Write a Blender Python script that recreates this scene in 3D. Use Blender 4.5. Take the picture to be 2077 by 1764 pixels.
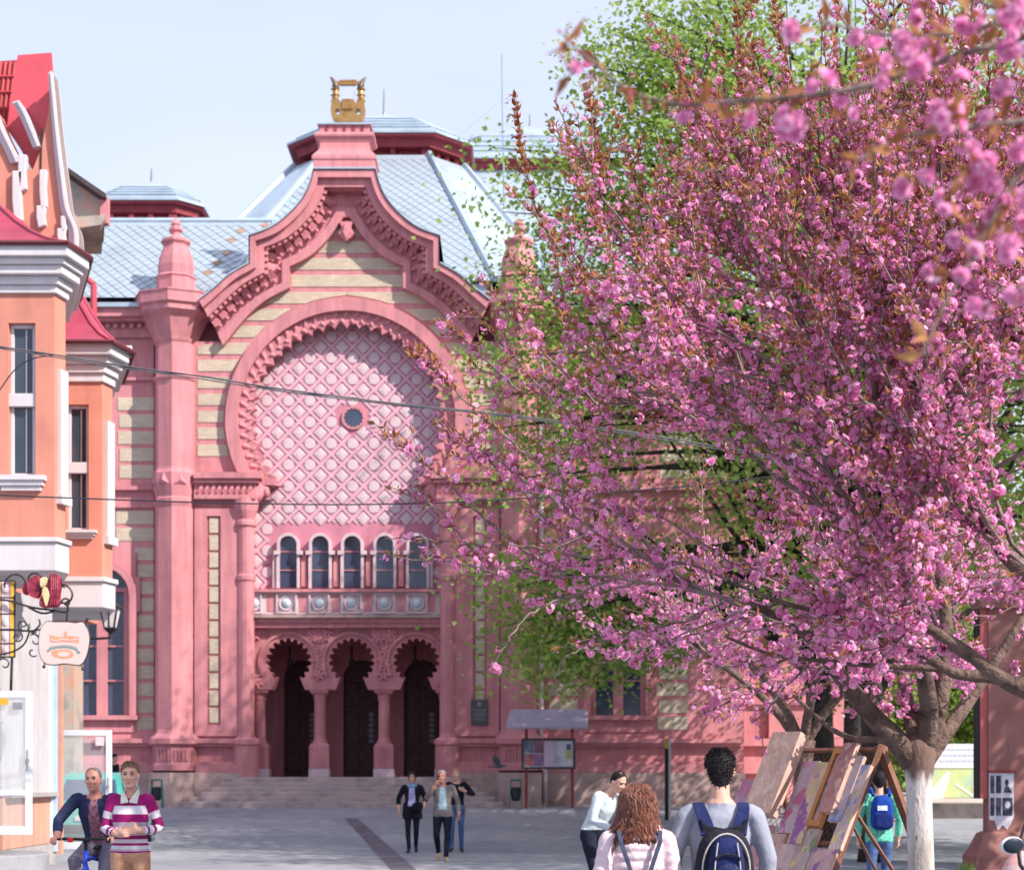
import bpy, bmesh, math, random
import numpy as np
from mathutils import Vector, Matrix

for o in list(bpy.data.objects):
    bpy.data.objects.remove(o)
random.seed(7)
RNG = np.random.default_rng(7)
SC = bpy.context.scene
COL = SC.collection
PI = math.pi
R = math.radians

# ------------------------------------------------------------------ camera, sky, sun, exposure
F, U0, V0, EYE = 3500.0, 1038.5, 1572.0, 1.65      # focal length in units of a 2077-wide picture, optical centre, horizon, eye height
cam_d = bpy.data.cameras.new('camera')
cam = bpy.data.objects.new('camera', cam_d)
COL.objects.link(cam)
cam.location = (0, 0, EYE)
cam.rotation_euler = (R(90), 0, 0)
cam_d.sensor_fit = 'HORIZONTAL'
cam_d.sensor_width = 36.0
cam_d.lens = 36.0 * F / 2077.0
cam_d.shift_y = (V0 - 882.0) / 2077.0
cam_d.clip_start = 0.1
cam_d.clip_end = 3000
cam_d.dof.use_dof = True
cam_d.dof.focus_distance = 13.2
cam_d.dof.aperture_fstop = 3.2
SC.camera = cam

SUN_AZ, SUN_EL = R(124), R(38)        # compass style: 0 = away from the camera, 90 = to the right
world = bpy.data.worlds.new('World')
SC.world = world
world.use_nodes = True
wn = world.node_tree
wn.nodes.clear()
w_out = wn.nodes.new('ShaderNodeOutputWorld')
w_bg = wn.nodes.new('ShaderNodeBackground')
w_sky = wn.nodes.new('ShaderNodeTexSky')
w_sky.sky_type = 'NISHITA'
w_sky.sun_disc = False
w_sky.sun_elevation = SUN_EL
w_sky.sun_rotation = SUN_AZ
w_sky.altitude = 120
w_sky.air_density = 1.0
w_sky.dust_density = 2.2
w_sky.ozone_density = 2.5
# a thin veil of high cloud over the whole sky
w_tc = wn.nodes.new('ShaderNodeTexCoord')
w_map = wn.nodes.new('ShaderNodeMapping')
w_map.inputs['Scale'].default_value = (1.2, 1.2, 3.0)
w_no = wn.nodes.new('ShaderNodeTexNoise')
w_no.inputs['Scale'].default_value = 1.6
w_no.inputs['Detail'].default_value = 4
w_rm = wn.nodes.new('ShaderNodeMapRange')
w_rm.inputs['From Min'].default_value = 0.3
w_rm.inputs['From Max'].default_value = 0.75
w_rm.inputs['To Min'].default_value = 0.62
w_rm.inputs['To Max'].default_value = 0.88
w_mix = wn.nodes.new('ShaderNodeMix')
w_mix.data_type = 'RGBA'
w_mix.inputs['B'].default_value = (4.75, 5.15, 6.6, 1)
w_bg.inputs['Strength'].default_value = 0.128
wn.links.new(w_tc.outputs['Generated'], w_map.inputs['Vector'])
wn.links.new(w_map.outputs['Vector'], w_no.inputs['Vector'])
wn.links.new(w_no.outputs['Fac'], w_rm.inputs['Value'])
wn.links.new(w_rm.outputs['Result'], w_mix.inputs['Factor'])
wn.links.new(w_sky.outputs['Color'], w_mix.inputs['A'])
wn.links.new(w_mix.outputs['Result'], w_bg.inputs['Color'])
wn.links.new(w_bg.outputs['Background'], w_out.inputs['Surface'])

sun_d = bpy.data.lights.new('sun', 'SUN')
sun_d.energy = 4.8
sun_d.angle = R(0.53)
sun_d.color = (1.0, 0.93, 0.84)
sun = bpy.data.objects.new('sun', sun_d)
COL.objects.link(sun)
SUN_DIR = Vector((math.sin(SUN_AZ) * math.cos(SUN_EL), math.cos(SUN_AZ) * math.cos(SUN_EL), math.sin(SUN_EL)))
sun.rotation_euler = SUN_DIR.to_track_quat('Z', 'Y').to_euler()
sun.location = SUN_DIR * 60

vs = SC.view_settings
vs.view_transform = 'Standard'
vs.look = 'None'
vs.exposure = 0.66
vs.gamma = 1.0
vs.use_curve_mapping = False
SC.render.engine = 'CYCLES'
SC.cycles.max_bounces = 8
SC.cycles.diffuse_bounces = 4
SC.cycles.glossy_bounces = 3
SC.cycles.transmission_bounces = 7
SC.cycles.transparent_max_bounces = 6
SC.cycles.use_denoising = True
SC.cycles.sample_clamp_indirect = 6
SC.cycles.caustics_reflective = False
SC.cycles.caustics_refractive = False

# ------------------------------------------------------------------ helpers
def P(u, v, Y):
    """point of the place seen at (u, v) of the 2077-wide photograph when it stands Y metres away"""
    return Vector(((u - U0) * Y / F, Y, EYE + (V0 - v) * Y / F))

ORI = {}
def kids_origin(parent):
    return ORI.get(parent.name, Vector((0, 0, 0))) if parent is not None else None

def tag(o, label, cat, group=None):
    o['label'] = label
    o['category'] = cat
    if group:
        o['group'] = group
    return o

def thing(name, label, cat, loc=(0, 0, 0), group=None, rz=0.0):
    o = bpy.data.objects.new(name, None)
    o.empty_display_size = 0.2
    COL.objects.link(o)
    o.location = loc
    o.rotation_euler = (0, 0, rz)
    ORI[o.name] = Vector(loc)
    return tag(o, label, cat, group)

def raw_mesh(name, verts, faces, mats, midx=None, smooth=False):
    me = bpy.data.meshes.new(name)
    me.from_pydata([tuple(v) for v in verts], [], faces)
    for m in mats:
        me.materials.append(m)
    if midx is not None and len(mats) > 1:
        me.polygons.foreach_set('material_index', midx)
    if smooth:
        me.polygons.foreach_set('use_smooth', [True] * len(me.polygons))
    me.update()
    return me

def place(name, me, parent=None, loc=(0, 0, 0)):
    """link a mesh that has its own local origin; loc is a world place"""
    o = bpy.data.objects.new(name, me)
    COL.objects.link(o)
    if parent is not None:
        o.parent = parent
        o.location = Vector(loc) - kids_origin(parent)
    else:
        o.location = loc
    ORI[o.name] = Vector(loc)
    return o

class MB:
    def __init__(self):
        self.v, self.f, self.m = [], [], []
    def add(self, verts, faces, m=0):
        b = len(self.v)
        self.v += [Vector(p) for p in verts]
        self.f += [tuple(i + b for i in f) for f in faces]
        self.m += [m] * len(faces)
        return self
    def box(self, c, s, rz=0.0, m=0, rot=None):
        x, y, z = s[0] / 2, s[1] / 2, s[2] / 2
        vs_ = [Vector((a * x, b * y, d * z)) for d in (-1, 1) for b in (-1, 1) for a in (-1, 1)]
        M = rot if rot is not None else Matrix.Rotation(rz, 3, 'Z')
        c = Vector(c)
        vs_ = [M @ p + c for p in vs_]
        return self.add(vs_, [(0, 2, 3, 1), (4, 5, 7, 6), (0, 1, 5, 4), (2, 6, 7, 3), (1, 3, 7, 5), (0, 4, 6, 2)], m)
    def box2(self, a, b, m=0):
        a, b = Vector(a), Vector(b)
        return self.box((a + b) / 2, [abs(b[i] - a[i]) for i in range(3)], m=m)
    def prism(self, poly, y0, y1, m=0):
        """outline of (x, z) points pushed from y0 to y1"""
        n = len(poly)
        vs_ = [(x, y0, z) for x, z in poly] + [(x, y1, z) for x, z in poly]
        fs = [tuple(range(n)), tuple(range(2 * n - 1, n - 1, -1))]
        fs += [(i, n + i, n + (i + 1) % n, (i + 1) % n) for i in range(n)]
        return self.add(vs_, fs, m)
    def prism_z(self, poly, z0, z1, m=0):
        n = len(poly)
        vs_ = [(x, y, z0) for x, y in poly] + [(x, y, z1) for x, y in poly]
        fs = [tuple(range(n)), tuple(range(2 * n - 1, n - 1, -1))]
        fs += [(i, n + i, n + (i + 1) % n, (i + 1) % n) for i in range(n)]
        return self.add(vs_, fs, m)
    def loft(self, rings, m=0, cap=True, close=True):
        n = len(rings[0])
        vs_ = [p for r in rings for p in r]
        fs = []
        for k in range(len(rings) - 1):
            for i in range(n if close else n - 1):
                j = (i + 1) % n
                fs.append((k * n + i, k * n + j, (k + 1) * n + j, (k + 1) * n + i))
        if cap:
            fs.append(tuple(range(n - 1, -1, -1)))
            b = (len(rings) - 1) * n
            fs.append(tuple(range(b, b + n)))
        return self.add(vs_, fs, m)
    def lathe(self, prof, n, c, ph=0.0, sx=1.0, sy=1.0, m=0):
        """prof: (radius, height) from bottom to top"""
        c = Vector(c)
        rings = [[c + Vector((r * sx * math.cos(ph + 2 * PI * i / n), r * sy * math.sin(ph + 2 * PI * i / n), z)) for i in range(n)] for r, z in prof]
        return self.loft(rings, m)
    def tube(self, pts, rad, n=6, m=0, cap=True):
        pts = [Vector(p) for p in pts]
        if not hasattr(rad, '__len__'):
            rad = [rad] * len(pts)
        rings = []
        ref = None
        for i, p in enumerate(pts):
            d = (pts[min(i + 1, len(pts) - 1)] - pts[max(i - 1, 0)])
            if d.length < 1e-9:
                d = Vector((0, 0, 1))
            d.normalize()
            if ref is None:
                ref = Vector((0, 0, 1)) if abs(d.z) < 0.9 else Vector((1, 0, 0))
            a = d.cross(ref)
            if a.length < 1e-6:
                a = d.orthogonal()
            a.normalize()
            b = d.cross(a)
            ref = a.cross(d)
            rings.append([p + (a * math.cos(2 * PI * k / n) + b * math.sin(2 * PI * k / n)) * rad[i] for k in range(n)])
        return self.loft(rings, m, cap)
    def ellipsoid(self, c, r, n=12, k=8, m=0, rot=None):
        c = Vector(c)
        M = rot if rot is not None else Matrix.Identity(3)
        vs_ = [c + M @ Vector((0, 0, -r[2]))]
        for j in range(1, k):
            t = -PI / 2 + PI * j / k
            for i in range(n):
                a = 2 * PI * i / n
                vs_.append(c + M @ Vector((r[0] * math.cos(t) * math.cos(a), r[1] * math.cos(t) * math.sin(a), r[2] * math.sin(t))))
        vs_.append(c + M @ Vector((0, 0, r[2])))
        fs = [(0, 1 + (i + 1) % n, 1 + i) for i in range(n)]
        for j in range(k - 2):
            for i in range(n):
                a, b = 1 + j * n + i, 1 + j * n + (i + 1) % n
                fs.append((a, b, b + n, a + n))
        top = len(vs_) - 1
        b = 1 + (k - 2) * n
        fs += [(top, b + i, b + (i + 1) % n) for i in range(n)]
        return self.add(vs_, fs, m)
    def build(self, name, mats, parent=None, smooth=False, local=False, bevel=0.0, origin=None, fix=True):
        if not isinstance(mats, (list, tuple)):
            mats = [mats]
        if parent is not None:
            org = Vector((0, 0, 0)) if local else kids_origin(parent)
        elif origin is not None:
            org = Vector(origin)
        else:
            lo = [min(p[i] for p in self.v) for i in range(3)]
            hi = [max(p[i] for p in self.v) for i in range(3)]
            org = Vector(((lo[0] + hi[0]) / 2, (lo[1] + hi[1]) / 2, lo[2]))
        me = raw_mesh(name, [p - org for p in self.v], self.f, mats, self.m)
        if fix and len(self.f) < 9000:
            bm = bmesh.new()
            bm.from_mesh(me)
            bmesh.ops.recalc_face_normals(bm, faces=bm.faces)
            bm.to_mesh(me)
            bm.free()
        if smooth:
            me.polygons.foreach_set('use_smooth', [True] * len(me.polygons))
        o = bpy.data.objects.new(name, me)
        COL.objects.link(o)
        if parent is not None:
            o.parent = parent
            ORI[o.name] = kids_origin(parent)
        else:
            o.location = org
            ORI[o.name] = org
        if bevel:
            md = o.modifiers.new('bevel', 'BEVEL')
            md.width = bevel
            md.segments = 2
            md.limit_method = 'ANGLE'
        return o

def structure(o):
    o['kind'] = 'structure'
    return o

def stuff(o):
    o['kind'] = 'stuff'
    return o

# ------------------------------------------------------------------ materials
MATS = {}
def mat(name, col, rough=0.75, var=0.10, scale=3.0, bump=0.0, bscale=30.0, metal=0.0, spec=0.3, hue=None, hfac=0.5, dist=0.02, streak=0.0, courses=0.0):
    """a painted or natural surface: colour wanders between darker, base and an optional second colour; fine relief"""
    if name in MATS:
        return MATS[name]
    m = bpy.data.materials.new(name)
    m.use_nodes = True
    nt = m.node_tree
    b = nt.nodes['Principled BSDF']
    b.inputs['Roughness'].default_value = rough
    b.inputs['Metallic'].default_value = metal
    b.inputs['Specular IOR Level'].default_value = spec
    tc = nt.nodes.new('ShaderNodeTexCoord')
    no = nt.nodes.new('ShaderNodeTexNoise')
    no.inputs['Scale'].default_value = scale
    no.inputs['Detail'].default_value = 6
    no.inputs['Roughness'].default_value = 0.62
    nt.links.new(tc.outputs['Object'], no.inputs['Vector'])
    rp = nt.nodes.new('ShaderNodeValToRGB')
    c = Vector(col)
    lo = c * (1 - var * 1.6)
    hi = Vector(hue) * hfac + c * (1 - hfac) if hue else c * (1 + var)
    e = rp.color_ramp.elements
    e[0].position, e[0].color = 0.28, (*lo, 1)
    e[1].position, e[1].color = 0.74, (*hi, 1)
    k = rp.color_ramp.elements.new(0.5)
    k.color = (*c, 1)
    nt.links.new(no.outputs['Fac'], rp.inputs['Fac'])
    last = rp.outputs['Color']
    if streak:
        # rain streaks and faded patches that run down the wall
        mp = nt.nodes.new('ShaderNodeMapping')
        mp.inputs['Scale'].default_value = (2.6, 2.6, 0.22)
        ns = nt.nodes.new('ShaderNodeTexNoise')
        ns.inputs['Scale'].default_value = 1.6
        ns.inputs['Detail'].default_value = 7
        ns.inputs['Roughness'].default_value = 0.7
        nt.links.new(tc.outputs['Object'], mp.inputs['Vector'])
        nt.links.new(mp.outputs['Vector'], ns.inputs['Vector'])
        r2 = nt.nodes.new('ShaderNodeValToRGB')
        r2.color_ramp.elements[0].position = 0.30
        r2.color_ramp.elements[0].color = (1 - streak, 1 - streak * 0.9, 1 - streak * 0.8, 1)
        r2.color_ramp.elements[1].position = 0.62
        r2.color_ramp.elements[1].color = (1 + streak * 0.25, 1 + streak * 0.45, 1 + streak * 0.45, 1)
        nt.links.new(ns.outputs['Fac'], r2.inputs['Fac'])
        mm = nt.nodes.new('ShaderNodeMix')
        mm.data_type = 'RGBA'
        mm.blend_type = 'MULTIPLY'
        mm.inputs['Factor'].default_value = 1.0
        nt.links.new(last, mm.inputs['A'])
        nt.links.new(r2.outputs['Color'], mm.inputs['B'])
        last = mm.outputs['Result']
    nt.links.new(last, b.inputs['Base Color'])
    if bump:
        n2 = nt.nodes.new('ShaderNodeTexNoise')
        n2.inputs['Scale'].default_value = bscale
        n2.inputs['Detail'].default_value = 4
        nt.links.new(tc.outputs['Object'], n2.inputs['Vector'])
        bp = nt.nodes.new('ShaderNodeBump')
        bp.inputs['Strength'].default_value = bump
        bp.inputs['Distance'].default_value = dist
        nt.links.new(n2.outputs['Fac'], bp.inputs['Height'])
        if courses:
            # faint joints of the painted masonry
            mq = nt.nodes.new('ShaderNodeMapping')
            mq.inputs['Rotation'].default_value = (R(90), 0, 0)
            bk = nt.nodes.new('ShaderNodeTexBrick')
            bk.inputs['Scale'].default_value = 1.0
            bk.inputs['Brick Width'].default_value = 0.62
            bk.inputs['Row Height'].default_value = courses
            bk.inputs['Mortar Size'].default_value = 0.012
            nt.links.new(tc.outputs['Object'], mq.inputs['Vector'])
            nt.links.new(mq.outputs['Vector'], bk.inputs['Vector'])
            b2 = nt.nodes.new('ShaderNodeBump')
            b2.invert = True
            b2.inputs['Strength'].default_value = 0.35
            b2.inputs['Distance'].default_value = 0.02
            nt.links.new(bk.outputs['Fac'], b2.inputs['Height'])
            nt.links.new(b2.outputs['Normal'], bp.inputs['Normal'])
        nt.links.new(bp.outputs['Normal'], b.inputs['Normal'])
    MATS[name] = m
    return m

def brick_mat(name, c1, c2, mortar, bw, bh):
    m = bpy.data.materials.new(name)
    m.use_nodes = True
    nt = m.node_tree
    b = nt.nodes['Principled BSDF']
    b.inputs['Roughness'].default_value = 0.85
    tc = nt.nodes.new('ShaderNodeTexCoord')
    mp = nt.nodes.new('ShaderNodeMapping')
    mp.inputs['Rotation'].default_value = (R(90), 0, 0)
    br = nt.nodes.new('ShaderNodeTexBrick')
    br.inputs['Color1'].default_value = (*c1, 1)
    br.inputs['Color2'].default_value = (*c2, 1)
    br.inputs['Mortar'].default_value = (*mortar, 1)
    br.inputs['Scale'].default_value = 1.0
    br.inputs['Brick Width'].default_value = bw
    br.inputs['Row Height'].default_value = bh
    br.inputs['Mortar Size'].default_value = 0.008
    no = nt.nodes.new('ShaderNodeTexNoise')
    no.inputs['Scale'].default_value = 1.4
    mx = nt.nodes.new('ShaderNodeMix')
    mx.data_type = 'RGBA'
    mx.blend_type = 'MULTIPLY'
    mx.inputs['Factor'].default_value = 0.35
    nt.links.new(tc.outputs['Object'], mp.inputs['Vector'])
    nt.links.new(mp.outputs['Vector'], br.inputs['Vector'])
    nt.links.new(tc.outputs['Object'], no.inputs['Vector'])
    nt.links.new(br.outputs['Color'], mx.inputs['A'])
    nt.links.new(no.outputs['Fac'], mx.inputs['B'])
    nt.links.new(mx.outputs['Result'], b.inputs['Base Color'])
    bp = nt.nodes.new('ShaderNodeBump')
    bp.inputs['Strength'].default_value = 0.6
    bp.inputs['Distance'].default_value = 0.015
    bp.invert = True
    nt.links.new(br.outputs['Fac'], bp.inputs['Height'])
    nt.links.new(bp.outputs['Normal'], b.inputs['Normal'])
    MATS[name] = m
    return m

def leafy(name, cols, transl=0.35, rough=0.6, spec=0.2):
    """petals and leaves: every single piece picks its own colour; light shines through"""
    m = bpy.data.materials.new(name)
    m.use_nodes = True
    nt = m.node_tree
    nt.nodes.remove(nt.nodes['Principled BSDF'])
    out = nt.nodes['Material Output']
    ge = nt.nodes.new('ShaderNodeNewGeometry')
    rp = nt.nodes.new('ShaderNodeValToRGB')
    rp.color_ramp.interpolation = 'LINEAR'
    e = rp.color_ramp.elements
    n = len(cols)
    e[0].position, e[0].color = 0.0, (*cols[0], 1)
    e[1].position, e[1].color = 1.0, (*cols[-1], 1)
    for i in range(1, n - 1):
        k = e.new(i / (n - 1))
        k.color = (*cols[i], 1)
    nt.links.new(ge.outputs['Random Per Island'], rp.inputs['Fac'])
    d = nt.nodes.new('ShaderNodeBsdfPrincipled')
    d.inputs['Roughness'].default_value = rough
    d.inputs['Specular IOR Level'].default_value = spec
    t = nt.nodes.new('ShaderNodeBsdfTranslucent')
    mx = nt.nodes.new('ShaderNodeMixShader')
    mx.inputs['Fac'].default_value = transl
    nt.links.new(rp.outputs['Color'], d.inputs['Base Color'])
    nt.links.new(rp.outputs['Color'], t.inputs['Color'])
    nt.links.new(d.outputs[0], mx.inputs[1])
    nt.links.new(t.outputs[0], mx.inputs[2])
    nt.links.new(mx.outputs[0], out.inputs['Surface'])
    MATS[name] = m
    return m

def glass_mat(name, col=(0.045, 0.058, 0.105), rough=0.08):
    m = mat(name, col, rough=rough, var=0.2, scale=0.8, spec=0.6)
    return m

PINK = mat('painted_pink_stone', (0.555, 0.21, 0.23), rough=0.82, var=0.12, scale=0.9, bump=0.25, bscale=14, hue=(0.59, 0.255, 0.28), hfac=0.5, streak=0.26, courses=0.29)
PINK2 = mat('painted_pink_relief', (0.56, 0.21, 0.24), rough=0.85, var=0.18, scale=2.2, bump=0.5, bscale=9, dist=0.05, streak=0.15)
ROSE = mat('rose_tympanum_paint', (0.52, 0.20, 0.27), rough=0.8, var=0.10, scale=1.4, bump=0.15, bscale=20, streak=0.12)
LILAC = mat('pale_lilac_plaster', (0.58, 0.44, 0.48), rough=0.8, var=0.12, scale=3, bump=0.2, bscale=25)
RIBM = mat('lattice_rib_paint', (0.60, 0.36, 0.45), rough=0.8, var=0.1, scale=2)
CREAM = brick_mat('cream_brick', (0.68, 0.58, 0.45), (0.58, 0.48, 0.36), (0.52, 0.40, 0.33), 0.25, 0.075)
BASE = mat('weathered_stone_base', (0.42, 0.29, 0.27), rough=0.9, var=0.25, scale=1.6, bump=0.5, bscale=12, hue=(0.50, 0.40, 0.38))
STEPM = mat('worn_step_stone', (0.42, 0.33, 0.33), rough=0.85, var=0.22, scale=2.0, bump=0.4, bscale=15, hue=(0.5, 0.38, 0.34))
SILVER = mat('silver_roof_sheet', (0.38, 0.46, 0.54), rough=0.38, var=0.14, scale=1.2, bump=0.1, bscale=6, metal=0.25, spec=0.5)
SHING = mat('silver_shingle', (0.36, 0.42, 0.475), rough=0.42, var=0.10, scale=0.7, metal=0.25, spec=0.5, bump=0.08, bscale=5)
RUST = mat('rusty_shingle', (0.30, 0.19, 0.14), rough=0.7, var=0.3, scale=4)
DKRED = mat('dark_red_wood', (0.27, 0.045, 0.06), rough=0.7, var=0.2, scale=3, bump=0.3, bscale=20)
GOLD = mat('aged_gilding', (0.42, 0.235, 0.08), rough=0.4, var=0.35, scale=4, metal=0.55, spec=0.5, hue=(0.25, 0.15, 0.08), hfac=0.6)
PANE = glass_mat('dark_window_glass')
WOOD = mat('dark_door_wood', (0.085, 0.035, 0.038), rough=0.55, var=0.3, scale=6, bump=0.3, bscale=30)
WHITE = mat('white_trim_paint', (0.54, 0.50, 0.52), rough=0.7, var=0.05, scale=2, bump=0.1, bscale=20, streak=0.10)
SALMON = mat('salmon_render', (0.55, 0.215, 0.16), rough=0.9, var=0.09, scale=1.2, bump=0.25, bscale=60, dist=0.01, streak=0.12)
REDROOF = mat('crimson_roof_sheet', (0.34, 0.04, 0.075), rough=0.45, var=0.12, scale=1.5, spec=0.45)
PVC = mat('white_door_profile', (0.58, 0.63, 0.70), rough=0.35, var=0.04, scale=2, spec=0.5)
IRON = mat('black_wrought_iron', (0.018, 0.018, 0.02), rough=0.5, var=0.3, scale=20, spec=0.4)
GREYMET = mat('grey_painted_steel', (0.22, 0.22, 0.26), rough=0.5, var=0.1, scale=8, spec=0.4)
# ------------------------------------------------------------------ ground of the square
def ramp(Y):
    """height of the square: level near the camera, rising gently towards the hall"""
    t = min(max((Y - 39.0) / 12.5, 0.0), 1.0)
    return 0.68 * t * t * (3 - 2 * t)

def asphalt():
    m = bpy.data.materials.new('worn_asphalt')
    m.use_nodes = True
    nt = m.node_tree
    b = nt.nodes['Principled BSDF']
    b.inputs['Roughness'].default_value = 0.85
    b.inputs['Specular IOR Level'].default_value = 0.25
    tc = nt.nodes.new('ShaderNodeTexCoord')
    def noise(s, d=6, r=0.6):
        n = nt.nodes.new('ShaderNodeTexNoise')
        n.inputs['Scale'].default_value = s
        n.inputs['Detail'].default_value = d
        n.inputs['Roughness'].default_value = r
        nt.links.new(tc.outputs['Object'], n.inputs['Vector'])
        return n
    n1, n2, n3 = noise(0.22), noise(2.5), noise(60, 3)
    r1 = nt.nodes.new('ShaderNodeValToRGB')
    r1.color_ramp.elements[0].position = 0.35
    r1.color_ramp.elements[0].color = (0.225, 0.24, 0.285, 1)
    r1.color_ramp.elements[1].position = 0.68
    r1.color_ramp.elements[1].color = (0.345, 0.35, 0.375, 1)
    nt.links.new(n1.outputs['Fac'], r1.inputs['Fac'])
    r2 = nt.nodes.new('ShaderNodeValToRGB')
    r2.color_ramp.elements[0].position = 0.3
    r2.color_ramp.elements[0].color = (0.78, 0.78, 0.80, 1)
    r2.color_ramp.elements[1].position = 0.7
    r2.color_ramp.elements[1].color = (1.1, 1.08, 1.05, 1)
    nt.links.new(n2.outputs['Fac'], r2.inputs['Fac'])
    mx = nt.nodes.new('ShaderNodeMix')
    mx.data_type = 'RGBA'
    mx.blend_type = 'MULTIPLY'
    mx.inputs['Factor'].default_value = 1.0
    nt.links.new(r1.outputs['Color'], mx.inputs['A'])
    nt.links.new(r2.outputs['Color'], mx.inputs['B'])
    nt.links.new(mx.outputs['Result'], b.inputs['Base Color'])
    bp = nt.nodes.new('ShaderNodeBump')
    bp.inputs['Strength'].default_value = 0.5
    bp.inputs['Distance'].default_value = 0.01
    nt.links.new(n3.outputs['Fac'], bp.inputs['Height'])
    nt.links.new(bp.outputs['Normal'], b.inputs['Normal'])
    return m
ASPH = asphalt()

mb = MB()
ys = [-60, 0, 20, 36] + [39 + i * 0.625 for i in range(21)] + [60, 90, 160, 400, 900]
xs = [-600, -60, -20, -8, 0, 8, 20, 60, 600]
for y in ys:
    for x in xs:
        mb.v.append(Vector((x, y, ramp(y))))
nx = len(xs)
for j in range(len(ys) - 1):
    for i in range(nx - 1):
        mb.f.append((j * nx + i, j * nx + i + 1, (j + 1) * nx + i + 1, (j + 1) * nx + i))
        mb.m.append(0)
structure(mb.build('ground', ASPH, origin=(0, 0, 0), smooth=True))

# dark strip of setts that crosses the asphalt
mb = MB()
a0, a1 = P(697, 1659, 41.5), P(725, 1658, 41.5)
b0, b1 = P(815, 1790, 26.5), P(885, 1790, 26.5)
SETT = mat('dark_sett_strip', (0.135, 0.12, 0.15), rough=0.85, var=0.25, scale=2.5, bump=0.6, bscale=9, dist=0.03)
n = 26
rows = []
def ground_y(v):
    lo_, hi_ = 10.0, 52.0
    for _ in range(50):
        m_ = (lo_ + hi_) / 2
        if EYE + (V0 - v) * m_ / F > ramp(m_):
            lo_ = m_
        else:
            hi_ = m_
    return lo_
for i in range(n + 1):
    v = 1659 + (1800 - 1659) * i / n
    t = (v - 1659) / 131.0
    y = ground_y(v)
    ul, ur = 699 + 118 * t, 725 + 150 * t
    rows.append((Vector(((ul - U0) * y / F, y, ramp(y) + 0.006)), Vector(((ur - U0) * y / F, y, ramp(y) + 0.006))))
for i in range(n):
    mb.add([rows[i][0], rows[i][1], rows[i + 1][1], rows[i + 1][0]], [(0, 1, 2, 3)])
structure(mb.build('paving_strip', SETT, origin=(0, 36, 0)))

# ------------------------------------------------------------------ the pink concert hall
YF, S = 53.85, 65.0
XA = (704 - U0) / S
GZ = ramp(YF)
def hx(h, dy=0.0, side=1):
    return XA + side * h * (YF + dy) / F
def hz(v, dy=0.0):
    return EYE + (V0 - v) * (YF + dy) / F
def prism_h(mb, poly, dy0, dy1, sides=(-1, 1), m=0):
    for s in sides:
        mb.prism([(hx(h, dy0, s), hz(v, dy0)) for h, v in poly], YF + dy0, YF + dy1, m)
    return mb
def prism_u(mb, poly, dy0, dy1, m=0):
    mb.prism([(P(u, v, YF + dy0).x, P(u, v, YF + dy0).z) for u, v in poly], YF + dy0, YF + dy1, m)
    return mb
def rect_u(mb, u0, u1, v0, v1, dy0, dy1, m=0):
    return prism_u(mb, [(u0, v0), (u1, v0), (u1, v1), (u0, v1)], dy0, dy1, m)
def rect_h(mb, h0, h1, v0, v1, dy0, dy1, sides=(-1, 1), m=0):
    return prism_h(mb, [(h0, v0), (h1, v0), (h1, v1), (h0, v1)], dy0, dy1, sides, m)

hall = thing('concert_hall', 'pink and cream brick concert hall with a great horseshoe arch and a gilded top', 'building', (XA, YF, GZ))

def spline(pts, n=6):
    """smooth line through points"""
    out = []
    for i in range(len(pts) - 1):
        p0, p1, p2, p3 = pts[max(i - 1, 0)], pts[i], pts[i + 1], pts[min(i + 2, len(pts) - 1)]
        for k in range(n):
            t = k / n
            out.append(tuple(0.5 * ((2 * p1[j]) + (-p0[j] + p2[j]) * t + (2 * p0[j] - 5 * p1[j] + 4 * p2[j] - p3[j]) * t * t + (-p0[j] + 3 * p1[j] - 3 * p2[j] + p3[j]) * t ** 3) for j in range(len(p1))))
    out.append(tuple(pts[-1]))
    return out
# outer and inner edge of the gable's moulding as (half width, v), from the top to the bottom, in matching runs
OUT_A = spline([(62, 345), (70, 375), (87, 408), (118, 441), (151, 464), (192, 479)], 5)
OUT_B = [(192, 479), (192, 507), (192, 535)]
OUT_C = spline([(192, 535), (232, 558), (265, 587), (294, 610)], 8)
INN_A = spline([(6, 440), (15, 453), (35, 481), (61, 509), (86, 526), (115, 540)], 5)
INN_B = [(115, 540), (115, 562), (115, 583)]
INN_C = spline([(115, 583), (163, 608), (205, 645), (250, 700)], 8)
OUTER = OUT_A + OUT_B[1:] + OUT_C[1:]
INNER = INN_A + INN_B[1:] + INN_C[1:]
def line_at(t):
    return [(a[0] + (b[0] - a[0]) * t, a[1] + (b[1] - a[1]) * t) for a, b in zip(OUTER, INNER)]
def gable_band(t0, t1, dy0, dy1, name, m):
    a, b = line_at(t0), line_at(t1)
    mb = MB()
    for s in (-1, 1):
        n = len(a)
        vs_ = []
        for dy in (dy0, dy1):
            for p in a:
                vs_.append((hx(p[0], dy0, s), YF + dy, hz(p[1], dy0)))
            for p in b:
                vs_.append((hx(p[0], dy0, s), YF + dy, hz(p[1], dy0)))
        fs = []
        for i in range(n - 1):
            fs += [(i, i + 1, n + i + 1, n + i), (2 * n + i, 3 * n + i, 3 * n + i + 1, 2 * n + i + 1),
                   (i, 2 * n + i, 2 * n + i + 1, i + 1), (n + i, n + i + 1, 3 * n + i + 1, 3 * n + i)]
        fs += [(0, n, 3 * n, 2 * n), (n - 1, 3 * n - 1, 4 * n - 1, 2 * n - 1)]
        mb.add(vs_, fs)
    # the flat run across the middle of the top
    p, q = a[0], b[0]
    mb.prism([(hx(p[0], dy0, -1), hz(p[1], dy0)), (hx(p[0], dy0, 1), hz(p[1], dy0)), (hx(q[0], dy0, 1), hz(q[1], dy0)), (hx(q[0], dy0, -1), hz(q[1], dy0))], YF + dy0 + 0.002, YF + dy1 - 0.002)
    return mb.build(name, m, hall)

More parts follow.
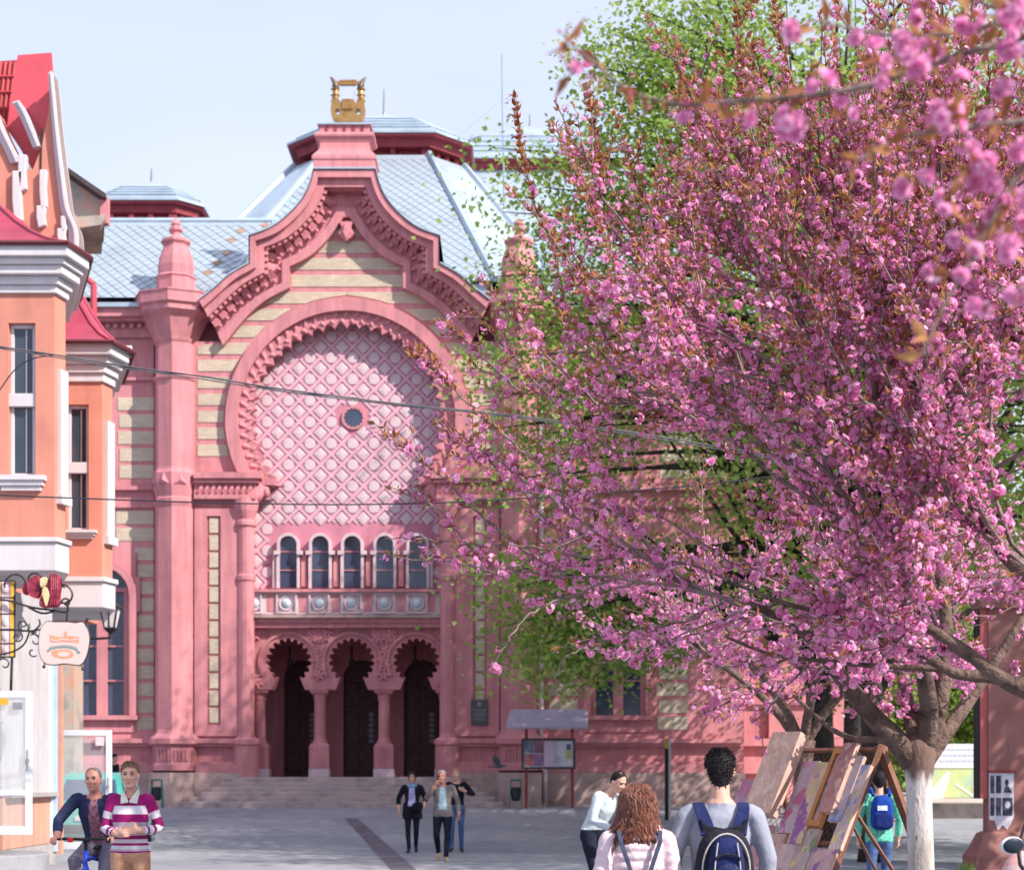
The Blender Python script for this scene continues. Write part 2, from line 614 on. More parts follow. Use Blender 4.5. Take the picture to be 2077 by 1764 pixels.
# main wall with the keyhole of the great arch cut out of it
CV = 850.0
def arc(r, v_end, n=48):
    """points of the horseshoe from its right foot over the top to its left foot"""
    a0 = -math.asin((v_end - CV) / r)
    return [(r * math.cos(a0 + (PI - 2 * a0) * i / n), CV - r * math.sin(a0 + (PI - 2 * a0) * i / n)) for i in range(n + 1)]
wall_half = [(h, v) for h, v in line_at(0.92)]
outline = [(-h, v) for h, v in reversed(wall_half)] + [(h, v) for h, v in wall_half]
outline = [(-312, 1578), (-312, 700)] + outline + [(312, 700), (312, 1578)]
inner = [(198, 1578), (198, 1005), (176, 990)] + arc(213, 985) + [(-176, 990), (-198, 1005), (-198, 1578)]
mb = MB()
def wall_x(v):
    if v <= wall_half[0][1]:
        return wall_half[0][0]
    for (h0, v0), (h1, v1) in zip(wall_half, wall_half[1:]):
        if v0 <= v <= v1 and v1 > v0:
            return h0 + (h1 - h0) * (v - v0) / (v1 - v0)
    return 312
def hole_x(v):
    if v > 1005:
        return 198
    if v > 985:
        return 172 + 26 * (v - 985) / 20
    return math.sqrt(max(213 ** 2 - (v - CV) ** 2, 0)) if v > CV - 213 else 0
vv = sorted(set([wall_half[0][1] + 0.01] + [p[1] for p in wall_half if p[1] < 1500] + [CV - 213 * math.cos(PI * i / 60) for i in range(0, 40)] + [700.01, 985, 1005, 1578]))
vv = [v for v in vv if v >= wall_half[0][1]]
for s in (-1, 1):
    for a, b in zip(vv, vv[1:]):
        if b - a < 0.02:
            continue
        xs_ = [(hole_x(a + 0.001), a), (wall_x(a + 0.001), a), (wall_x(b - 0.001), b), (hole_x(b - 0.001), b)]
        mb.prism([(XA + s * h / S, hz(v)) for h, v in xs_], YF, YF + 0.55)
bmw = mb.build('facade_wall', PINK, hall)
# wall behind the gable moulding, out to its outer edge
bw = [(h, v) for h, v in line_at(0.06)]
mb = MB()
for s in (-1, 1):
    for (h0, v0), (h1, v1) in zip(bw, bw[1:]):
        mb.prism([(XA + s * 0 / S, hz(v0)), (XA + s * h0 / S, hz(v0)), (XA + s * h1 / S, hz(v1)), (XA, hz(v1))], YF + 0.56, YF + 0.75) if v1 - v0 > 0.1 else None
    mb.prism([(XA + s * 215 / S, hz(610)), (XA + s * 320 / S, hz(610)), (XA + s * 320 / S, hz(760)), (XA + s * 215 / S, hz(760))], YF + 0.76, YF + 0.9)
mb.build('gable_wall', PINK, hall)

# bands of cream brick between pink stripes
def inner_half(v):
    if v < 440:
        return 0
    pts = line_at(1.0)
    for (h0, v0), (h1, v1) in zip(pts, pts[1:]):
        if v0 <= v <= v1 and v1 > v0:
            return h0 + (h1 - h0) * (v - v0) / (v1 - v0)
    return 303
def ring_half(v, r=249.0):
    return math.sqrt(max(r * r - (v - CV) ** 2, 0)) if abs(v - CV) < r else 0.0
stripe = [449.7 + 34.35 * k for k in range(16)]
for k in range(15):
    v0, v1 = stripe[k] + 5.5, stripe[k + 1] - 5.5
    v0 = max(v0, 462)
    if k >= 14:
        continue
    rows = [v0 + (v1 - v0) * i / 4 for i in range(5)]
    whole = all(ring_half(v) == 0 for v in rows)
    for s in ((1,) if whole else (-1, 1)):
        left, right = [], []
        for v in rows:
            o = inner_half(v) - 1.5
            if v >= 698:
                o = 303
            i = ring_half(v) + 1
            if whole:
                left.append((-o, v)); right.append((o, v))
            else:
                if o - i < 3:
                    continue
                left.append((s * i, v)); right.append((s * o, v))
        if len(left) < 2:
            continue
        mb = MB()
        pl = left + right[::-1]
        mb.prism([(XA + h / S, hz(v)) for h, v in pl], YF - 0.02, YF + 0.1)
        mb.build('brick_band', CREAM, hall)

# gable moulding: crowning fascia, corbelled frieze, inner roll
fascia = gable_band(0.0, 0.15, -0.85, 0.45, 'gable_crown', PINK)
gable_band(0.15, 0.36, -0.70, 0.45, 'gable_fascia', PINK)
gable_band(0.36, 0.44, -0.50, 0.45, 'gable_dentil_bed', PINK)
gable_band(0.44, 0.80, -0.14, 0.45, 'gable_frieze', PINK2)
gable_band(0.80, 1.0, -0.26, 0.45, 'gable_inner_moulding', PINK)
# little dentils on the fascia and leafy corbels in the frieze
def along(t, step, y=0):
    pts = line_at(t)
    out, acc = [], step / 2
    for (h0, v0), (h1, v1) in zip(pts, pts[1:]):
        L = math.hypot(h1 - h0, v1 - v0)
        if L < 1e-6:
            continue
        while acc < L:
            k = acc / L
            out.append((h0 + (h1 - h0) * k, v0 + (v1 - v0) * k, math.atan2(v1 - v0, h1 - h0)))
            acc += step
        acc -= L
    return out
mbx = MB().box((0, 0, 0), (0.11, 0.14, 0.13))
dentil = raw_mesh('dentil', mbx.v, mbx.f, [PINK])
mbx = MB()
mbx.loft([[(-0.17, 0, -0.26), (0.17, 0, -0.26), (0.17, 0.3, -0.26), (-0.17, 0.3, -0.26)],
          [(-0.2, -0.10, -0.02), (0.2, -0.10, -0.02), (0.2, 0.3, -0.02), (-0.2, 0.3, -0.02)],
          [(-0.13, -0.36, 0.3), (0.13, -0.36, 0.3), (0.13, 0.3, 0.3), (-0.13, 0.3, 0.3)]])
mbx.ellipsoid((0, -0.16, -0.18), (0.09, 0.1, 0.12), 6, 4)
corbel = raw_mesh('corbel', mbx.v, mbx.f, [PINK2])
for s in (-1, 1):
    for h, v, a in along(0.40, 13):
        o = place('dentil', dentil, hall, (hx(h, -0.6, s), YF - 0.55, hz(v, -0.6)))
        o.rotation_euler = (0, s * a, 0)
    for h, v, a in along(0.60, 21):
        o = place('corbel', corbel, hall, (hx(h, -0.14, s), YF - 0.14, hz(v, -0.14)))
        o.rotation_euler = (0, s * (a if a < 1.4 else a - 0.25), 0)
        o.scale = (0.66, 0.8, 0.72)
# leaf pendant under the apex
mb = MB()
prism_u(mb, [(u, v) for u, v in ((689, 449), (716, 449), (712, 462), (718, 472), (712, 481), (702, 488), (693, 481), (687, 472), (693, 462))], -0.32, 0.0)
prism_u(mb, [(698, 452), (707, 452), (709, 470), (702, 484), (696, 470)], -0.40, -0.3)
mb.build('pendant_leaf', PINK2, hall)
# metal capping that follows the gable backwards to the roof
mb = MB()
for s in (-1, 1):
    pts = line_at(-0.03)
    n = len(pts)
    vs_ = [(hx(h, -0.9, s), YF + dy, hz(v, -0.9) + dz) for dz in (0.0, 0.05) for dy in (-0.9, 7.0) for h, v in pts]
    fs = []
    for i in range(n - 1):
        fs += [(i, i + 1, n + i + 1, n + i), (2 * n + i, 3 * n + i, 3 * n + i + 1, 2 * n + i + 1), (i, 2 * n + i, 2 * n + i + 1, i + 1), (n + i, n + i + 1, 3 * n + i + 1, 3 * n + i)]
    fs += [(n - 1, 2 * n - 1, 4 * n - 1, 3 * n - 1)]
    mb.add(vs_, fs)
pt = line_at(-0.03)[0]
mb.box2((hx(pt[0], -0.9, -1), YF - 0.9, hz(pt[1], -0.9)), (hx(pt[0], -0.9, 1), YF + 7, hz(pt[1], -0.9) + 0.05))
mb.build('gable_capping', SILVER, hall)

# great horseshoe arch: plain outer ring, leafy inner ring with a toothed edge
def ring_strip(r0, r1, v_end, dy0, dy1, name, m, teeth=0, depth=0.0):
    k = teeth * 6 if teeth else 60
    o = arc(r1, v_end, k)
    a_ = -math.asin((v_end - CV) / r0)
    i_ = []
    for i in range(k + 1):
        t = i / k
        rr = r0 + (depth * math.sin(PI * ((t * teeth) % 1.0)) if teeth else 0)
        a = a_ + (PI - 2 * a_) * t
        i_.append((rr * math.cos(a), CV - rr * math.sin(a)))
    n = k + 1
    vs_ = [(hx(h, dy0), YF + dy, hz(v, dy0)) for dy in (dy0, dy1) for lst in (o, i_) for h, v in lst]
    fs = []
    for i in range(k):
        fs += [(i, i + 1, n + i + 1, n + i), (n + i, n + i + 1, 3 * n + i + 1, 3 * n + i), (i, 2 * n + i, 2 * n + i + 1, i + 1), (2 * n + i, 3 * n + i, 3 * n + i + 1, 2 * n + i + 1)]
    fs += [(0, n, 3 * n, 2 * n), (n - 1, 3 * n - 1, 4 * n - 1, 2 * n - 1)]
    MB().add(vs_, fs).build(name, m, hall)
ring_strip(221, 246, 968, -0.22, 0.2, 'arch_outer_ring', PINK)
ring_strip(185, 222, 984, -0.05, 0.24, 'arch_toothed_ring', PINK2, 36, 12)
ring_strip(194, 219, 984, 0.242, 0.50, 'arch_rear_ring', PINK2, 36, 12)
mbx = MB()
mbx.loft([[(0.20 * math.cos(a) * (1 - 0.4 * math.cos(a)), 0.0, 0.17 * math.sin(a)) for a in [2 * PI * i / 8 for i in range(8)]],
          [(0.08 * math.cos(a), -0.13, 0.07 * math.sin(a)) for a in [2 * PI * i / 8 for i in range(8)]]])
leafm = raw_mesh('leaf_relief', mbx.v, mbx.f, [PINK2])
a0 = -math.asin((972 - CV) / 205)
for i in range(43):
    for j, r in enumerate((200, 214)):
        a = a0 + (PI - 2 * a0) * (i + 0.5 * j + 0.25) / 43.5
        o = place('leaf_relief', leafm, hall, (hx(r * math.cos(a), -0.05), YF - 0.055, hz(CV - r * math.sin(a), -0.05)))
        o.rotation_euler = (0, -a + (0.6 if j else -0.5), 0)
        o.scale = (0.8, 0.4, 0.5) if j else (0.5, 0.4, 0.36)

# imposts: the block that carries the arch on each side, with a carved frieze and a curled end
for s in (-1, 1):
    mb = MB()
    rect_h(mb, 172, 309, 957, 969, -0.42, 0.1, (s,))
    rect_h(mb, 178, 309, 969, 978, -0.34, 0.1, (s,))
    rect_h(mb, 184, 309, 978, 1003, -0.20, 0.1, (s,))
    rect_h(mb, 184, 309, 1003, 1011, -0.30, 0.1, (s,))
    mb.build('impost_block', PINK, hall)
mbx = MB().ellipsoid((0, 0, 0), (0.075, 0.07, 0.19), 6, 4, rot=Matrix.Rotation(0.6, 3, 'Y'))
scroll = raw_mesh('frieze_scroll', mbx.v, mbx.f, [PINK2])
for s in (-1, 1):
    for i in range(9):
        place('frieze_scroll', scroll, hall, (hx(196 + i * 12.5, -0.2, s), YF - 0.21, hz(991, -0.2)))
for s in (-1, 1):
    mb = MB()
    pts = [(197, 1008), (186, 1003), (178, 994), (173, 986), (166, 990), (165, 1000), (170, 1006)]
    mb.tube([(hx(h, -0.1, s), YF + 0.1, hz(v, -0.1)) for h, v in pts], [0.24, 0.24, 0.22, 0.2, 0.16, 0.13, 0.08], 8)
    mb.build('impost_scroll', PINK2, hall, smooth=True)

# wall panel between pier and door bay with a slot of cream blocks
for s in (-1, 1):
    mb = MB()
    for (a, b) in ((199, 256), (284, 309)):
        rect_h(mb, a, b, 1030, 1492, -0.10, 0.05, (s,))
    rect_h(mb, 256, 284, 1030, 1046, -0.10, 0.05, (s,))
    rect_h(mb, 256, 284, 1470, 1492, -0.10, 0.05, (s,))
    mb.build('wall_panel', PINK, hall)
for s in (-1, 1):
    for k in range(12):
        v0 = 1050 + k * 35
        mb = MB()
        rect_h(mb, 261, 279, v0, v0 + 30, -0.045, 0.05, (s,))
        mb.build('brick_block', CREAM, hall)

# corner columns beside the door bay
for s in (-1, 1):
    c = (hx(206, 0, s), YF + 0.05, 0)
    mb = MB()
    prof = [(0.40, hz(1578)), (0.40, hz(1512)), (0.46, hz(1509)), (0.46, hz(1500)), (0.30, hz(1494)), (0.27, hz(1486)), (0.27, hz(1180)), (0.31, hz(1176)), (0.31, hz(1168)), (0.27, hz(1164)),
            (0.27, hz(1070)), (0.33, hz(1066)), (0.33, hz(1058)), (0.24, hz(1054)), (0.36, hz(1036)), (0.40, hz(1024)), (0.40, hz(1011))]
    mb.lathe(prof, 14, c)
    mb.build('corner_column', PINK, hall)
    mb = MB()
    mb.box2((c[0] - 0.5, YF - 0.5, GZ + 0.1), (c[0] + 0.5, YF + 0.4, hz(1576)))
    mb.build('column_base', BASE, hall, bevel=0.03)

# octagonal piers with cornice and pinnacle
def pier(u, sides_vis=True):
    c = P(u, 0, YF)
    k = YF / F
    def z(v):
        return hz(v)
    prof = [(58, 1640), (58, 1566), (51, 1562), (51, 1550), (48, 1546), (48, 1514), (58, 1508), (58, 1498), (46, 1488), (43, 1480), (43, 1030), (46, 1022), (46, 1014), (42, 1010), (47, 985), (48, 962), (44, 955), (43, 950),
            (43, 776), (47, 771), (47, 765), (42, 760), (42, 700), (45, 695), (47, 688), (56, 668), (64, 652), (78, 641), (78, 632), (84, 627), (84, 606)]
    mb = MB()
    cc = Vector((c.x, YF + 0.15, 0))
    sec = [p for p in prof if p[1] >= 1563]
    mb.lathe([(r * k * 1.02, z(v)) for r, v in [(58, 1645), (58, 1566)]], 8, cc, 0.0)
    ob = mb.build('pier_base', BASE, hall)
    mb = MB()
    mb.lathe([(r * k, z(v)) for r, v in prof[2:26]], 8, cc, 0.0)
    mb.build('pier_shaft', PINK, hall)
    mb = MB()
    mb.lathe([(r * k, z(v)) for r, v in prof[25:]], 8, cc, 0.0)
    mb.lathe([(r * k, z(v)) for r, v in [(86, 606), (86, 603)]], 8, cc, 0.0)
    mb.build('pier_cornice', PINK, hall)
    mb = MB()
    fin = [(42, 603), (42, 566), (45, 563), (38, 558), (39, 540), (36, 522), (27, 500), (27, 496), (32, 491), (32, 486), (17, 480), (11, 476), (10, 470), (15, 466), (15, 461), (8, 457), (11, 452), (8, 446), (3, 441), (1, 439)]
    mb.lathe([(r * k * 0.95, z(v)) for r, v in fin], 8, cc, 0.0)
    mb.build('pinnacle', PINK, hall)
    # carved triangles on the faces at the impost and flutes on the plinth
    for j in range(8):
        a = PI / 8 + j * PI / 4
        d = Vector((math.cos(a), math.sin(a), 0))
        if d.y > 0.2:
            continue
        t = Vector((-d.y, d.x, 0))
        rr = 44.2 * k * math.cos(PI / 8)
        mb = MB()
        p0 = cc + d * (48 * k * math.cos(PI / 8))
        q = [p0 - t * 0.2 + Vector((0, 0, z(986))), p0 + t * 0.2 + Vector((0, 0, z(986))), p0 + Vector((0, 0, z(962))), p0 + d * 0.09 + Vector((0, 0, z(978)))]
        mb.add(q, [(0, 1, 3), (1, 2, 3), (2, 0, 3), (0, 2, 1)])
        mb.build('carved_point', PINK2, hall)
        mb = MB()
        for w in range(4):
            pc = cc + d * (48.5 * k * math.cos(PI / 8)) + t * (-0.17 + 0.115 * w) + Vector((0, 0, (z(1520) + z(1543)) / 2))
            mb.box(pc, (0.05, 0.06, 0.36), rz=a + PI / 2)
        mb.build('plinth_fluting', PINK, hall)
pier(355)
pier(1053)

# tympanum behind the arch: tile of discs and diamonds between diagonal ribs
TD = 0.52
mb = MB()
mb.box2((hx(214, TD, -1), YF + TD, hz(1258, TD)), (hx(214, TD, 1), YF + TD + 0.3, hz(630, TD)))
mb.build('tympanum', ROSE, hall)
def tu(u):
    return P(u, 0, YF + TD).x
def tz(v):
    return P(0, v, YF + TD).z
px = (YF + TD) / F
mbx = MB()
mbx.lathe([(11.2 * px, 0), (11.2 * px, 0.022), (9.4 * px, 0.026), (2 * px, 0.03)], 14, (0, 0, 0))
discm = raw_mesh('disc', [Vector((p.x, -p.z, p.y)) for p in mbx.v], mbx.f, [LILAC])
mbx = MB()
g = 13.8 * px
mbx.loft([[(-g, 0, 0), (0, 0, -g), (g, 0, 0), (0, 0, g)], [(-g, -0.025, 0), (0, -0.025, -g), (g, -0.025, 0), (0, -0.025, g)], [(-g * .35, -0.04, 0), (0, -0.04, -g * .35), (g * .35, -0.04, 0), (0, -0.04, g * .35)]])
diam = raw_mesh('diamond_tile', mbx.v, mbx.f, [LILAC])
CU, SP = 715.5, 43.4
def in_tymp(u, v, pad):
    if v > 985:
        return abs(u - 711) < 200 - pad and v < 1196
    return math.hypot(u - 711, v - CV) < 205 - pad
def blocked(u, v):
    if math.hypot(u - 717, v - 848) < 32:
        return True
    for wu in (584, 649, 714, 780, 847):
        if abs(u - wu) < 34 and v > 1062:
            return True
    return False
for i in range(-6, 7):
    for j in range(-7, 9):
        u, v = CU + i * SP - 21.7 + 21.7, 836.3 - 2 + j * SP - 21.7
        if in_tymp(u, v, 3) and not blocked(u, v):
            place('disc', discm, hall, (tu(u), YF + TD, tz(v)))
        u2, v2 = u + SP / 2, v + SP / 2
        if in_tymp(u2, v2, 3) and not blocked(u2, v2):
            place('diamond_tile', diam, hall, (tu(u2), YF + TD, tz(v2)))
for k in range(-16, 20):
    for sg in (1, -1):
        # rib through cells: (u-CU)*sg + (v-vc) = (k+.5)*SP
        vc = 812.6
        segs, cur = [], None
        for q in range(-60, 64):
            du = q * 5.0
            vv = vc + (k + 0.5) * SP - sg * du
            ok = in_tymp(CU + du, vv, 1) and not blocked(CU + du, vv)
            if ok and cur is None:
                cur = (du, vv)
            if not ok and cur is not None:
                segs.append((cur, last))
                cur = None
            last = (du, vv)
        for a, b in segs:
            if math.hypot(a[0] - b[0], a[1] - b[1]) < 12:
                continue
            p0 = Vector((tu(CU + a[0]), YF + TD, tz(a[1])))
            p1 = Vector((tu(CU + b[0]), YF + TD, tz(b[1])))
            d = p1 - p0
            L = d.length
            c = (p0 + p1) / 2
            mb = MB()
            mb.box((0, 0, 0), (L, 0.05 if sg > 0 else 0.046, 0.085), rot=Matrix.Rotation(-math.atan2(d.z, d.x), 3, 'Y'))
            me = raw_mesh('lattice_rib', mb.v, mb.f, [RIBM])
            place('lattice_rib', me, hall, c)
# small round rose window
mb = MB()
cx_, cz_ = tu(717), tz(848)
n = 28
o_ = [(cx_ + 23.5 * px * math.cos(2 * PI * i / n), cz_ + 23.5 * px * math.sin(2 * PI * i / n)) for i in range(n)]
i_ = [(cx_ + (17.5 if i % 2 else 20.5) * px * math.cos(2 * PI * i / n), cz_ + (17.5 if i % 2 else 20.5) * px * math.sin(2 * PI * i / n)) for i in range(n)]
vs_ = [(x, YF + TD - 0.07, z) for x, z in o_ + i_] + [(x, YF + TD + 0.02, z) for x, z in o_ + i_]
fs = []
for i in range(n):
    j = (i + 1) % n
    fs += [(i, j, n + j, n + i), (n + i, n + j, 3 * n + j, 3 * n + i), (i, 2 * n + i, 2 * n + j, j)]
mb.add(vs_, fs)
ow = mb.build('rose_window', PINK, hall)
mb = MB()
mb.prism(i_, YF + TD - 0.04, YF + TD + 0.01)
mb.build('pane', PANE, ow)

# five arched windows
def arched(u, hw, v_top, v_bot, n=12, keep=0.0):
    """outline of a window whose head is a slightly more than half circle"""
    vc = v_top + hw
    pts = [(u - hw, v_bot)]
    pts += [(u - hw * math.cos(PI * i / n), vc - hw * math.sin(PI * i / n)) for i in range(n + 1)]
    pts += [(u + hw, v_bot)]
    return pts
def frame_between(mb, o, i, d0, d1, m=0):
    """open frame between an outer and an inner outline (same number of points, open at the foot)"""
    n = len(o)
    def w(p, dy):
        q = P(p[0], p[1], YF + d0)
        return (q.x, YF + dy, q.z)
    vs_ = [w(p, d0) for p in o] + [w(p, d0) for p in i] + [w(p, d1) for p in o] + [w(p, d1) for p in i]
    fs = []
    for k in range(n - 1):
        fs += [(k, k + 1, n + k + 1, n + k), (n + k, n + k + 1, 3 * n + k + 1, 3 * n + k), (k, 2 * n + k, 2 * n + k + 1, k + 1), (2 * n + k, 3 * n + k, 3 * n + k + 1, 2 * n + k + 1)]
    fs += [(0, n, 3 * n, 2 * n), (n - 1, 3 * n - 1, 4 * n - 1, 2 * n - 1)]
    mb.add(vs_, fs, m)
for wu in (584, 649, 714, 780, 847):
    mb = MB()
    frame_between(mb, arched(wu, 22.5, 1080, 1119), arched(wu, 17.5, 1086, 1119), TD - 0.26, TD + 0.02)
    for sg in (-1, 1):
        u0, u1 = sorted((wu + sg * 18, wu + sg * 23.5))
        rect_u(mb, u0, u1, 1124, 1192, TD - 0.22, TD + 0.02)
        u0, u1 = sorted((wu + sg * 17.6, wu + sg * 29))
        rect_u(mb, u0, u1, 1116, 1124, TD - 0.29, TD + 0.02)
    ow = mb.build('window', LILAC, hall)
    mb = MB()
    prism_u(mb, arched(wu, 17.3, 1086.3, 1191), TD - 0.05, TD + 0.01)
    mb.build('pane', PANE, ow)
    for v in (1118.5, 1156):
        mb = MB()
        rect_u(mb, wu - 17.3, wu + 17.3, v - 1.0, v + 1.0, TD - 0.085, TD - 0.04)
        mb.build('glazing_bar', PINK, ow)
for u0, u1 in ((611, 622), (676, 687), (742, 753), (808, 819)):
    mb = MB()
    rect_u(mb, u0, u1, 1127, 1189, TD - 0.14, TD + 0.02)
    mb.build('recessed_panel', PINK, hall)
for u0, u1 in ((553, 559), (872, 878)):
    mb = MB()
    rect_u(mb, u0, u1, 1122, 1192, TD - 0.16, TD + 0.02)
    mb.build('window_pilaster', LILAC, hall)
# balcony frieze with round medallions
FD = TD - 0.34
mb = MB()
rect_u(mb, 510, 907, 1194, 1200, FD - 0.14, TD + 0.3)
mb.build('frieze_ledge', PINK, hall)
mb = MB()
rect_u(mb, 510, 907, 1200.5, 1245.5, FD, TD + 0.3)
mb.build('frieze_wall', LILAC, hall)
mb = MB()
rect_u(mb, 509, 908, 1246, 1252, FD - 0.22, TD + 0.3)
mb.build('frieze_slab', BASE, hall)
mb = MB()
rect_u(mb, 510, 907, 1253, 1262, FD - 0.10, TD + 0.3)
rect_u(mb, 510, 907, 1262.3, 1272, FD - 0.03, TD + 0.3)
mb.build('frieze_moulding', PINK, hall)
SKYBL = mat('pale_blue_medallion', (0.50, 0.58, 0.64), rough=0.8, var=0.15, scale=5, bump=0.3, bscale=10)
mu = [517, 581, 647.5, 713, 780, 846, 905]
for i, u in enumerate(mu):
    mb = MB()
    w = 21 if i not in (0, 6) else (8 if i == 6 else 14)
    ul, ur = max(u - w, 511), min(u + w, 906)
    for (a, b, c, d) in ((ul, ur, 1202, 1206), (ul, ur, 1240, 1244), (ul, ul + 3.5, 1206, 1240), (ur - 3.5, ur, 1206, 1240)):
        rect_u(mb, a, b, c, d, FD - 0.07, FD + 0.02)
    om = mb.build('medallion_panel', LILAC, hall)
    mb = MB()
    q = P(u, 1223, YF + FD)
    k = px
    mb.lathe([(14.5 * k, 0.0), (14.5 * k, 0.07), (11.5 * k, 0.05), (11.5 * k, 0.03)], 18, (0, 0, 0))
    mb.lathe([(9.5 * k, 0.0), (9.5 * k, 0.05), (6 * k, 0.10), (2 * k, 0.12)], 14, (0, 0, 0), m=1)
    mb.v = [Vector((q.x + p.x, YF + FD - p.z, q.z + p.y)) for p in mb.v]
    mb.build('medallion', [LILAC, SKYBL], om)
for a, b in zip(mu, mu[1:]):
    c = (a + b) / 2
    mb = MB()
    rect_u(mb, c - 7.5, c + 7.5, 1205, 1240, FD - 0.012, FD + 0.02)
    mb.build('frieze_inset', PINK, hall)

# arcade with three toothed openings
AD = 0.40
def toothed(u, v, r, teeth, depth, a_end):
    """inner edge of a toothed horseshoe from its left foot to its right foot"""
    pts = []
    k = teeth * 4
    for i in range(k + 1):
        t = i / k
        a = PI + a_end - (PI + 2 * a_end) * t
        rr = r + depth * math.sin(PI * ((t * teeth) % 1.0)) ** 0.7
        pts.append((u + rr * math.cos(a), v - rr * math.sin(a)))
    return pts
doors_u = [585, 713.5, 844.5]
poly = [(508, 1273), (909, 1273), (909, 1398)]
for u in reversed(doors_u):
    pts = toothed(u, 1340, 39, 15, 8, 0.95)[::-1]
    pts = [(u + 33, 1398)] + pts + [(u - 33, 1398)]
    poly += pts
poly += [(508, 1398)]
mb = MB()
prism_u(mb, poly, AD, AD + 0.6)
mb.build('arcade_wall', PINK, hall)
for u in doors_u:
    mb = MB()
    o_ = [(u + 62 * math.cos(PI + 0.5 - (PI + 1.0) * i / 24), 1342 - 62 * math.sin(PI + 0.5 - (PI + 1.0) * i / 24)) for i in range(25)]
    i_ = [(u + 56 * math.cos(PI + 0.5 - (PI + 1.0) * i / 24), 1342 - 56 * math.sin(PI + 0.5 - (PI + 1.0) * i / 24)) for i in range(25)]
    frame_between(mb, o_, i_, AD - 0.07, AD + 0.02)
    mb.build('arch_hood', PINK, hall)
# carved spandrels
mbx = MB()
for k in range(5):
    a = 2 * PI * k / 5
    mbx.ellipsoid((0.10 * math.cos(a), -0.02, 0.10 * math.sin(a)), (0.1, 0.05, 0.05), 6, 4, rot=Matrix.Rotation(-a, 3, 'Y'))
rosm = raw_mesh('carved_leaf', mbx.v, mbx.f, [PINK2])
random.seed(3)
for u, v in [(649 + dx, 1290 + dy) for dx in (-16, -5, 6, 17) for dy in (-8, 4)] + [(779 + dx, 1290 + dy) for dx in (-16, -5, 6, 17) for dy in (-8, 4)] + \
        [(649, 1320), (645, 1336), (652, 1352), (648, 1370), (780, 1320), (776, 1336), (783, 1352), (779, 1370), (516, 1290), (525, 1280), (901, 1290), (893, 1281), (518, 1375), (523, 1385), (900, 1378), (896, 1388)]:
    q = P(u, v, YF + AD)
    o = place('carved_leaf', rosm, hall, (q.x, YF + AD - 0.01, q.z))
    o.rotation_euler = (0, random.random() * 6, 0)
    o.scale = (1.0, 1.0, 1.0)
# columns of the arcade
def arcade_column(u, half=False):
    k = (YF + AD) / F
    c = P(u, 0, YF + AD + 0.3)
    c = Vector((c.x, YF + AD + 0.3, 0))
    def z(v):
        return hz(v, AD)
    mb = MB()
    mb.lathe([(r * k, z(v)) for r, v in [(16, 1507), (13.5, 1500), (12, 1496), (11.5, 1420), (13, 1416), (13, 1411), (14, 1407)]], 14, c)
    col = mb.build('column', PINK, hall, smooth=False)
    mb = MB()
    w = 19 * k
    mb.loft([[(c.x - a, c.y - a * .9, z(v)), (c.x + a, c.y - a * .9, z(v)), (c.x + a, c.y + a * .9, z(v)), (c.x - a, c.y + a * .9, z(v))] for a, v in [(13 * k, 1408), (19 * k, 1403), (19 * k, 1393), (20 * k, 1392), (20 * k, 1388)]])
    mb.build('capital', PINK, col)
    mb = MB()
    mb.loft([[(c.x - a, c.y - a, z(v)), (c.x + a, c.y - a, z(v)), (c.x + a, c.y + a, z(v)), (c.x - a, c.y + a, z(v))] for a, v in [(20 * k, 1558), (20 * k, 1514), (17 * k, 1507)]])
    mb.build('pedestal', PINK, col)
    mb = MB()
    mb.box2((c.x - 21 * k, c.y - 21 * k, GZ + 0.85), (c.x + 21 * k, c.y + 21 * k, z(1558.5)))
    mb.build('base_block', LILAC, col, bevel=0.02)
for u in (649, 779.5):
    arcade_column(u)
for u in (527, 903):
    arcade_column(u)
# porch behind the arcade: back wall with three arched doors, side walls, ceiling and floor
BD = 4.0
mb = MB()
xw0, xw1 = hx(215, 0, -1), hx(215, 0, 1)
FZ = hz(1575)
top = hz(1262)
sc = (YF + BD) / F
door_x = [P(u, 0, YF + AD).x for u in doors_u]
poly = [(xw0, FZ), (xw0, top), (xw1, top), (xw1, FZ)]
pts = []
for x in reversed(door_x):
    hw = 0.62
    zc = FZ + 3.3
    pts += [(x + hw, FZ)] + [(x + hw * math.cos(PI * i / 12), zc + hw * math.sin(PI * i / 12)) for i in range(13)] + [(x - hw, FZ)]
mb.prism(poly + pts, YF + BD, YF + BD + 0.4)
mb.build('porch_wall', PINK, hall)
mb = MB()
mb.box2((xw0 - 0.3, YF + 0.56, GZ), (xw0, YF + BD + 0.4, top))
mb.box2((xw1, YF + 0.56, GZ), (xw1 + 0.3, YF + BD + 0.4, top))
mb.build('porch_side_wall', PINK, hall)
mb = MB().box2((xw0, YF + AD + 0.6, top - 0.3), (xw1, YF + BD, top - 0.02))
mb.build('porch_ceiling', PINK, hall)
mb = MB().box2((xw0, YF - 0.45, GZ - 0.1), (xw1, YF + BD + 0.6, FZ))
mb.build('porch_floor', STEPM, hall)
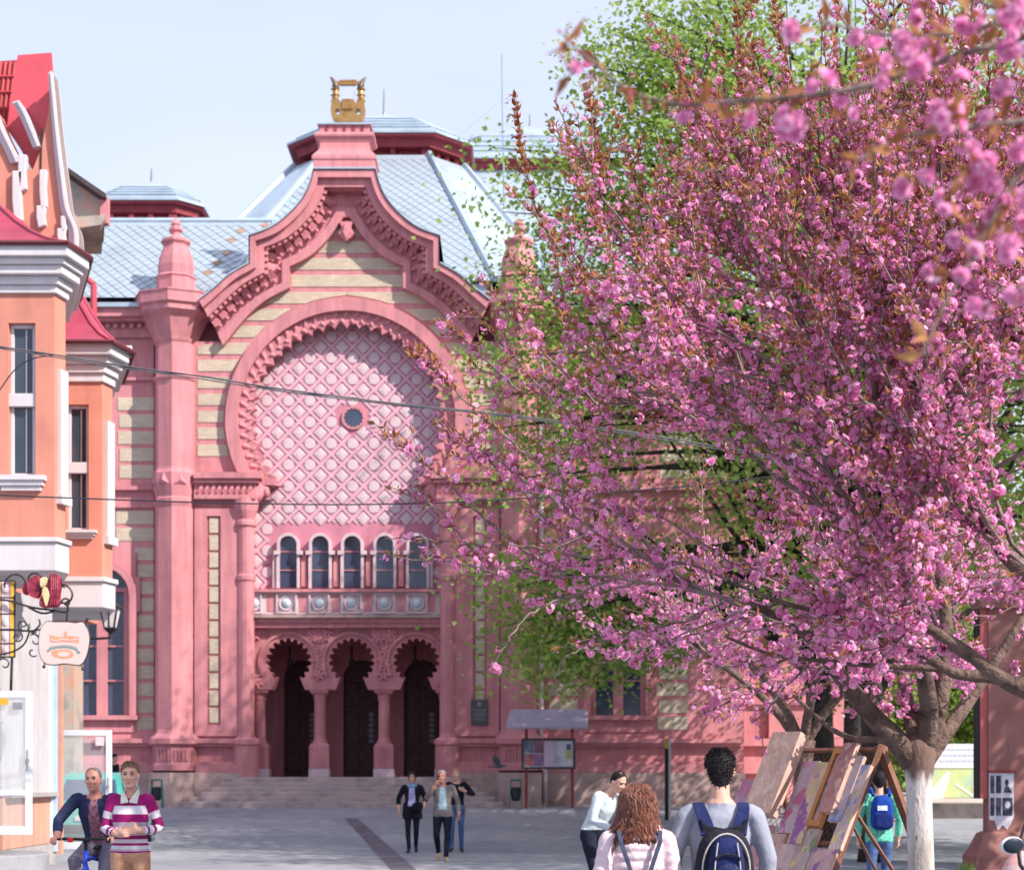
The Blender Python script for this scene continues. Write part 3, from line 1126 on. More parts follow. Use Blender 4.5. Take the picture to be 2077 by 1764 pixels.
for i, x in enumerate(door_x):
    mb = MB()
    zc = FZ + 3.3
    mb.prism([(x + 0.61, FZ + 0.01)] + [(x + 0.61 * math.cos(PI * k / 12), zc + 0.61 * math.sin(PI * k / 12)) for k in range(13)] + [(x - 0.61, FZ + 0.01)], YF + BD + 0.22, YF + BD + 0.32)
    d = mb.build('door', WOOD, hall)
    mb = MB()
    for sx in (-0.31, 0.31):
        for (z0, z1) in ((0.15, 0.95), (1.1, 2.2), (2.35, 3.15)):
            mb.box2((x + sx - 0.22, YF + BD + 0.18, FZ + z0), (x + sx + 0.22, YF + BD + 0.225, FZ + z1))
    mb.build('door_panel', WOOD, d, bevel=0.03)
    mb = MB()
    for kz in range(6):
        mb.ellipsoid((x + 0.31, YF + BD + 0.17, FZ + 1.2 + kz * 0.18), (0.1, 0.03, 0.08), 8, 5)
    mb.build('door_grille', GREYMET, d)
    # pointed ribs of the vault between the bays
for x in door_x:
    mb = MB().tube([(x - 0.1, YF + AD + 1.1, FZ + 3.9 + 0.3), (x - 0.1, YF + AD + 1.1, FZ + 3.75)], [0.05, 0.02], 5)
    mb.ellipsoid((x - 0.1, YF + AD + 1.1, FZ + 3.68), (0.09, 0.09, 0.14), 8, 6)
    mb.build('porch_lamp', IRON, hall)

# steps
for k in range(6):
    z1 = FZ - 0.01 - k * (FZ - 0.02 - ramp(51.4)) / 6.2
    w0 = 226 + k * 17
    mb = MB()
    y0 = YF - 0.5 - 0.33 * (k + 1)
    mb.box2((XA - w0 / S, y0, -0.1 + ramp(y0)), (XA + w0 / S + 0.1, YF - 0.5 - 0.33 * k - 0.004, z1 - 0.004))
    mb.build('step', STEPM, hall, bevel=0.02)

# plinth of the centre part, mouldings across the front
def plinth(u0, u1, dy, stone=True):
    mb = MB()
    rect_u(mb, u0, u1, 1497, 1506, dy - 0.28, dy + 0.2)
    rect_u(mb, u0, u1, 1506.3, 1513, dy - 0.18, dy + 0.2)
    rect_u(mb, u0, u1, 1544, 1550, dy - 0.20, dy + 0.2)
    rect_u(mb, u0, u1, 1550.3, 1566, dy - 0.26, dy + 0.2)
    mb.build('plinth_moulding', PINK, hall)
    mb = MB()
    q0, q1 = P(u0, 1566, YF + dy), P(u1, 1566, YF + dy)
    mb.box2((q0.x, YF + dy - 0.32, GZ - 0.3), (q1.x, YF + dy + 0.2, q0.z - 0.01))
    mb.build('plinth_stone', BASE, hall, bevel=0.02)
plinth(396, 490, 0)
plinth(918, 1012, 0)

# wings
def wing(u0, u1, dy, wu, cream_bands):
    """side wall with a tall twin window (centre wu), cream bands, cornice"""
    hw, vt, vb = 56, 1150, 1450
    mb = MB()
    prism_u(mb, [(u0, 1640), (u0, vb), (u1, vb), (u1, 1640)], dy, dy + 0.4)
    op = arched(wu, hw, vt, vb - 0.0)
    if u0 < wu < u1:
        prism_u(mb, [(u0, vb - 0.01), (u0, 612), (u1, 612), (u1, vb - 0.01)] + op[::-1], dy, dy + 0.4)
    mb.build('wing_wall', PINK, hall)
    # window surround, frame, panes
    mb = MB()
    frame_between(mb, arched(wu, hw + 14, vt - 14, vb), arched(wu, hw, vt, vb), dy - 0.14, dy + 0.05)
    ow = mb.build('window', PINK, hall)
    mb = MB()
    prism_u(mb, op, dy + 0.28, dy + 0.32)
    mb.build('pane', PANE, ow)
    mb = MB()
    rect_u(mb, wu - 10, wu + 10, vt + 2, vb, dy + 0.08, dy + 0.29)
    for sg in (-1, 1):
        rect_u(mb, *sorted((wu + sg * 45, wu + sg * 56)), vt + 40, vb, dy + 0.12, dy + 0.29)
    rect_u(mb, wu - 56, wu + 56, vt + 42, vt + 50, dy + 0.10, dy + 0.29)
    mb.build('mullion', PINK, ow)
    for v in (1310, 1380):
        mb = MB()
        rect_u(mb, wu - 45, wu + 45, v - 1.6, v + 1.6, dy + 0.2, dy + 0.285)
        mb.build('glazing_bar', PINK, ow)
    mb = MB()
    rect_u(mb, wu - 72, wu + 72, vb + 0.3, vb + 9, dy - 0.22, dy + 0.29)
    prism_u(mb, [(wu - 62, vb + 9.3), (wu + 62, vb + 9.3), (wu + 70, vb + 34), (wu - 70, vb + 34)], dy - 0.05, dy + 0.02)
    mb.build('sill', PINK, ow)
    # stepped ears beside the window head
    for sg in (-1, 1):
        mb = MB()
        for k, (a, v0, v1) in enumerate(((70, 1060, 1110), (78, 1110, 1180), (72, 1180, 1240))):
            rect_u(mb, *sorted((wu + sg * (hw + 12), wu + sg * a)), v0 + 60, v1 + 60, dy - 0.10 - 0.01 * k, dy + 0.02)
        mb.build('window_ear', PINK, hall)
    for (a, b, vs0, vs1) in cream_bands:
        v = vs0
        while v + 26 <= vs1:
            mb = MB()
            rect_u(mb, a + random.uniform(-3, 3), b, v, v + 26, dy - 0.02, dy + 0.1)
            mb.build('brick_band', CREAM, hall)
            v += 34.3
    # string course, cornice, gutter
    mb = MB()
    for (a, b, d) in ((985, 993, 0.16), (1022, 1029, 0.10), (765, 771, 0.10)):
        rect_u(mb, u0, u1, a, b, dy - d, dy + 0.1)
        mb.build('string_course', PINK, hall)
        mb = MB()
    rect_u(mb, u0, u1, 641, 650, dy - 0.45, dy + 0.1)
    rect_u(mb, u0, u1, 622, 640.7, dy - 0.60, dy + 0.1)
    rect_u(mb, u0, u1, 650.3, 684, dy - 0.12, dy + 0.1)
    mb.build('wing_cornice', PINK, hall)
    mb = MB()
    rect_u(mb, u0, u1, 613, 621.6, dy - 0.72, dy + 0.6)
    mb.build('gutter', SILVER, hall)
    uu = u0 + 8
    while uu < u1:
        q = P(uu, 664, YF + dy)
        place('dentil', dentil, hall, (q.x, YF + dy - 0.18, q.z))
        uu += 16
    plinth(u0, u1, dy)
wing(118, 312, 0.35, 206, [(240, 312, 806, 980), (238, 312, 1036, 1110), (276, 312, 1110, 1480)])
wing(1102, 1508, 0.35, 1254, [(1112, 1176, 806, 980), (1338, 1470, 806, 980), (1334, 1395, 1110, 1480), (1112, 1172, 1110, 1480)])
# farther sunlit wing to the right
mb = MB()
rect_u(mb, 1509, 1800, 640, 1640, 2.2, 2.7)
mb.build('far_wing_wall', PINK, hall)
mb = MB()
rect_u(mb, 1509, 1800, 1497, 1512, 1.95, 2.3)
rect_u(mb, 1509, 1800, 1544, 1568, 1.98, 2.3)
rect_u(mb, 1509, 1800, 1420, 1428, 2.05, 2.3)
rect_u(mb, 1560, 1590, 700, 1496, 2.0, 2.3)
rect_u(mb, 1690, 1720, 700, 1496, 2.0, 2.3)
mb.build('far_wing_moulding', PINK, hall)
# drain pipe in the corner
mb = MB()
q0 = P(1098, 690, YF - 0.1)
mb.tube([(q0.x, YF - 0.12, q0.z), (q0.x, YF - 0.12, GZ + 1.35), (q0.x + 0.12, YF - 0.3, GZ + 1.1), (q0.x + 0.12, YF - 0.3, GZ + 0.1)], 0.075, 10)
mb.build('drain_pipe', mat('pinkish_pipe', (0.46, 0.36, 0.38), var=0.15), hall, smooth=True)
q0 = P(197, 690, YF - 0.3)
RPIPE = mat('red_painted_pipe', (0.45, 0.06, 0.09), rough=0.6, var=0.1)
mb = MB()
mb.tube([P(168, 560, YF - 0.5), P(190, 577, YF - 0.5)], 0.09, 8)
mb.tube([P(190, 577, YF - 0.5), P(190, 645, YF - 0.5)], 0.10, 8)
mb.build('red_pipe', RPIPE, hall)

# roofs -----------------------------------------------------------
SHAPES = []
def shingle_mesh(a, b, nrm_t=0.018):
    mb = MB()
    # diamond plate in the local XZ... laid on X (across) and Y (up the slope), thickness along Z
    g = 0.93
    mb.loft([[(-a * g, 0, 0), (0, -b * g, 0.012), (a * g, 0, 0), (0, b * g, -0.008)], [(-a * g, 0, nrm_t), (0, -b * g, nrm_t + 0.014), (a * g, 0, nrm_t), (0, b * g, nrm_t - 0.006)]])
    return mb
def roof_face(bl, br, tr, tl, ux, uy, name='shingle', limit=0, rusty=0.0, pick=None):
    """cover a sloping four-sided face (bottom left, bottom right, top right, top left) with diamond shingles"""
    bl, br, tr, tl = map(Vector, (bl, br, tr, tl))
    ex = (br - bl).normalized()
    nrm = ex.cross((tl - bl)).normalized()
    ey = nrm.cross(ex).normalized()
    if nrm.z < 0:
        nrm = -nrm
    H = (tl - bl).dot(ey)
    def lim(y):
        t = y / H
        l = bl.lerp(tl, t); r = br.lerp(tr, t)
        return (l - bl).dot(ex), (r - bl).dot(ex)
    out = []
    j = 0
    y = uy
    while y < H - uy * 0.6:
        x0, x1 = lim(y)
        x = math.floor(x0 / (2 * ux)) * 2 * ux + (ux if j % 2 else 0)
        while x < x1 - ux * 0.6:
            if x > x0 + ux * 0.6:
                out.append(bl + ex * x + ey * y)
            x += 2 * ux
        y += uy
        j += 1
    M = Matrix((ex, ey, nrm)).transposed()
    return out, M
sh_u, sh_v = 0.19, 0.29
SHMB = shingle_mesh(sh_u, sh_v)
SHME = raw_mesh('shingle', SHMB.v, SHMB.f, [SHING])
SHRUST = raw_mesh('shingle', SHMB.v, SHMB.f, [RUST])
def lay(parent, faces, n_parts, rust_fn=None):
    pts = []
    for f in faces:
        o, M = roof_face(*f, sh_u, sh_v)
        pts += [(p, M) for p in o]
    random.shuffle(pts)
    pts.sort(key=lambda q: (q[0] - Vector((XA + 4, YF, 18))).length)
    for p, M in pts[:n_parts]:
        o = place('shingle', SHRUST if rust_fn and rust_fn(p) else SHME, parent, p)
        o.rotation_euler = M.to_euler()
    rest = pts[n_parts:]
    if rest:
        mb = MB()
        for p, M in rest:
            mb.add([M @ q + p for q in SHMB.v], SHMB.f, 1 if rust_fn and rust_fn(p) else 0)
        stuff(mb.build('shingles', [SHING, RUST], parent, fix=False))
# central mansard
RB = [(XA - 4.6, YF + 3.2, 18.0), (XA + 4.6, YF + 3.2, 18.0), (XA + 2.0, YF + 11.7, 25.2), (XA - 2.0, YF + 11.7, 25.2)]
yb = YF + 11.7 + 4.0
RBk = [(XA - 4.6, yb + 8.5, 18.0), (XA + 4.6, yb + 8.5, 18.0), (XA + 2.0, yb, 25.2), (XA - 2.0, yb, 25.2)]
# the right and left slopes sit farther out behind a chamfer
def poly_mesh(mb, pts):
    mb.add(pts, [tuple(range(len(pts)))])
croot_mb = MB()
wR = XA + 7.6
poly_mesh(croot_mb, [RB[0], RB[1], RB[2], RB[3]])
cr = [(XA + 4.6, YF + 3.2, 18.0), (wR, YF + 6.8, 18.0), (XA + 3.3, YF + 13.0, 25.2), (XA + 2.0, YF + 11.7, 25.2)]
cl = [(2 * XA - x, y, z) for x, y, z in cr]
poly_mesh(croot_mb, cr)
poly_mesh(croot_mb, cl)
poly_mesh(croot_mb, [(wR, YF + 6.8, 18.0), (wR, YF + 22, 18.0), (XA + 3.3, YF + 17.0, 25.2), (XA + 3.3, YF + 13.0, 25.2)])
poly_mesh(croot_mb, [(2 * XA - wR, YF + 6.8, 18.0), (2 * XA - wR, YF + 22, 18.0), (XA - 3.3, YF + 17.0, 25.2), (XA - 3.3, YF + 13.0, 25.2)])
poly_mesh(croot_mb, [(2 * XA - wR, YF + 22, 18.0), (wR, YF + 22, 18.0), (XA + 3.3, YF + 17.0, 25.2), (XA - 3.3, YF + 17.0, 25.2)])
croof = croot_mb.build('main_roof', SILVER, hall)
lay(croof, [tuple(RB), tuple(cr)], 290)
mb = MB()
for s in (-1, 1):
    for (a, b) in (((4.6, 3.2, 18.0), (2.0, 11.7, 25.2)), ((7.6, 6.8, 18.0), (3.3, 13.0, 25.2))):
        mb.tube([(XA + s * a[0], YF + a[1], a[2] + 0.05), (XA + s * b[0], YF + b[1], b[2] + 0.05)], 0.13, 6)
mb.build('hip_cap', SILVER, croof)
# walls that carry the roofs
mb = MB()
mb.box2((XA - 7.5, YF + 5.2, GZ), (XA + 7.5, YF + 22, 17.95))
mb.build('nave_wall', PINK, hall)
mb = MB()
mb.box2((XA - 4.5, YF + 3.4, 14.0), (XA + 4.5, YF + 6.0, 17.95))
mb.build('gable_back_wall', SILVER, hall)
def lantern(cx, cy, hw, fw, z_wall0, z_wall1, z_eave, z_top, pole, over=0.55):
    def ring(w, f, z):
        pts = [(-f, -w), (f, -w), (w, -f), (w, f), (f, w), (-f, w), (-w, f), (-w, -f)]
        return [Vector((cx + a, cy + b, z)) for a, b in pts]
    mb = MB()
    mb.loft([ring(hw * 1.02, fw * 1.02, z_wall0), ring(hw * 1.02, fw * 1.02, z_wall0 + 0.15), ring(hw * 0.93, fw * 0.93, z_wall0 + 0.2), ring(hw * 0.93, fw * 0.93, z_wall1), ring(hw * 1.05, fw * 1.05, z_wall1 + 0.05), ring(hw * 1.08, fw * 1.08, z_eave)])
    mb.loft([ring(hw + over - 0.08, fw + over * .6 - 0.08, z_eave - 0.10), ring(hw + over - 0.03, fw + over * .6 - 0.03, z_eave - 0.004)])  # dark red ring added so the eave's underside looks shaded
    ln = mb.build('lantern_wall', DKRED, hall)
    mb = MB()
    mb.loft([ring(hw + over, fw + over * .6, z_eave), ring(hw + over, fw + over * .6, z_eave + 0.08), ring(hw * 0.55, fw * 0.55, z_eave + (z_top - z_eave) * 0.62), ring(0.12, 0.08, z_top)])
    lr = mb.build('lantern_roof', SILVER, ln)
    mb = MB()
    for k in range(1, 5):
        t = k / 5
        r0 = (hw + over) * (1 - t) + hw * 0.55 * t
        f0 = (fw + over * .6) * (1 - t) + fw * 0.55 * t
        zz = z_eave + 0.08 + (z_top - z_eave) * 0.62 * t + 0.03
        rg = ring(r0 + 0.02, f0 + 0.02, zz)
        mb.tube(rg + [rg[0]], 0.035, 4)
    mb.build('seam', SILVER, lr)
    mb = MB()
    mb.tube([(cx, cy, z_top - 0.1), (cx, cy, z_top + pole * 0.15), (cx, cy, z_top + pole)], [0.13, 0.06, 0.035], 6)
    mb.build('roof_spike', GREYMET, lr)
    # posts and brackets round the wall
    for a, b in zip(ring(hw * 0.97, fw * 0.97, 0), ring(hw * 0.97, fw * 0.97, 0)[1:]):
        for t in (0.03, 0.35, 0.65, 0.97):
            p = a.lerp(b, t)
            mb = MB().box2((p.x - 0.09, p.y - 0.09, z_wall0 + 0.1), (p.x + 0.09, p.y + 0.09, z_eave - 0.02))
            if b.y <= cy:
                mb.build('wall_post', DKRED, ln)
lantern(XA + 0.05, YF + 15.0, 3.05, 1.9, 24.9, 25.5, 25.95, 27.95, 1.05)
ym = YF + 7.5
lantern(P(308, 0, ym).x, ym, 1.75, 1.15, 20.4, 21.0, 21.4, 22.7, 0.5, 0.35)
# rear block with a second, larger lantern to the right
yr = YF + 22
lantern(P(1075, 0, yr).x, yr, 4.4, 3.2, 25.6, 26.6, 27.0, 30.1, 0.6)
mb = MB()
q = P(1075, 400, yr)
mb.loft([[(q.x - 8, yr - 8, 17.5), (q.x + 8, yr - 8, 17.5), (q.x + 8, yr + 8, 17.5), (q.x - 8, yr + 8, 17.5)], [(q.x - 4.4, yr - 4.4, q.z), (q.x + 4.4, yr - 4.4, q.z), (q.x + 4.4, yr + 4.4, q.z), (q.x - 4.4, yr + 4.4, q.z)]])
mb.build('rear_roof', SILVER, hall)
mb = MB().box2((q.x - 7.9, yr - 7.9, GZ), (q.x + 7.9, yr + 7.9, 17.5))
mb.build('rear_wall', PINK, hall)
# wing roofs
random.seed(11)
def wing_roof(x0, x1, xr0, xr1, n_parts, rust):
    ze, zr = hz(612, 0.3), P(0, 449, YF + 5.2).z
    a, b, c, d = (x0, YF - 0.2, ze), (x1, YF - 0.2, ze), (xr1, YF + 5.2, zr), (xr0, YF + 5.2, zr)
    mb = MB()
    poly_mesh(mb, [a, b, c, d])
    poly_mesh(mb, [d, c, (x1, YF + 11, ze), (x0, YF + 11, ze)])
    poly_mesh(mb, [b, (x1, YF + 11, ze), c])
    poly_mesh(mb, [a, d, (x0, YF + 11, ze)])
    w = mb.build('wing_roof', SILVER, hall)
    lay(w, [(a, b, c, d)], n_parts, rust)
    mb = MB()
    mb.tube([d, c], 0.12, 6)
    mb.build('ridge_cap', SILVER, w)
    mb = MB().box2((x0 + 0.2, YF + 0.8, GZ), (x1 - 0.2, YF + 10.8, ze - 0.02))
    mb.build('wing_body', PINK, hall)
lx = P(440, 0, YF + 4).x
rust_l = lambda p: (p.x > P(400, 0, YF + 2).x) and (math.sin(p.x * 7.1 + p.z * 3.3) * math.sin(p.z * 5.7 - p.x * 2.1) > 0.72)
wing_roof(-16.2, -9.2, -14.0, -8.2, 5, rust_l)
wing_roof(1.0, 7.4, 1.0, 6.6, 5, None)
# pedestal of the lyre
k = (YF - 0.5) / F
pc = Vector((P(700, 0, YF - 0.4).x, YF - 0.15, 0))
def psq(hw, hd, v):
    z = hz(v, -0.5)
    return [(pc.x - hw * k, pc.y - hd * k, z), (pc.x + hw * k, pc.y - hd * k, z), (pc.x + hw * k, pc.y + hd * k, z), (pc.x - hw * k, pc.y + hd * k, z)]
mb = MB()
prof = [(63, 345), (62, 331), (65, 328), (65, 322), (60, 316), (54, 310), (50, 302), (49, 292), (53, 287), (56, 284), (60, 281), (61, 277), (58, 273), (50, 272), (50, 258), (53, 257)]
mb.loft([psq(w, w * 0.62, v) for w, v in prof])
ped = mb.build('pedestal', PINK, hall)
mb = MB().loft([psq(55, 36, 256.8), psq(55, 36, 253.5)])
mb.build('pedestal_cap', SILVER, ped)
for i in range(5):
    mb = MB()
    x = pc.x + (-36 + 18 * i) * k
    y = pc.y - 50 * 0.62 * k
    mb.box2((x - 0.045, y - 0.02, hz(269, -0.5)), (x + 0.045, y + 0.02, hz(260, -0.5)))
    mb.build('pedestal_slot', DKRED, ped)

# the gilded lyre
ly_y = YF - 0.15
def L(zx, zy):
    return P(648 + zx * 0.1177, 141.2 + zy * 0.1177, ly_y)
lyre = thing('lyre', 'gilded lyre ornament standing on the pedestal above the gable', 'ornament', L(495, 940))
mb = MB()
def hole(cx, cz, r, n=12):
    return [(cx + r * math.cos(2 * PI * i / n), cz + r * 1.15 * math.sin(2 * PI * i / n)) for i in range(n + 1)]
left = [(495, 935), (285, 935), (245, 890), (212, 820), (200, 720), (208, 620), (225, 555), (322, 560), (330, 610), (365, 600), (400, 545), (495, 538)]
mid = (495, 740)
hl = hole(318, 758, 46)
# left half outline with a keyhole cut to its opening
polyL = left[:5] + [(272, 758)] + [(318 - 46 * math.cos(2 * PI * i / 12), 758 + 52 * math.sin(2 * PI * i / 12)) for i in range(13)] + [(271, 756)] + [(200.5, 718)] + left[5:]
for mir in (0, 1):
    pl = [((990 - x) if mir else x, z) for x, z in polyL]
    mb.prism([(L(x, z).x, L(x, z).z) for x, z in pl], ly_y - 0.16, ly_y + 0.16)
mb.build('lyre_body', GOLD, lyre, bevel=0.03)
for mir in (0, 1):
    def X(x):
        return (990 - x) if mir else x
    mb = MB()
    mb.tube([L(X(270), 570), L(X(272), 480), L(X(280), 380), L(X(285), 320)], [0.105, 0.10, 0.09, 0.085], 8)
    for zz in (545, 450, 345):
        mb.tube([L(X(272), zz + 14), L(X(272), zz), L(X(272), zz - 14)], [0.09, 0.15, 0.09], 10)
    mb.build('lyre_arm', GOLD, lyre, smooth=True)
    mb = MB()
    mb.tube([L(X(290), 330), L(X(282), 280), L(X(255), 220), L(X(222), 165), L(X(185), 128)], [0.1, 0.09, 0.075, 0.05, 0.015], 8)
    mb.tube([L(X(290), 300), L(X(230), 285), L(X(212), 292)], [0.04, 0.035, 0.02], 6)
    mb.build('lyre_horn', mat('tarnished_gilding', (0.16, 0.12, 0.09), rough=0.5, var=0.3, metal=0.5), lyre, smooth=True)
mb = MB()
mb.tube([L(300, 262), L(345, 255)], 0.025, 6)
mb.tube([L(640, 252), L(690, 245)], 0.025, 6)
mb.tube([L(345, 210), L(640, 205)], 0.06, 8)
mb.tube([L(350, 260), L(635, 258)], 0.05, 8)
mb.box((L(495, 235).x, ly_y, L(495, 235).z), (0.98, 0.09, 0.09))
mb.build('crossbar', GOLD, lyre)
mb = MB()
for i in range(6):
    x = 400 + i * 38
    mb.tube([L(x + 10, 262), L(x, 545)], 0.011, 4)
mb.build('string', mat('pale_wire', (0.55, 0.55, 0.58), rough=0.4, var=0.05), lyre)
mb = MB()
for i in range(5):
    x = 420 + i * 36
    mb.prism([(L(x - 16, 560).x, L(x, 560).z), (L(x + 16, 560).x, L(x, 560).z), (L(x + 16, 720).x, L(x, 720).z), (L(x - 16, 720).x, L(x, 720).z)], ly_y - 0.2, ly_y - 0.15)
mb.build('lyre_flute', GOLD, lyre)
# antenna mast on the roofs
mast = P(1026, 300, YF + 14)
mb = MB()
mb.tube([mast - Vector((0, 0, 7)), P(1018, 110, YF + 14)], [0.055, 0.03], 6)
mb.tube([P(1023, 200, YF + 14), P(925, 280, YF + 13)], 0.009, 4)
tag(mb.build('antenna_mast', mat('grey_blue_mast', (0.25, 0.33, 0.42), rough=0.6, var=0.1)), 'thin grey antenna mast rising behind the hall roof', 'antenna')
# ------------------------------------------------------------------ salmon house on the left side of the street
WX = -7.9
house = thing('corner_house', 'salmon town house with white trim, crimson bay roofs and a curved gable', 'house', (-9.5, 27, 0))
GLASS_L = glass_mat('house_window_glass', (0.035, 0.05, 0.07), 0.05)
DADO = mat('peach_render', (0.54, 0.27, 0.20), rough=0.9, var=0.12, scale=2, bump=0.25, bscale=50, streak=0.2)
SHOPW = mat('white_shop_wall', (0.45, 0.41, 0.43), rough=0.85, var=0.08, scale=2, bump=0.15, bscale=40, streak=0.15)
FOOT = mat('grey_stone_footing', (0.36, 0.33, 0.33), rough=0.9, var=0.2, scale=2.5, bump=0.4, bscale=14)

def offset_plan(plan, d):
    """push the right-hand side of a bay plan outwards by d (plan runs A back-left .. anticlockwise)"""
    c = Vector((min(p[0] for p in plan), (plan[0][1] + plan[-1][1]) / 2))
    out = []
    n = len(plan)
    for i in range(n):
        p0, p1, p2 = Vector(plan[i - 1]), Vector(plan[i]), Vector(plan[(i + 1) % n])
        e0, e1 = (p1 - p0).normalized(), (p2 - p1).normalized()
        n0, n1 = Vector((e0.y, -e0.x)), Vector((e1.y, -e1.x))
        b = (n0 + n1)
        b = b / max(b.dot(n0), 0.3)
        out.append(tuple(p1 + b * d))
    return out

def bay(Y, plan, z, s, win, sill, roof, u_strip):
    zz = lambda v: EYE + (V0 - v) / s
    xx = lambda u: (u - U0) / s
    z_b, z_t = z
    # wall: front slab with an opening for the window, then the other sides
    mb = MB()
    A, B, C, D, E = plan
    u0, u1, v0, v1 = win
    wx0, wx1, wz0, wz1 = xx(u0), xx(u1), zz(v1), zz(v0)
    t = 0.28
    mb.box2((A[0], Y, z_b), (wx0, Y + t, z_t))
    mb.box2((wx1, Y, z_b), (B[0], Y + t, z_t))
    mb.box2((wx0, Y, z_b), (wx1, Y + t, wz0))
    mb.box2((wx0, Y, wz1), (wx1, Y + t, z_t))
    mb.prism_z([B, C, D, (D[0] - 0.25, D[1]), (C[0] - 0.25, C[1] + 0.05), (B[0] - 0.02, Y + t)], z_b, z_t)
    mb.box2((A[0], E[1] - 0.2, z_b), (D[0] - 0.25, E[1], z_t))
    w = mb.build('bay_wall', SALMON, house)
    # dark room behind
    mb = MB().box2((A[0] + 0.1, Y + 1.2, z_b + 0.05), (B[0] - 0.3, Y + 1.3, z_t - 0.05))
    mb.build('room_wall', mat('dim_room', (0.10, 0.085, 0.08), var=0.2), house)
    # window: two sashes one above the other
    wn_ = MB()
    f = 0.055
    yy0, yy1 = Y + 0.1, Y + 0.17
    mid = zz((v0 + v1) / 2)
    def bar(a, b, c, d, y0=yy0, y1=yy1):
        wn_.box2((a, y0, c), (b, y1, d))
    bar(wx0, wx0 + f, wz0, wz1)
    bar(wx1 - f * 1.3, wx1, wz0, wz1)
    bar(wx0 + f, wx1 - f * 1.3, wz1 - f, wz1)
    bar(wx0 + f, wx1 - f * 1.3, wz0, wz0 + f)
    bar(wx0 - 0.01, wx1 + 0.015, mid - 0.095, mid + 0.095, Y + 0.03, yy1 + 0.01)
    ow = wn_.build('window', WHITE, house, bevel=0.008)
    for (a, b) in ((wz0 + f, mid - 0.095), (mid + 0.095, wz1 - f)):
        mb = MB().box2((wx0 + f, Y + 0.13, a), (wx1 - f * 1.3, Y + 0.14, b))
        mb.build('pane', GLASS_L, ow)
        mb = MB().box2((wx0 + f + (wx1 - wx0) * 0.42, Y + 0.115, a + 0.02), (wx0 + f + (wx1 - wx0) * 0.47, Y + 0.155, b - 0.02))
        mb.build('sash_bar', WHITE, ow)
    su0, su1, sv0, sv1 = sill
    mb = MB()
    dz = (zz(sv0) - zz(sv1)) / 3
    for k in range(3):
        g = 0.035 * k
        mb.box2((xx(su0) + g, Y - 0.16 + g, zz(sv0) - dz * (k + 1)), (xx(su1) - g, Y + 0.1, zz(sv0) - dz * k - 0.002))
    mb.build('sill', WHITE, ow)
    # white corner strip on the chamfer
    us0, us1, vs0, vs1 = u_strip
    c0, c1 = Vector(B), Vector(C)
    d = (c1 - c0)
    nrm = Vector((d.y, -d.x)).normalized()
    mb = MB()
    q = [c0 + d * 0.3, c0 + d * 0.98, c0 + d * 0.98 + nrm * 0.05, c0 + d * 0.3 + nrm * 0.05]
    mb.prism_z([tuple(p) for p in q], zz(vs1), zz(vs0))
    q = [c0 + d * 0.18, c0 + d * 1.1, c0 + d * 1.1 + nrm * 0.09, c0 + d * 0.18 + nrm * 0.09]
    mb.prism_z([tuple(p) for p in q], zz(vs1) - 0.14, zz(vs1))
    q = [c0 + d * 0.3, c0 + d * 0.98, c0 + d * 0.64 + nrm * 0.1]
    mb.build('corner_strip', WHITE, house)

# nearer bay
Y1, s1 = 25.0, F / 25.0
plan1 = [(-9.6, Y1), (-6.63, Y1), (-6.56, Y1 + 0.35), (-7.2, Y1 + 2.3), (-9.6, Y1 + 2.3)]
z1 = lambda v: EYE + (V0 - v) / s1
bay(Y1, plan1, (z1(1092), z1(592)), s1, (17, 72, 655, 965), (-4, 95, 966, 996), None, (114, 130, 745, 1000))
# farther bay
Y2, s2 = 30.0, F / 30.0
plan2 = [(-9.6, Y2), (-7.13, Y2), (-7.04, Y2 + 0.4), (-7.65, Y2 + 2.4), (-9.6, Y2 + 2.4)]
z2 = lambda v: EYE + (V0 - v) / s2
bay(Y2, plan2, (z2(1172), z2(770)), s2, (135, 180, 820, 1075), (127, 198, 1076, 1093), None, (207, 228, 850, 1085))

def tier(plan, d, za, zb, mb, m=0):
    mb.prism_z(offset_plan(plan, d), za, zb, m)
def cornice(plan, z, tiers, name='cornice'):
    mb = MB()
    for d0, a, b in tiers:
        tier(plan, d0, z(a), z(b) - 0.003, mb)
    return mb.build(name, WHITE, house, bevel=0.012)
cornice(plan1, z1, [(0.05, 596, 580), (0.10, 580, 563), (0.20, 563, 545), (0.25, 545, 532), (0.33, 532, 508)])
cornice(plan2, z2, [(0.05, 775, 758), (0.10, 758, 742), (0.17, 742, 726), (0.28, 726, 703)])
# soffit slabs that carry the bays
cornice(plan1, z1, [(0.05, 1158, 1100), (0.09, 1100, 1090)], 'bay_corbel')
cornice(plan2, z2, [(0.05, 1232, 1180), (0.10, 1180, 1170)], 'bay_corbel')
# bell-cast crimson roofs of the bays
def bay_roof(plan, z0, prof, apex):
    base = offset_plan(plan, 0.36)
    rings = []
    for k, dz in prof:
        rings.append([(apex[0] + (p[0] - apex[0]) * k, apex[1] + (p[1] - apex[1]) * k, z0 + dz) for p in base])
    mb = MB().loft(rings)
    r = mb.build('bay_roof', REDROOF, house)
    mb = MB()
    for i in (1, 2, 3):
        mb.tube([rg[i] for rg in rings], 0.035, 5)
    mb.build('roof_seam', REDROOF, r)
    mb = MB()
    mb.tube([Vector(p) for p in rings[0][0:4]], 0.04, 5)
    mb.build('eave_edge', mat('dark_eave', (0.12, 0.03, 0.04)), r)
bay_roof(plan1, z1(508), [(1.0, 0), (0.93, 0.05), (0.80, 0.16), (0.66, 0.33), (0.52, 0.55), (0.42, 0.74), (0.34, 0.90)], (-8.35, Y1 + 1.3))
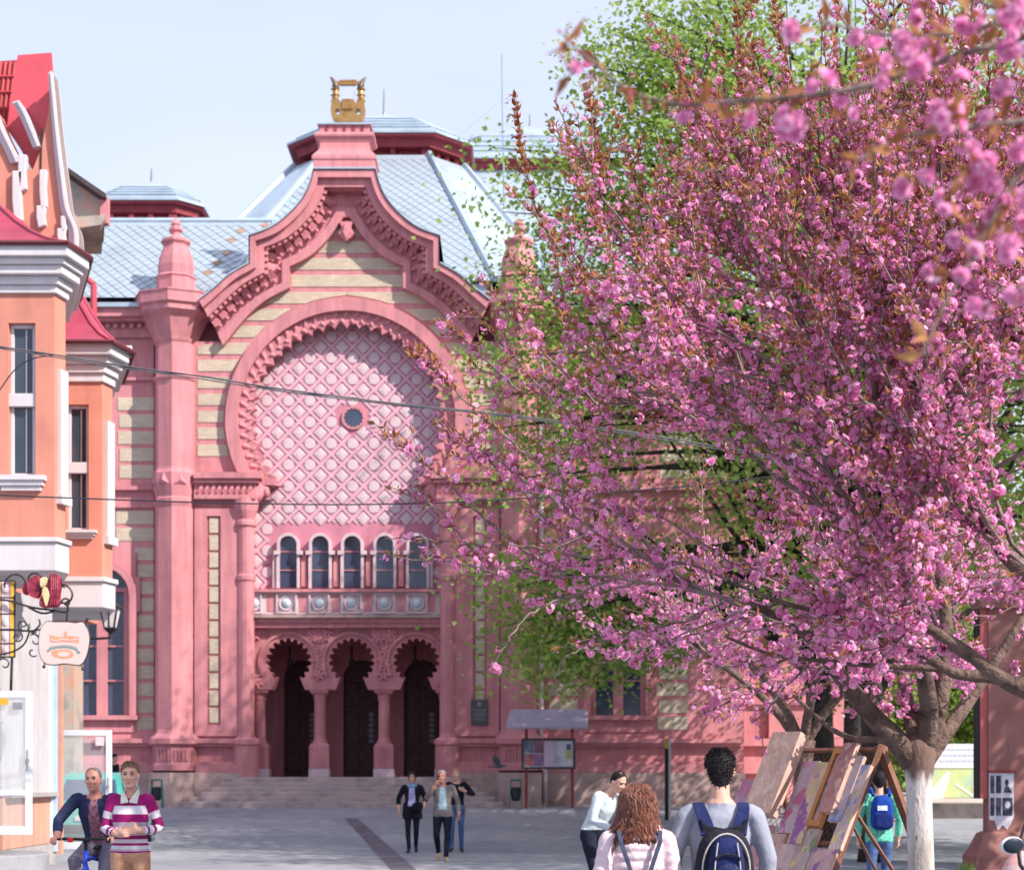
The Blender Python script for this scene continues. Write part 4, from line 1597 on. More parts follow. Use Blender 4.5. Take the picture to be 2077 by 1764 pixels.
bay_roof(plan2, z2(703), [(1.0, 0), (0.92, 0.07), (0.78, 0.22), (0.62, 0.48), (0.46, 0.85), (0.3, 1.3)], (-8.3, Y2 + 1.4))

# upper storey wall between the bays and main body of the house
mb = MB()
mb.box2((-14, 26.0, 4.62), (WX - 0.25, 34, 9.6))
mb.build('house_wall', SALMON, house)
# ground floor wall along the street: white shop wall, peach dado, stone footing
def street_wall(y0, y1, z0, z1_, t, m, name):
    mb = MB().box2((WX - 0.4, y0, z0), (WX + t, y1, z1_))
    return mb.build(name, m, house)
for (y0, y1) in ((20.0, 25.4), (26.7, 29.65)):
    street_wall(y0, y1, 1.32, 4.58, 0.0, SHOPW, 'shop_wall')
    street_wall(y0, y1, 0.5, 1.3, 0.02, DADO, 'dado')
    street_wall(y0, y1, -0.05, 0.49, 0.06, FOOT, 'footing')
    mb = MB().box2((WX - 0.1, y0 + 0.1, 1.3), (WX + 0.14, y1 - 0.1, 1.37))
    mb.build('sill_ledge', FOOT, house)
mb = MB().box2((WX - 0.4, 25.4, 3.0), (WX - 0.02, 26.7, 4.58))
mb.build('door_lintel', SHOPW, house)
MB().box2((-10.2, 29.7, -0.05), (-9.6, 34.0, 4.6)).build('side_wall', SHOPW, house)
# blue-grey jambs of the entrance and a copper coloured strip beside it
mb = MB().box2((WX - 0.1, 29.5, 0.35), (WX + 0.1, 29.64, 4.0))
mb.build('door_jamb', mat('blue_grey_profile', (0.36, 0.50, 0.66), rough=0.3, var=0.1, spec=0.6), house)
mb = MB().box2((WX - 0.05, 29.42, 0.35), (WX + 0.06, 29.49, 4.0))
mb.build('door_jamb', PVC, house)
mb = MB().box2((WX - 0.05, 29.66, 0.3), (WX + 0.16, 29.78, 4.2))
mb.build('door_jamb', DADO, house)
# dark interior behind the doorways
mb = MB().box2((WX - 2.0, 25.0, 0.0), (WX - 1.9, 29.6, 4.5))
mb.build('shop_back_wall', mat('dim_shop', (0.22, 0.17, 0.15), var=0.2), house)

# open glazed door leaves that stand square to the wall
def door_leaf(Y, x0, x1, z0, z1_, mids, m_frame, parent):
    mb = MB()
    f = 0.10
    mb.box2((x0, Y, z0), (x0 + f, Y + 0.06, z1_))
    mb.box2((x1 - f, Y, z0), (x1, Y + 0.06, z1_))
    mb.box2((x0 + f, Y, z1_ - f), (x1 - f, Y + 0.06, z1_))
    mb.box2((x0 + f, Y, z0), (x1 - f, Y + 0.06, z0 + f * 1.3))
    for zm in mids:
        mb.box2((x0 + f, Y, zm), (x1 - f, Y + 0.06, zm + 0.08))
    d = mb.build('door', m_frame, parent, bevel=0.008)
    lv = [z0 + f * 1.3] + [q for zm in mids for q in (zm, zm + 0.08)] + [z1_ - f]
    for a, b in zip(lv[::2], lv[1::2]):
        mb = MB().box2((x0 + f, Y + 0.025, a), (x1 - f, Y + 0.035, b))
        mb.build('pane', CLEAR, d)
    mb = MB()
    mb.tube([(x1 - 0.05, Y - 0.05, z0 + 0.95), (x1 - 0.05, Y - 0.05, z0 + 1.25)], 0.014, 6)
    mb.box2((x1 - 0.07, Y - 0.05, z0 + 1.08), (x1 - 0.03, Y, z0 + 1.12))
    mb.build('handle', GREYMET, d)
    return d
def clear_glass():
    m = bpy.data.materials.new('clear_door_glass')
    m.use_nodes = True
    nt = m.node_tree
    b = nt.nodes['Principled BSDF']
    out = nt.nodes['Material Output']
    b.inputs['Base Color'].default_value = (0.8, 0.85, 0.9, 1)
    b.inputs['Roughness'].default_value = 0.03
    tr = nt.nodes.new('ShaderNodeBsdfTransparent')
    tr.inputs['Color'].default_value = (0.92, 0.95, 0.96, 1)
    mx = nt.nodes.new('ShaderNodeMixShader')
    mx.inputs['Fac'].default_value = 0.12
    nt.links.new(tr.outputs[0], mx.inputs[1])
    nt.links.new(b.outputs[0], mx.inputs[2])
    nt.links.new(mx.outputs[0], out.inputs['Surface'])
    return m
CLEAR = clear_glass()
a, b = P(112, 1722, 30.0), P(226, 1480, 30.0)
d2 = door_leaf(30.0, a.x, b.x, a.z, b.z, [], PVC, house)
mb = MB().box2((b.x - 0.27, 29.97, b.z - 0.27), (b.x - 0.13, 30.0, b.z - 0.12))
mb.build('notice', WHITE, d2)
a, b = P(-30, 1693, 25.3), P(64, 1401, 25.3)
d1 = door_leaf(25.3, a.x, b.x, a.z, b.z, [P(0, 1613, 25.3).z], PVC, house)
mb = MB().box2((b.x - 0.27, 25.27, b.z - 0.27), (b.x - 0.135, 25.3, b.z - 0.165))
mb.build('notice', GREYMET, d1)
mb = MB().box2((a.x, 25.27, b.z - 0.2), (P(17, 0, 25.3).x, 25.3, b.z - 0.11))
mb.build('sticker', mat('orange_sticker', (0.75, 0.33, 0.03), var=0.1), d1)

# low round steps at the shop door
for (r, z0, z1_, x, y) in ((1.45, 0.0, 0.26, WX + 0.0, 25.6), (1.0, 0.26, 0.5, WX + 0.0, 25.6)):
    mb = MB()
    pts = [(x + r * math.cos(t) * 1.0, y + r * math.sin(t) * 1.15) for t in [-PI / 2 + PI * i / 16 for i in range(17)]]
    mb.prism_z(pts, z0 - 0.02, z1_ - 0.002)
    mb.build('step', mat('grey_step', (0.27, 0.27, 0.295), rough=0.8, var=0.15, bump=0.3, bscale=20), house, bevel=0.02)

# curved gable above the bays -------------------------------------
yg = 27.6
def G(u, v, y=yg):
    q = P(u, v, yg)
    return Vector((q.x, y, q.z))
# main roof behind
mb = MB()
r0, r1 = G(36, 112), G(104, 107)
poly = [(u, v) for u, v in ((36, 112), (104, 107), (107, 150), (97, 235), (86, 300), (66, 345), (40, 300), (14, 262), (20, 210))]
mb.prism([(P(u, v, yg + 0.33).x, P(u, v, yg + 0.33).z) for u, v in poly], yg + 0.33, yg + 0.38)
mb.build('roof_verge', mat('red_verge_sheet', (0.55, 0.075, 0.10), rough=0.5, var=0.08, spec=0.4), house)
mb = MB()
poly = [(-60, 128), (34, 122), (20, 215), (8, 262), (-60, 262)]
mb.prism([(P(u, v, yg + 0.9).x, P(u, v, yg + 0.9).z) for u, v in poly], yg + 0.9, yg + 1.0)
for i in range(9):
    u = -52 + i * 9.5
    pr = [P(u + 6, 127, yg + 0.88), P(u - 4, 215, yg + 0.88), P(u - 10, 260, yg + 0.88)]
    mb.tube(pr, 0.035, 5)
for v in (158, 190, 222):
    mb.tube([P(-60, v, yg + 0.86), P(34 - (v - 122) * 0.15, v - 2, yg + 0.86)], 0.03, 5)
mb.build('tile_roof', mat('red_tile_roof', (0.40, 0.05, 0.06), rough=0.55, var=0.2, scale=5), house)
# salmon gable wall with its sweeping right edge
edge = spline([(108, 150), (113, 200), (119, 260), (126, 320), (133, 372), (141, 425), (158, 468), (160, 512)], 4)
poly = [(-60, 515), (-60, 225), (-4, 228), (12, 268), (30, 305), (42, 342), (66, 345), (84, 300), (97, 235), (107, 150)] + edge + [(160, 515)]
mb = MB().prism([(G(u, v).x, G(u, v).z) for u, v in poly], yg, yg + 0.3)
mb.build('gable_wall', SALMON, house)
# white mouldings on the gable
def strip(pts, w, d, name='gable_trim', y=yg, h=3, tp=0.45):
    for k in range(h):
        mb = MB()
        n_ = len(pts) - 1
        g_ = [w * (tp + (1 - tp) * q_ / n_) for q_ in range(n_ + 1)]
        o = [(p[0] - e_ * (k / h), p[1]) for p, e_ in zip(pts, g_)]
        i = [(p[0] - e_ * ((k + 0.92) / h), p[1] + 1.5) for p, e_ in zip(pts, g_)]
        pl = o + i[::-1]
        mb.prism([(G(u, v).x, G(u, v).z) for u, v in pl], y - d * (1 - 0.3 * k), y + (0.33 if k == 0 else 0.1 + 0.003 * k))
        mb.build(name, WHITE, house)
strip(edge, 20, 0.12)
for line, w in (([(-4, 228), (12, 268), (30, 305), (42, 332)], 16), ([(42, 208), (55, 232), (68, 262), (84, 300)], 13)):
    strip(spline(line, 4), w * 1.25, 0.10, h=3, tp=1.0)
for (u, v, w, h) in ((48, 352, 18, 70), (38, 400, 22, 100), (90, 385, 16, 75), (86, 440, 20, 40), (132, 455, 14, 28), (128, 480, 20, 28)):
    mb = MB()
    pl = [(u - w / 2, v - h / 2), (u + w / 2, v - h / 2), (u + w * 0.35, v), (u + w / 2, v + h / 2), (u - w * 0.3, v + h / 2 + 6), (u - w / 2, v + h * 0.1)]
    mb.prism([(G(a, b).x, G(a, b).z) for a, b in pl], yg - 0.09, yg + 0.05)
    mb.build('gable_scroll', WHITE, house, bevel=0.02)
mb = MB().prism([(G(u, v).x, G(u, v).z) for u, v in ((83, 260), (86, 262), (84, 350), (81, 350))], yg - 0.015, yg + 0.02)
mb.build('gable_slit', IRON, house)
# main roof body so that the gable has a house behind it
mb = MB()
mb.add([(-14, 26.5, 9.5), (-8.3, 26.5, 9.5), (-8.3, 34, 9.5), (-14, 34, 9.5), (-11, 28.2, 12.6), (-11, 33, 12.6)], [(0, 1, 4), (1, 2, 5, 4), (2, 3, 5), (3, 0, 4, 5), (0, 3, 2, 1)])
mb.build('main_roof', REDROOF, house)
# floodlight on the cornice of the farther bay
fl = thing('floodlight', 'small white floodlight fixed to the end of the house cornice', 'lamp', P(260, 716, 30.6))
mb = MB()
c = P(260, 713, 30.6)
mb.box(c, (0.14, 0.1, 0.2), rot=Matrix.Rotation(0.35, 3, 'X'))
mb.build('lamp_body', WHITE, fl, bevel=0.02)
mb = MB().tube([c + Vector((-0.22, 0.05, -0.05)), c + Vector((-0.03, 0.02, 0))], 0.02, 6)
mb.build('bracket', GREYMET, fl)
mb = MB().box(c + Vector((0, -0.06, -0.02)), (0.1, 0.02, 0.14), rot=Matrix.Rotation(0.35, 3, 'X'))
mb.build('lens', GREYMET, fl)

# ------------------------------------------------------------------ older house behind
old = thing('old_house', 'weathered plaster house with exposed brick under a dark sloping eave', 'house', (-15.5, 43, 0))
PLAST = mat('patchy_plaster', (0.40, 0.34, 0.30), rough=0.9, var=0.3, scale=1.6, bump=0.5, bscale=8, hue=(0.62, 0.24, 0.13), hfac=0.9)
yo = 42.0
mb = MB()
def taper(mb, pl, y0, y1, shift):
    a = [P(u, v, y0) for u, v in pl]
    k = y1 / y0
    b = [Vector((P(u - shift, v, y1).x, y1, p.z)) for (u, v), p in zip(pl, a)]
    mb.loft([a, b])
taper(mb, [(60, 320), (134, 345), (208, 395), (212, 440), (60, 440)], yo, yo + 3, 6)
taper(mb, [(60, 439), (150, 439), (150, 900), (60, 900)], yo + 0.1, yo + 3, 6)
q = P(150, 900, yo + 0.1)
mb.box2((P(60, 0, yo).x, yo + 0.1, 0), (q.x, yo + 1, q.z))
mb.build('wall', PLAST, old)
mb = MB()
pl = [(80, 322), (135, 338), (214, 392), (216, 400), (208, 399), (133, 347), (80, 330)]
taper(mb, pl, yo - 0.35, yo + 3.2, 6)
mb.build('roof', mat('dark_old_roof', (0.07, 0.05, 0.055), rough=0.8, var=0.3), old)
mb = MB()
pl = [(150, 440), (213, 436), (214, 442), (205, 456), (160, 462)]
taper(mb, pl, yo - 0.5, yo - 0.002, 2)
mb.build('string_course', PLAST, old)
mb = MB().box2((P(205, 0, yo).x, yo - 0.1, P(0, 455, yo).z), (P(220, 0, yo).x, yo + 0.15, P(0, 402, yo).z))
mb.build('corner_pier', PINK, old)

# ------------------------------------------------------------------ shop sign, emblem sign, stained glass, wall lantern
ys_ = 24.3
def Q(u, v, y=None):
    q = P(u, v, ys_)
    return Vector((q.x, ys_ if y is None else y, q.z))
sign = thing('hanging_sign', 'pale hanging shop sign with an orange cake emblem and a dark ribbon', 'sign', Q(131, 1352))
SIGNB = mat('cream_sign_board', (0.56, 0.46, 0.44), rough=0.6, var=0.05, scale=3)
ORNG = mat('orange_sign_print', (0.80, 0.28, 0.17), rough=0.6, var=0.15, scale=20)
GREYP = mat('grey_green_ribbon', (0.20, 0.24, 0.24), rough=0.6, var=0.15, scale=30)
def Zs(x, z):
    """point in the enlarged view of the sign"""
    return (x / 6.632, 1146.6 + z / 6.632)
out = spline([(640, 755), (760, 765), (920, 765), (1020, 778), (1110, 765), (1150, 820), (1185, 880), (1205, 1000), (1180, 1160), (1145, 1260), (1090, 1330), (1000, 1330), (880, 1315), (760, 1330), (660, 1325), (590, 1290), (545, 1190), (530, 1050), (545, 900), (580, 810), (640, 755)], 3)[:-1]
pl = [Zs(*p) for p in out]
mb = MB().prism([(Q(u, v).x, Q(u, v).z) for u, v in pl], ys_ - 0.03, ys_ + 0.03)
mb.build('board', SIGNB, sign)
mb = MB()
pts = [Q(u, v) for u, v in pl]
mb.tube(pts + [pts[0]], 0.016, 6)
for (x, z) in ((590, 1360), (1115, 1390), (1175, 720)):
    mb.ellipsoid(Q(*Zs(x, z)), (0.025, 0.025, 0.025), 8, 6)
mb.tube([Q(*Zs(x, z)) for x, z in ((1145, 820), (1150, 770), (1175, 722))], 0.012, 5)
mb.tube([Q(*Zs(x, z)) for x, z in ((585, 1280), (600, 1320), (590, 1360))], 0.01, 5)
mb.tube([Q(*Zs(x, z)) for x, z in ((1090, 1330), (1110, 1370), (1118, 1390))], 0.014, 5)
mb.build('iron_rim', IRON, sign)
def printed(poly, m, name, d=0.034):
    mb = MB().prism([(Q(*Zs(x, z)).x, Q(*Zs(x, z)).z) for x, z in poly], ys_ - d, ys_ - 0.029)
    mb.build(name, m, sign)
printed([(675, 935), (720, 940), (790, 965), (860, 955), (890, 955), (960, 950), (1030, 955), (1070, 960), (1068, 1045), (960, 1030), (870, 1025), (770, 1030), (690, 1030)], ORNG, 'cake_layer')
printed([(885, 950), (865, 920), (890, 880), (912, 905), (905, 945)], ORNG, 'flame')
printed([(690, 985), (760, 1010), (850, 985), (950, 1000), (1060, 975), (1060, 992), (950, 1016), (850, 1002), (760, 1026), (690, 1003)], SIGNB, 'icing_line', 0.038)
printed([(630, 1150), (665, 1120), (670, 1105), (780, 1085), (870, 1078), (960, 1085), (1050, 1110), (1055, 1135), (1090, 1165), (1075, 1190), (1040, 1180), (1040, 1145), (950, 1115), (870, 1108), (780, 1115), (680, 1140), (665, 1165)], GREYP, 'ribbon')
printed([(700, 1150), (760, 1140), (870, 1128), (960, 1140), (1000, 1175), (1000, 1215), (960, 1240), (870, 1250), (760, 1235), (720, 1215)], ORNG, 'cake_base')
printed([(770, 1190), (820, 1165), (870, 1158), (920, 1165), (955, 1190), (915, 1222), (860, 1230), (810, 1220)], SIGNB, 'oval_window', 0.038)
for k in range(11):
    x = 690 + k * 33
    zc = 1066 + abs(x - 862) ** 2 * 0.00055
    printed([(x, zc - 4), (x + 10, zc - 8), (x + 12, zc - 2), (x + 3, zc + 3)], SIGNB, 'ribbon_letter', 0.040)
# scrolled iron bracket between wall and sign
mb = MB()
def curl(mb, cx, cz, r0, r1, a0, a1, w=0.011, n=26):
    pts = []
    for i in range(n + 1):
        t = i / n
        a, r = a0 + (a1 - a0) * t, r0 + (r1 - r0) * t
        u, v = Zs(cx + r * math.cos(a), cz + r * math.sin(a))
        pts.append(Q(u, v))
    mb.tube(pts, w, 5)
curl(mb, 310, 800, 95, 12, 0.2, 8.5)
curl(mb, 230, 960, 85, 15, -1.2, 6.0)
curl(mb, 470, 1010, 95, 20, -2.2, 3.2)
curl(mb, 430, 800, 110, 30, 1.0, 3.6)
curl(mb, 60, 1330, 90, 25, -2.5, 2.5)
curl(mb, 440, 1160, 70, 20, 0.8, 4.8)
for line in ([(-250, 860), (260, 870), (400, 880), (545, 860)], [(400, 880), (330, 1050), (190, 1150), (0, 1195), (-200, 1200)], [(400, 880), (520, 960), (535, 1060)], [(300, 690), (370, 800), (400, 880)], [(525, 720), (535, 800), (430, 900)], [(895, 765), (905, 560), (905, 470)]):
    mb.tube([Q(*Zs(x, z)) for x, z in spline(line, 5)], 0.014, 5)
mb.tube([Q(*Zs(-250, 860)), Vector((WX, ys_ + 0.05, Q(*Zs(0, 860)).z))], 0.016, 5)
mb.tube([Q(*Zs(-200, 1200)), Vector((WX, ys_ + 0.05, Q(*Zs(0, 1200)).z))], 0.016, 5)
mb.build('iron_bracket', IRON, sign)

em = thing('emblem_sign', 'carved maroon and cream emblem in iron scrolls above the shop door', 'sign', Q(85, 1250))
MAR = mat('maroon_carved_wood', (0.24, 0.02, 0.05), rough=0.5, var=0.4, scale=9, bump=0.6, bscale=14, hue=(0.45, 0.10, 0.14))
CRM = mat('cream_carved_wood', (0.62, 0.47, 0.27), rough=0.6, var=0.2, scale=9, bump=0.4, bscale=16)
yem = ys_ + 0.5
def E_(x, z):
    u, v = Zs(x, z)
    q = P(u, v, yem)
    return q
def carved(poly, m, name, d, parent=em):
    mb = MB().prism([(E_(x, z).x, E_(x, z).z) for x, z in poly], yem - d, yem + 0.05)
    return mb.build(name, m, parent, bevel=0.02)
carved(spline([(390, 200), (450, 170), (530, 130), (560, 260), (545, 400), (500, 440), (420, 410), (380, 330), (390, 200)], 3)[:-1], MAR, 'drape', 0.09)
carved(spline([(690, 120), (760, 110), (830, 180), (825, 300), (810, 420), (800, 540), (700, 570), (560, 560), (560, 450), (640, 330), (690, 120)], 3)[:-1], MAR, 'drape', 0.10)
carved(spline([(570, 190), (640, 165), (665, 210), (630, 290), (575, 300), (570, 190)], 3)[:-1], CRM, 'scroll_head', 0.14)
carved(spline([(610, 300), (650, 300), (690, 380), (690, 440), (650, 560), (620, 480), (600, 400), (610, 300)], 3)[:-1], CRM, 'scroll_tail', 0.13)
carved(spline([(320, 240), (370, 260), (380, 350), (350, 400), (310, 340), (320, 240)], 3)[:-1], MAR, 'drape', 0.05)
for k in range(4):
    x = 715 + k * 26
    mb = MB().tube([E_(x, 130) + Vector((0, -0.11, 0)), E_(x + 6, 330) + Vector((0, -0.12, 0)), E_(x - 10, 540) + Vector((0, -0.11, 0))], [0.012, 0.02, 0.012], 5)
    mb.build('drape_fold', MAR, em)
mb = MB()
ys_save = ys_
ys_ = yem
curl(mb, 470, 190, 95, 80, -3.2, 0.3, 0.014)
curl(mb, 210, 260, 150, 130, -3.4, 0.4, 0.014)
curl(mb, 850, 420, 165, 70, -1.7, 2.0, 0.016)
curl(mb, 890, 500, 70, 20, -3.4, 3.0, 0.014)
curl(mb, 790, 400, 150, 130, 2.2, 5.4, 0.012)
for line in ([(-300, 440), (100, 470), (420, 560), (700, 600), (905, 620), (905, 470)], [(380, 560), (560, 640), (720, 620)]):
    mb.tube([P(*Zs(x, z), yem) for x, z in spline(line, 5)], 0.016, 5)
q = P(*Zs(-300, 440), yem)
mb.tube([q, Vector((WX, yem, q.z))], 0.018, 5)
ys_ = ys_save
mb.build('iron_scroll', IRON, em)

sg = thing('stained_glass_panel', 'tall leaded panel of yellow and lilac glass at the left picture edge', 'panel', P(14, 1335, 24.9))
YG = mat('yellow_leaded_glass', (0.72, 0.40, 0.06), rough=0.25, var=0.35, scale=7, hue=(0.75, 0.62, 0.45))
LG = mat('lilac_leaded_glass', (0.55, 0.45, 0.52), rough=0.25, var=0.35, scale=7, hue=(0.75, 0.70, 0.66))
yy_ = 24.9
rowsv = [1178, 1212, 1245, 1276, 1305, 1332]
for i in range(5):
    for j, (ua, ub) in enumerate(((-22, 2), (4, 20), (21, 29))):
        a, b = P(ua, rowsv[i] + 1.5, yy_), P(ub - 0.05 * i * 4, rowsv[i + 1] - 1.5, yy_)
        mb = MB().box2((a.x, yy_ - 0.02, b.z), (b.x, yy_ + 0.02, a.z))
        mb.build('pane', LG if j == 1 else YG, sg)
        if j == 1:
            mb = MB().ellipsoid(((a.x + b.x) / 2, yy_ - 0.02, (a.z + b.z) / 2), (0.045, 0.03, 0.07), 8, 6)
            mb.build('boss', LG, sg)
mb = MB()
for v in rowsv:
    mb.tube([P(-24, v, yy_), P(31, v, yy_)], 0.012, 5)
for u in (-23, 3, 20.5, 30):
    mb.tube([P(u, 1178, yy_), P(u, 1332, yy_)], 0.014, 5)
mb.tube([P(30, 1178, yy_), P(22, 1400, yy_)], 0.02, 6)
q = P(-24, 1195, yy_)
mb.tube([q, (WX, yy_, q.z)], 0.02, 5)
mb.build('lead_frame', IRON, sg)

yl = 30.9
lam = thing('wall_lantern', 'old-style black lantern with frosted panes on a bracket under the bay', 'lamp', P(224, 1330, yl))
mb = MB()
c = P(224, 1252, yl)
k = yl / F
FROST = mat('frosted_lamp_glass', (0.66, 0.60, 0.62), rough=0.5, var=0.05)
def lr(w, v):
    z = P(0, v, yl).z
    return [(c.x - w * k, c.y - w * k, z), (c.x + w * k, c.y - w * k, z), (c.x + w * k, c.y + w * k, z), (c.x - w * k, c.y + w * k, z)]
MB().loft([lr(10, 1272), lr(17, 1234)]).build('lamp_glass', FROST, lam)
MB().loft([lr(22, 1233), lr(20, 1229), lr(9, 1220), lr(2, 1214)]).build('lamp_roof', IRON, lam)
mb = MB().loft([lr(3, 1284), lr(12, 1275), lr(11, 1272)])
a_, b_ = lr(10.3, 1272), lr(17.4, 1234)
for p, q in zip(a_, b_):
    mb.tube([p, q], 0.014, 5)
m0 = [(Vector(a_[0]) + Vector(a_[1])) / 2, (Vector(b_[0]) + Vector(b_[1])) / 2]
mb.tube(m0, 0.012, 5)
mb.build('lamp_cage', IRON, lam)
mb = MB()
mb.tube([P(224, 1284, yl), P(224, 1293, yl), P(209, 1294, yl), P(170, 1296, yl), P(120, 1296, yl)], [0.03, 0.025, 0.025, 0.02, 0.02], 6)
mb.build('lamp_arm', IRON, lam)
# ------------------------------------------------------------------ people
def cloth(name, col, var=0.18, scale=14, rough=0.9, bump=0.6, bscale=13):
    return mat(name, col, rough=rough, var=var, scale=scale, bump=bump, bscale=bscale, spec=0.15, dist=0.035)
SKIN = mat('skin', (0.60, 0.33, 0.25), rough=0.55, var=0.07, scale=12, spec=0.3)
SKIN2 = mat('ruddy_skin', (0.52, 0.24, 0.18), rough=0.55, var=0.08, scale=12, spec=0.3)
EYE_M = mat('dark_eye', (0.03, 0.02, 0.02), rough=0.3, var=0.1)
LIP = mat('lip', (0.42, 0.15, 0.13), rough=0.5, var=0.05)

def rings_of(path, radii, up=Vector((1, 0, 0)), n=12):
    """elliptic rings along a path; radii = (lateral, depth)"""
    out = []
    for i, p in enumerate(path):
        d = (path[min(i + 1, len(path) - 1)] - path[max(i - 1, 0)]).normalized()
        a = (up - d * up.dot(d))
        if a.length < 1e-4:
            a = d.orthogonal()
        a.normalize()
        b = d.cross(a)
        rx, ry = radii[i]
        out.append([p + a * rx * math.cos(2 * PI * k / n) + b * ry * math.sin(2 * PI * k / n) for k in range(n)])
    return out

class Body:
    def __init__(self):
        self.mb = MB()
        self.s = []          # samples: x y z r tag along
    def limb(self, path, radii, tags, up=Vector((1, 0, 0)), n=12, sub=5, al=0.0):
        path = [Vector(p) for p in path]
        radii = [r if hasattr(r, '__len__') else (r, r) for r in radii]
        # rounded ends
        self.mb.loft(rings_of(path, radii, up, n))
        for e in (0, -1):
            r = radii[e]
            self.mb.ellipsoid(path[e], (r[0] * 0.98, r[1] * 0.98, min(r) * 0.98), 10, 6)
        L = al
        for i in range(len(path) - 1):
            seg = (path[i + 1] - path[i])
            for k in range(sub):
                t = k / sub
                p = path[i] + seg * t
                r = (radii[i][0] * (1 - t) + radii[i + 1][0] * t + radii[i][1] * (1 - t) + radii[i + 1][1] * t) / 2
                self.s.append((p.x, p.y, p.z, r, tags[i], L + seg.length * t))
            L += seg.length
        p, r = path[-1], sum(radii[-1]) / 2
        self.s.append((p.x, p.y, p.z, r, tags[-1] if len(tags) == len(path) else tags[len(path) - 2], L))
    def ball(self, c, r, t, rot=None, al=0.0):
        self.mb.ellipsoid(c, r, 12, 8, rot=rot)
        self.s.append((c[0], c[1], c[2], sum(r) / 3, t, al))

def finish_body(b, name, parent, mats_by_tag, voxel, front=None):
    """fuse the pieces into one continuous skin, then colour it by the nearest piece"""
    me = raw_mesh(name, b.mb.v, b.mb.f, [])
    o = bpy.data.objects.new(name, me)
    COL.objects.link(o)
    r = o.modifiers.new('r', 'REMESH')
    r.mode = 'VOXEL'
    r.voxel_size = voxel
    sm = o.modifiers.new('s', 'SMOOTH')
    sm.factor = 0.5
    sm.iterations = 3
    dg = bpy.context.evaluated_depsgraph_get()
    ev = o.evaluated_get(dg)
    m2 = bpy.data.meshes.new_from_object(ev)
    bpy.data.objects.remove(o)
    bpy.data.meshes.remove(me)
    m2.name = name
    nv = len(m2.vertices)
    co = np.empty(nv * 3, np.float32)
    m2.vertices.foreach_get('co', co)
    co = co.reshape(-1, 3)
    tags = sorted(mats_by_tag)
    S_ = np.array([(x, y, z, rr) for x, y, z, rr, t, al in b.s], np.float32)
    T_ = np.array([tags.index(t) for *_, t, al in b.s])
    A_ = np.array([al for *_, al in b.s], np.float32)
    best = np.full(nv, 1e9, np.float32)
    idx = np.zeros(nv, np.int32)
    for i in range(len(S_)):
        d = np.sqrt(((co - S_[i, :3]) ** 2).sum(1)) - S_[i, 3]
        m = d < best
        best[m] = d[m]
        idx[m] = i
    vt, va = T_[idx], A_[idx]
    np_f = len(m2.polygons)
    ls = np.empty(np_f, np.int32)
    m2.polygons.foreach_get('loop_start', ls)
    lv = np.empty(len(m2.loops), np.int32)
    m2.loops.foreach_get('vertex_index', lv)
    ft = vt[lv[ls]].copy()
    fc = np.empty(np_f * 3, np.float32)
    m2.polygons.foreach_get('center', fc)
    fc = fc.reshape(-1, 3)
    fn = np.empty(np_f * 3, np.float32)
    m2.polygons.foreach_get('normal', fn)
    fn = fn.reshape(-1, 3)
    if front:
        front(fc, fn, ft, tags)
    for t in tags:
        m2.materials.append(mats_by_tag[t])
    m2.polygons.foreach_set('material_index', ft.astype(np.int32))
    m2.polygons.foreach_set('use_smooth', np.ones(np_f, bool))
    at = m2.attributes.new('along', 'FLOAT', 'POINT')
    at.data.foreach_set('value', va.astype(np.float32))
    o = bpy.data.objects.new(name, m2)
    COL.objects.link(o)
    o.parent = parent
    return o

def hand(b, wrist, d, thumb, curl=0.5, sc=1.0, palm_n=None):
    """palm and five fingers: d = direction of the hand, thumb = side of the thumb; fingers bend towards palm_n"""
    d = Vector(d).normalized()
    t = (Vector(thumb) - d * Vector(thumb).dot(d)).normalized()
    n = Vector(palm_n).normalized() if palm_n else d.cross(t)
    n = (n - d * n.dot(d) - t * n.dot(t)).normalized()
    w = Vector(wrist)
    pl = 0.085 * sc
    b.limb([w, w + d * pl * 0.5, w + d * pl], [(0.03 * sc, 0.022 * sc), (0.042 * sc, 0.019 * sc), (0.042 * sc, 0.016 * sc)], ['skin'] * 2, up=t, n=10)
    for k, (off, L) in enumerate(((0.030, 0.070), (0.010, 0.080), (-0.011, 0.074), (-0.031, 0.058))):
        p = w + d * pl + t * off * sc
        pts = [p]
        ang = 0.25 + curl * 0.5
        for seg in (0.45, 0.32, 0.25):
            dirn = d * math.cos(ang) + n * math.sin(ang)
            pts.append(pts[-1] + dirn * L * seg * sc)
            ang += curl * 0.9
        b.limb(pts, [0.0105 * sc, 0.0098 * sc, 0.0092 * sc, 0.008 * sc], ['skin'] * 3, n=7, sub=2)
    p = w + d * pl * 0.25 + t * 0.035 * sc
    q = p + (d * 0.6 + t * 0.75 + n * 0.2).normalized() * 0.042 * sc
    b.limb([w + d * 0.02 * sc + t * 0.015 * sc, p, q, q + (d * 0.9 + n * (0.3 + curl * 0.4)).normalized() * 0.032 * sc], [0.018 * sc, 0.016 * sc, 0.012 * sc, 0.0095 * sc], ['skin'] * 3, n=7, sub=2)

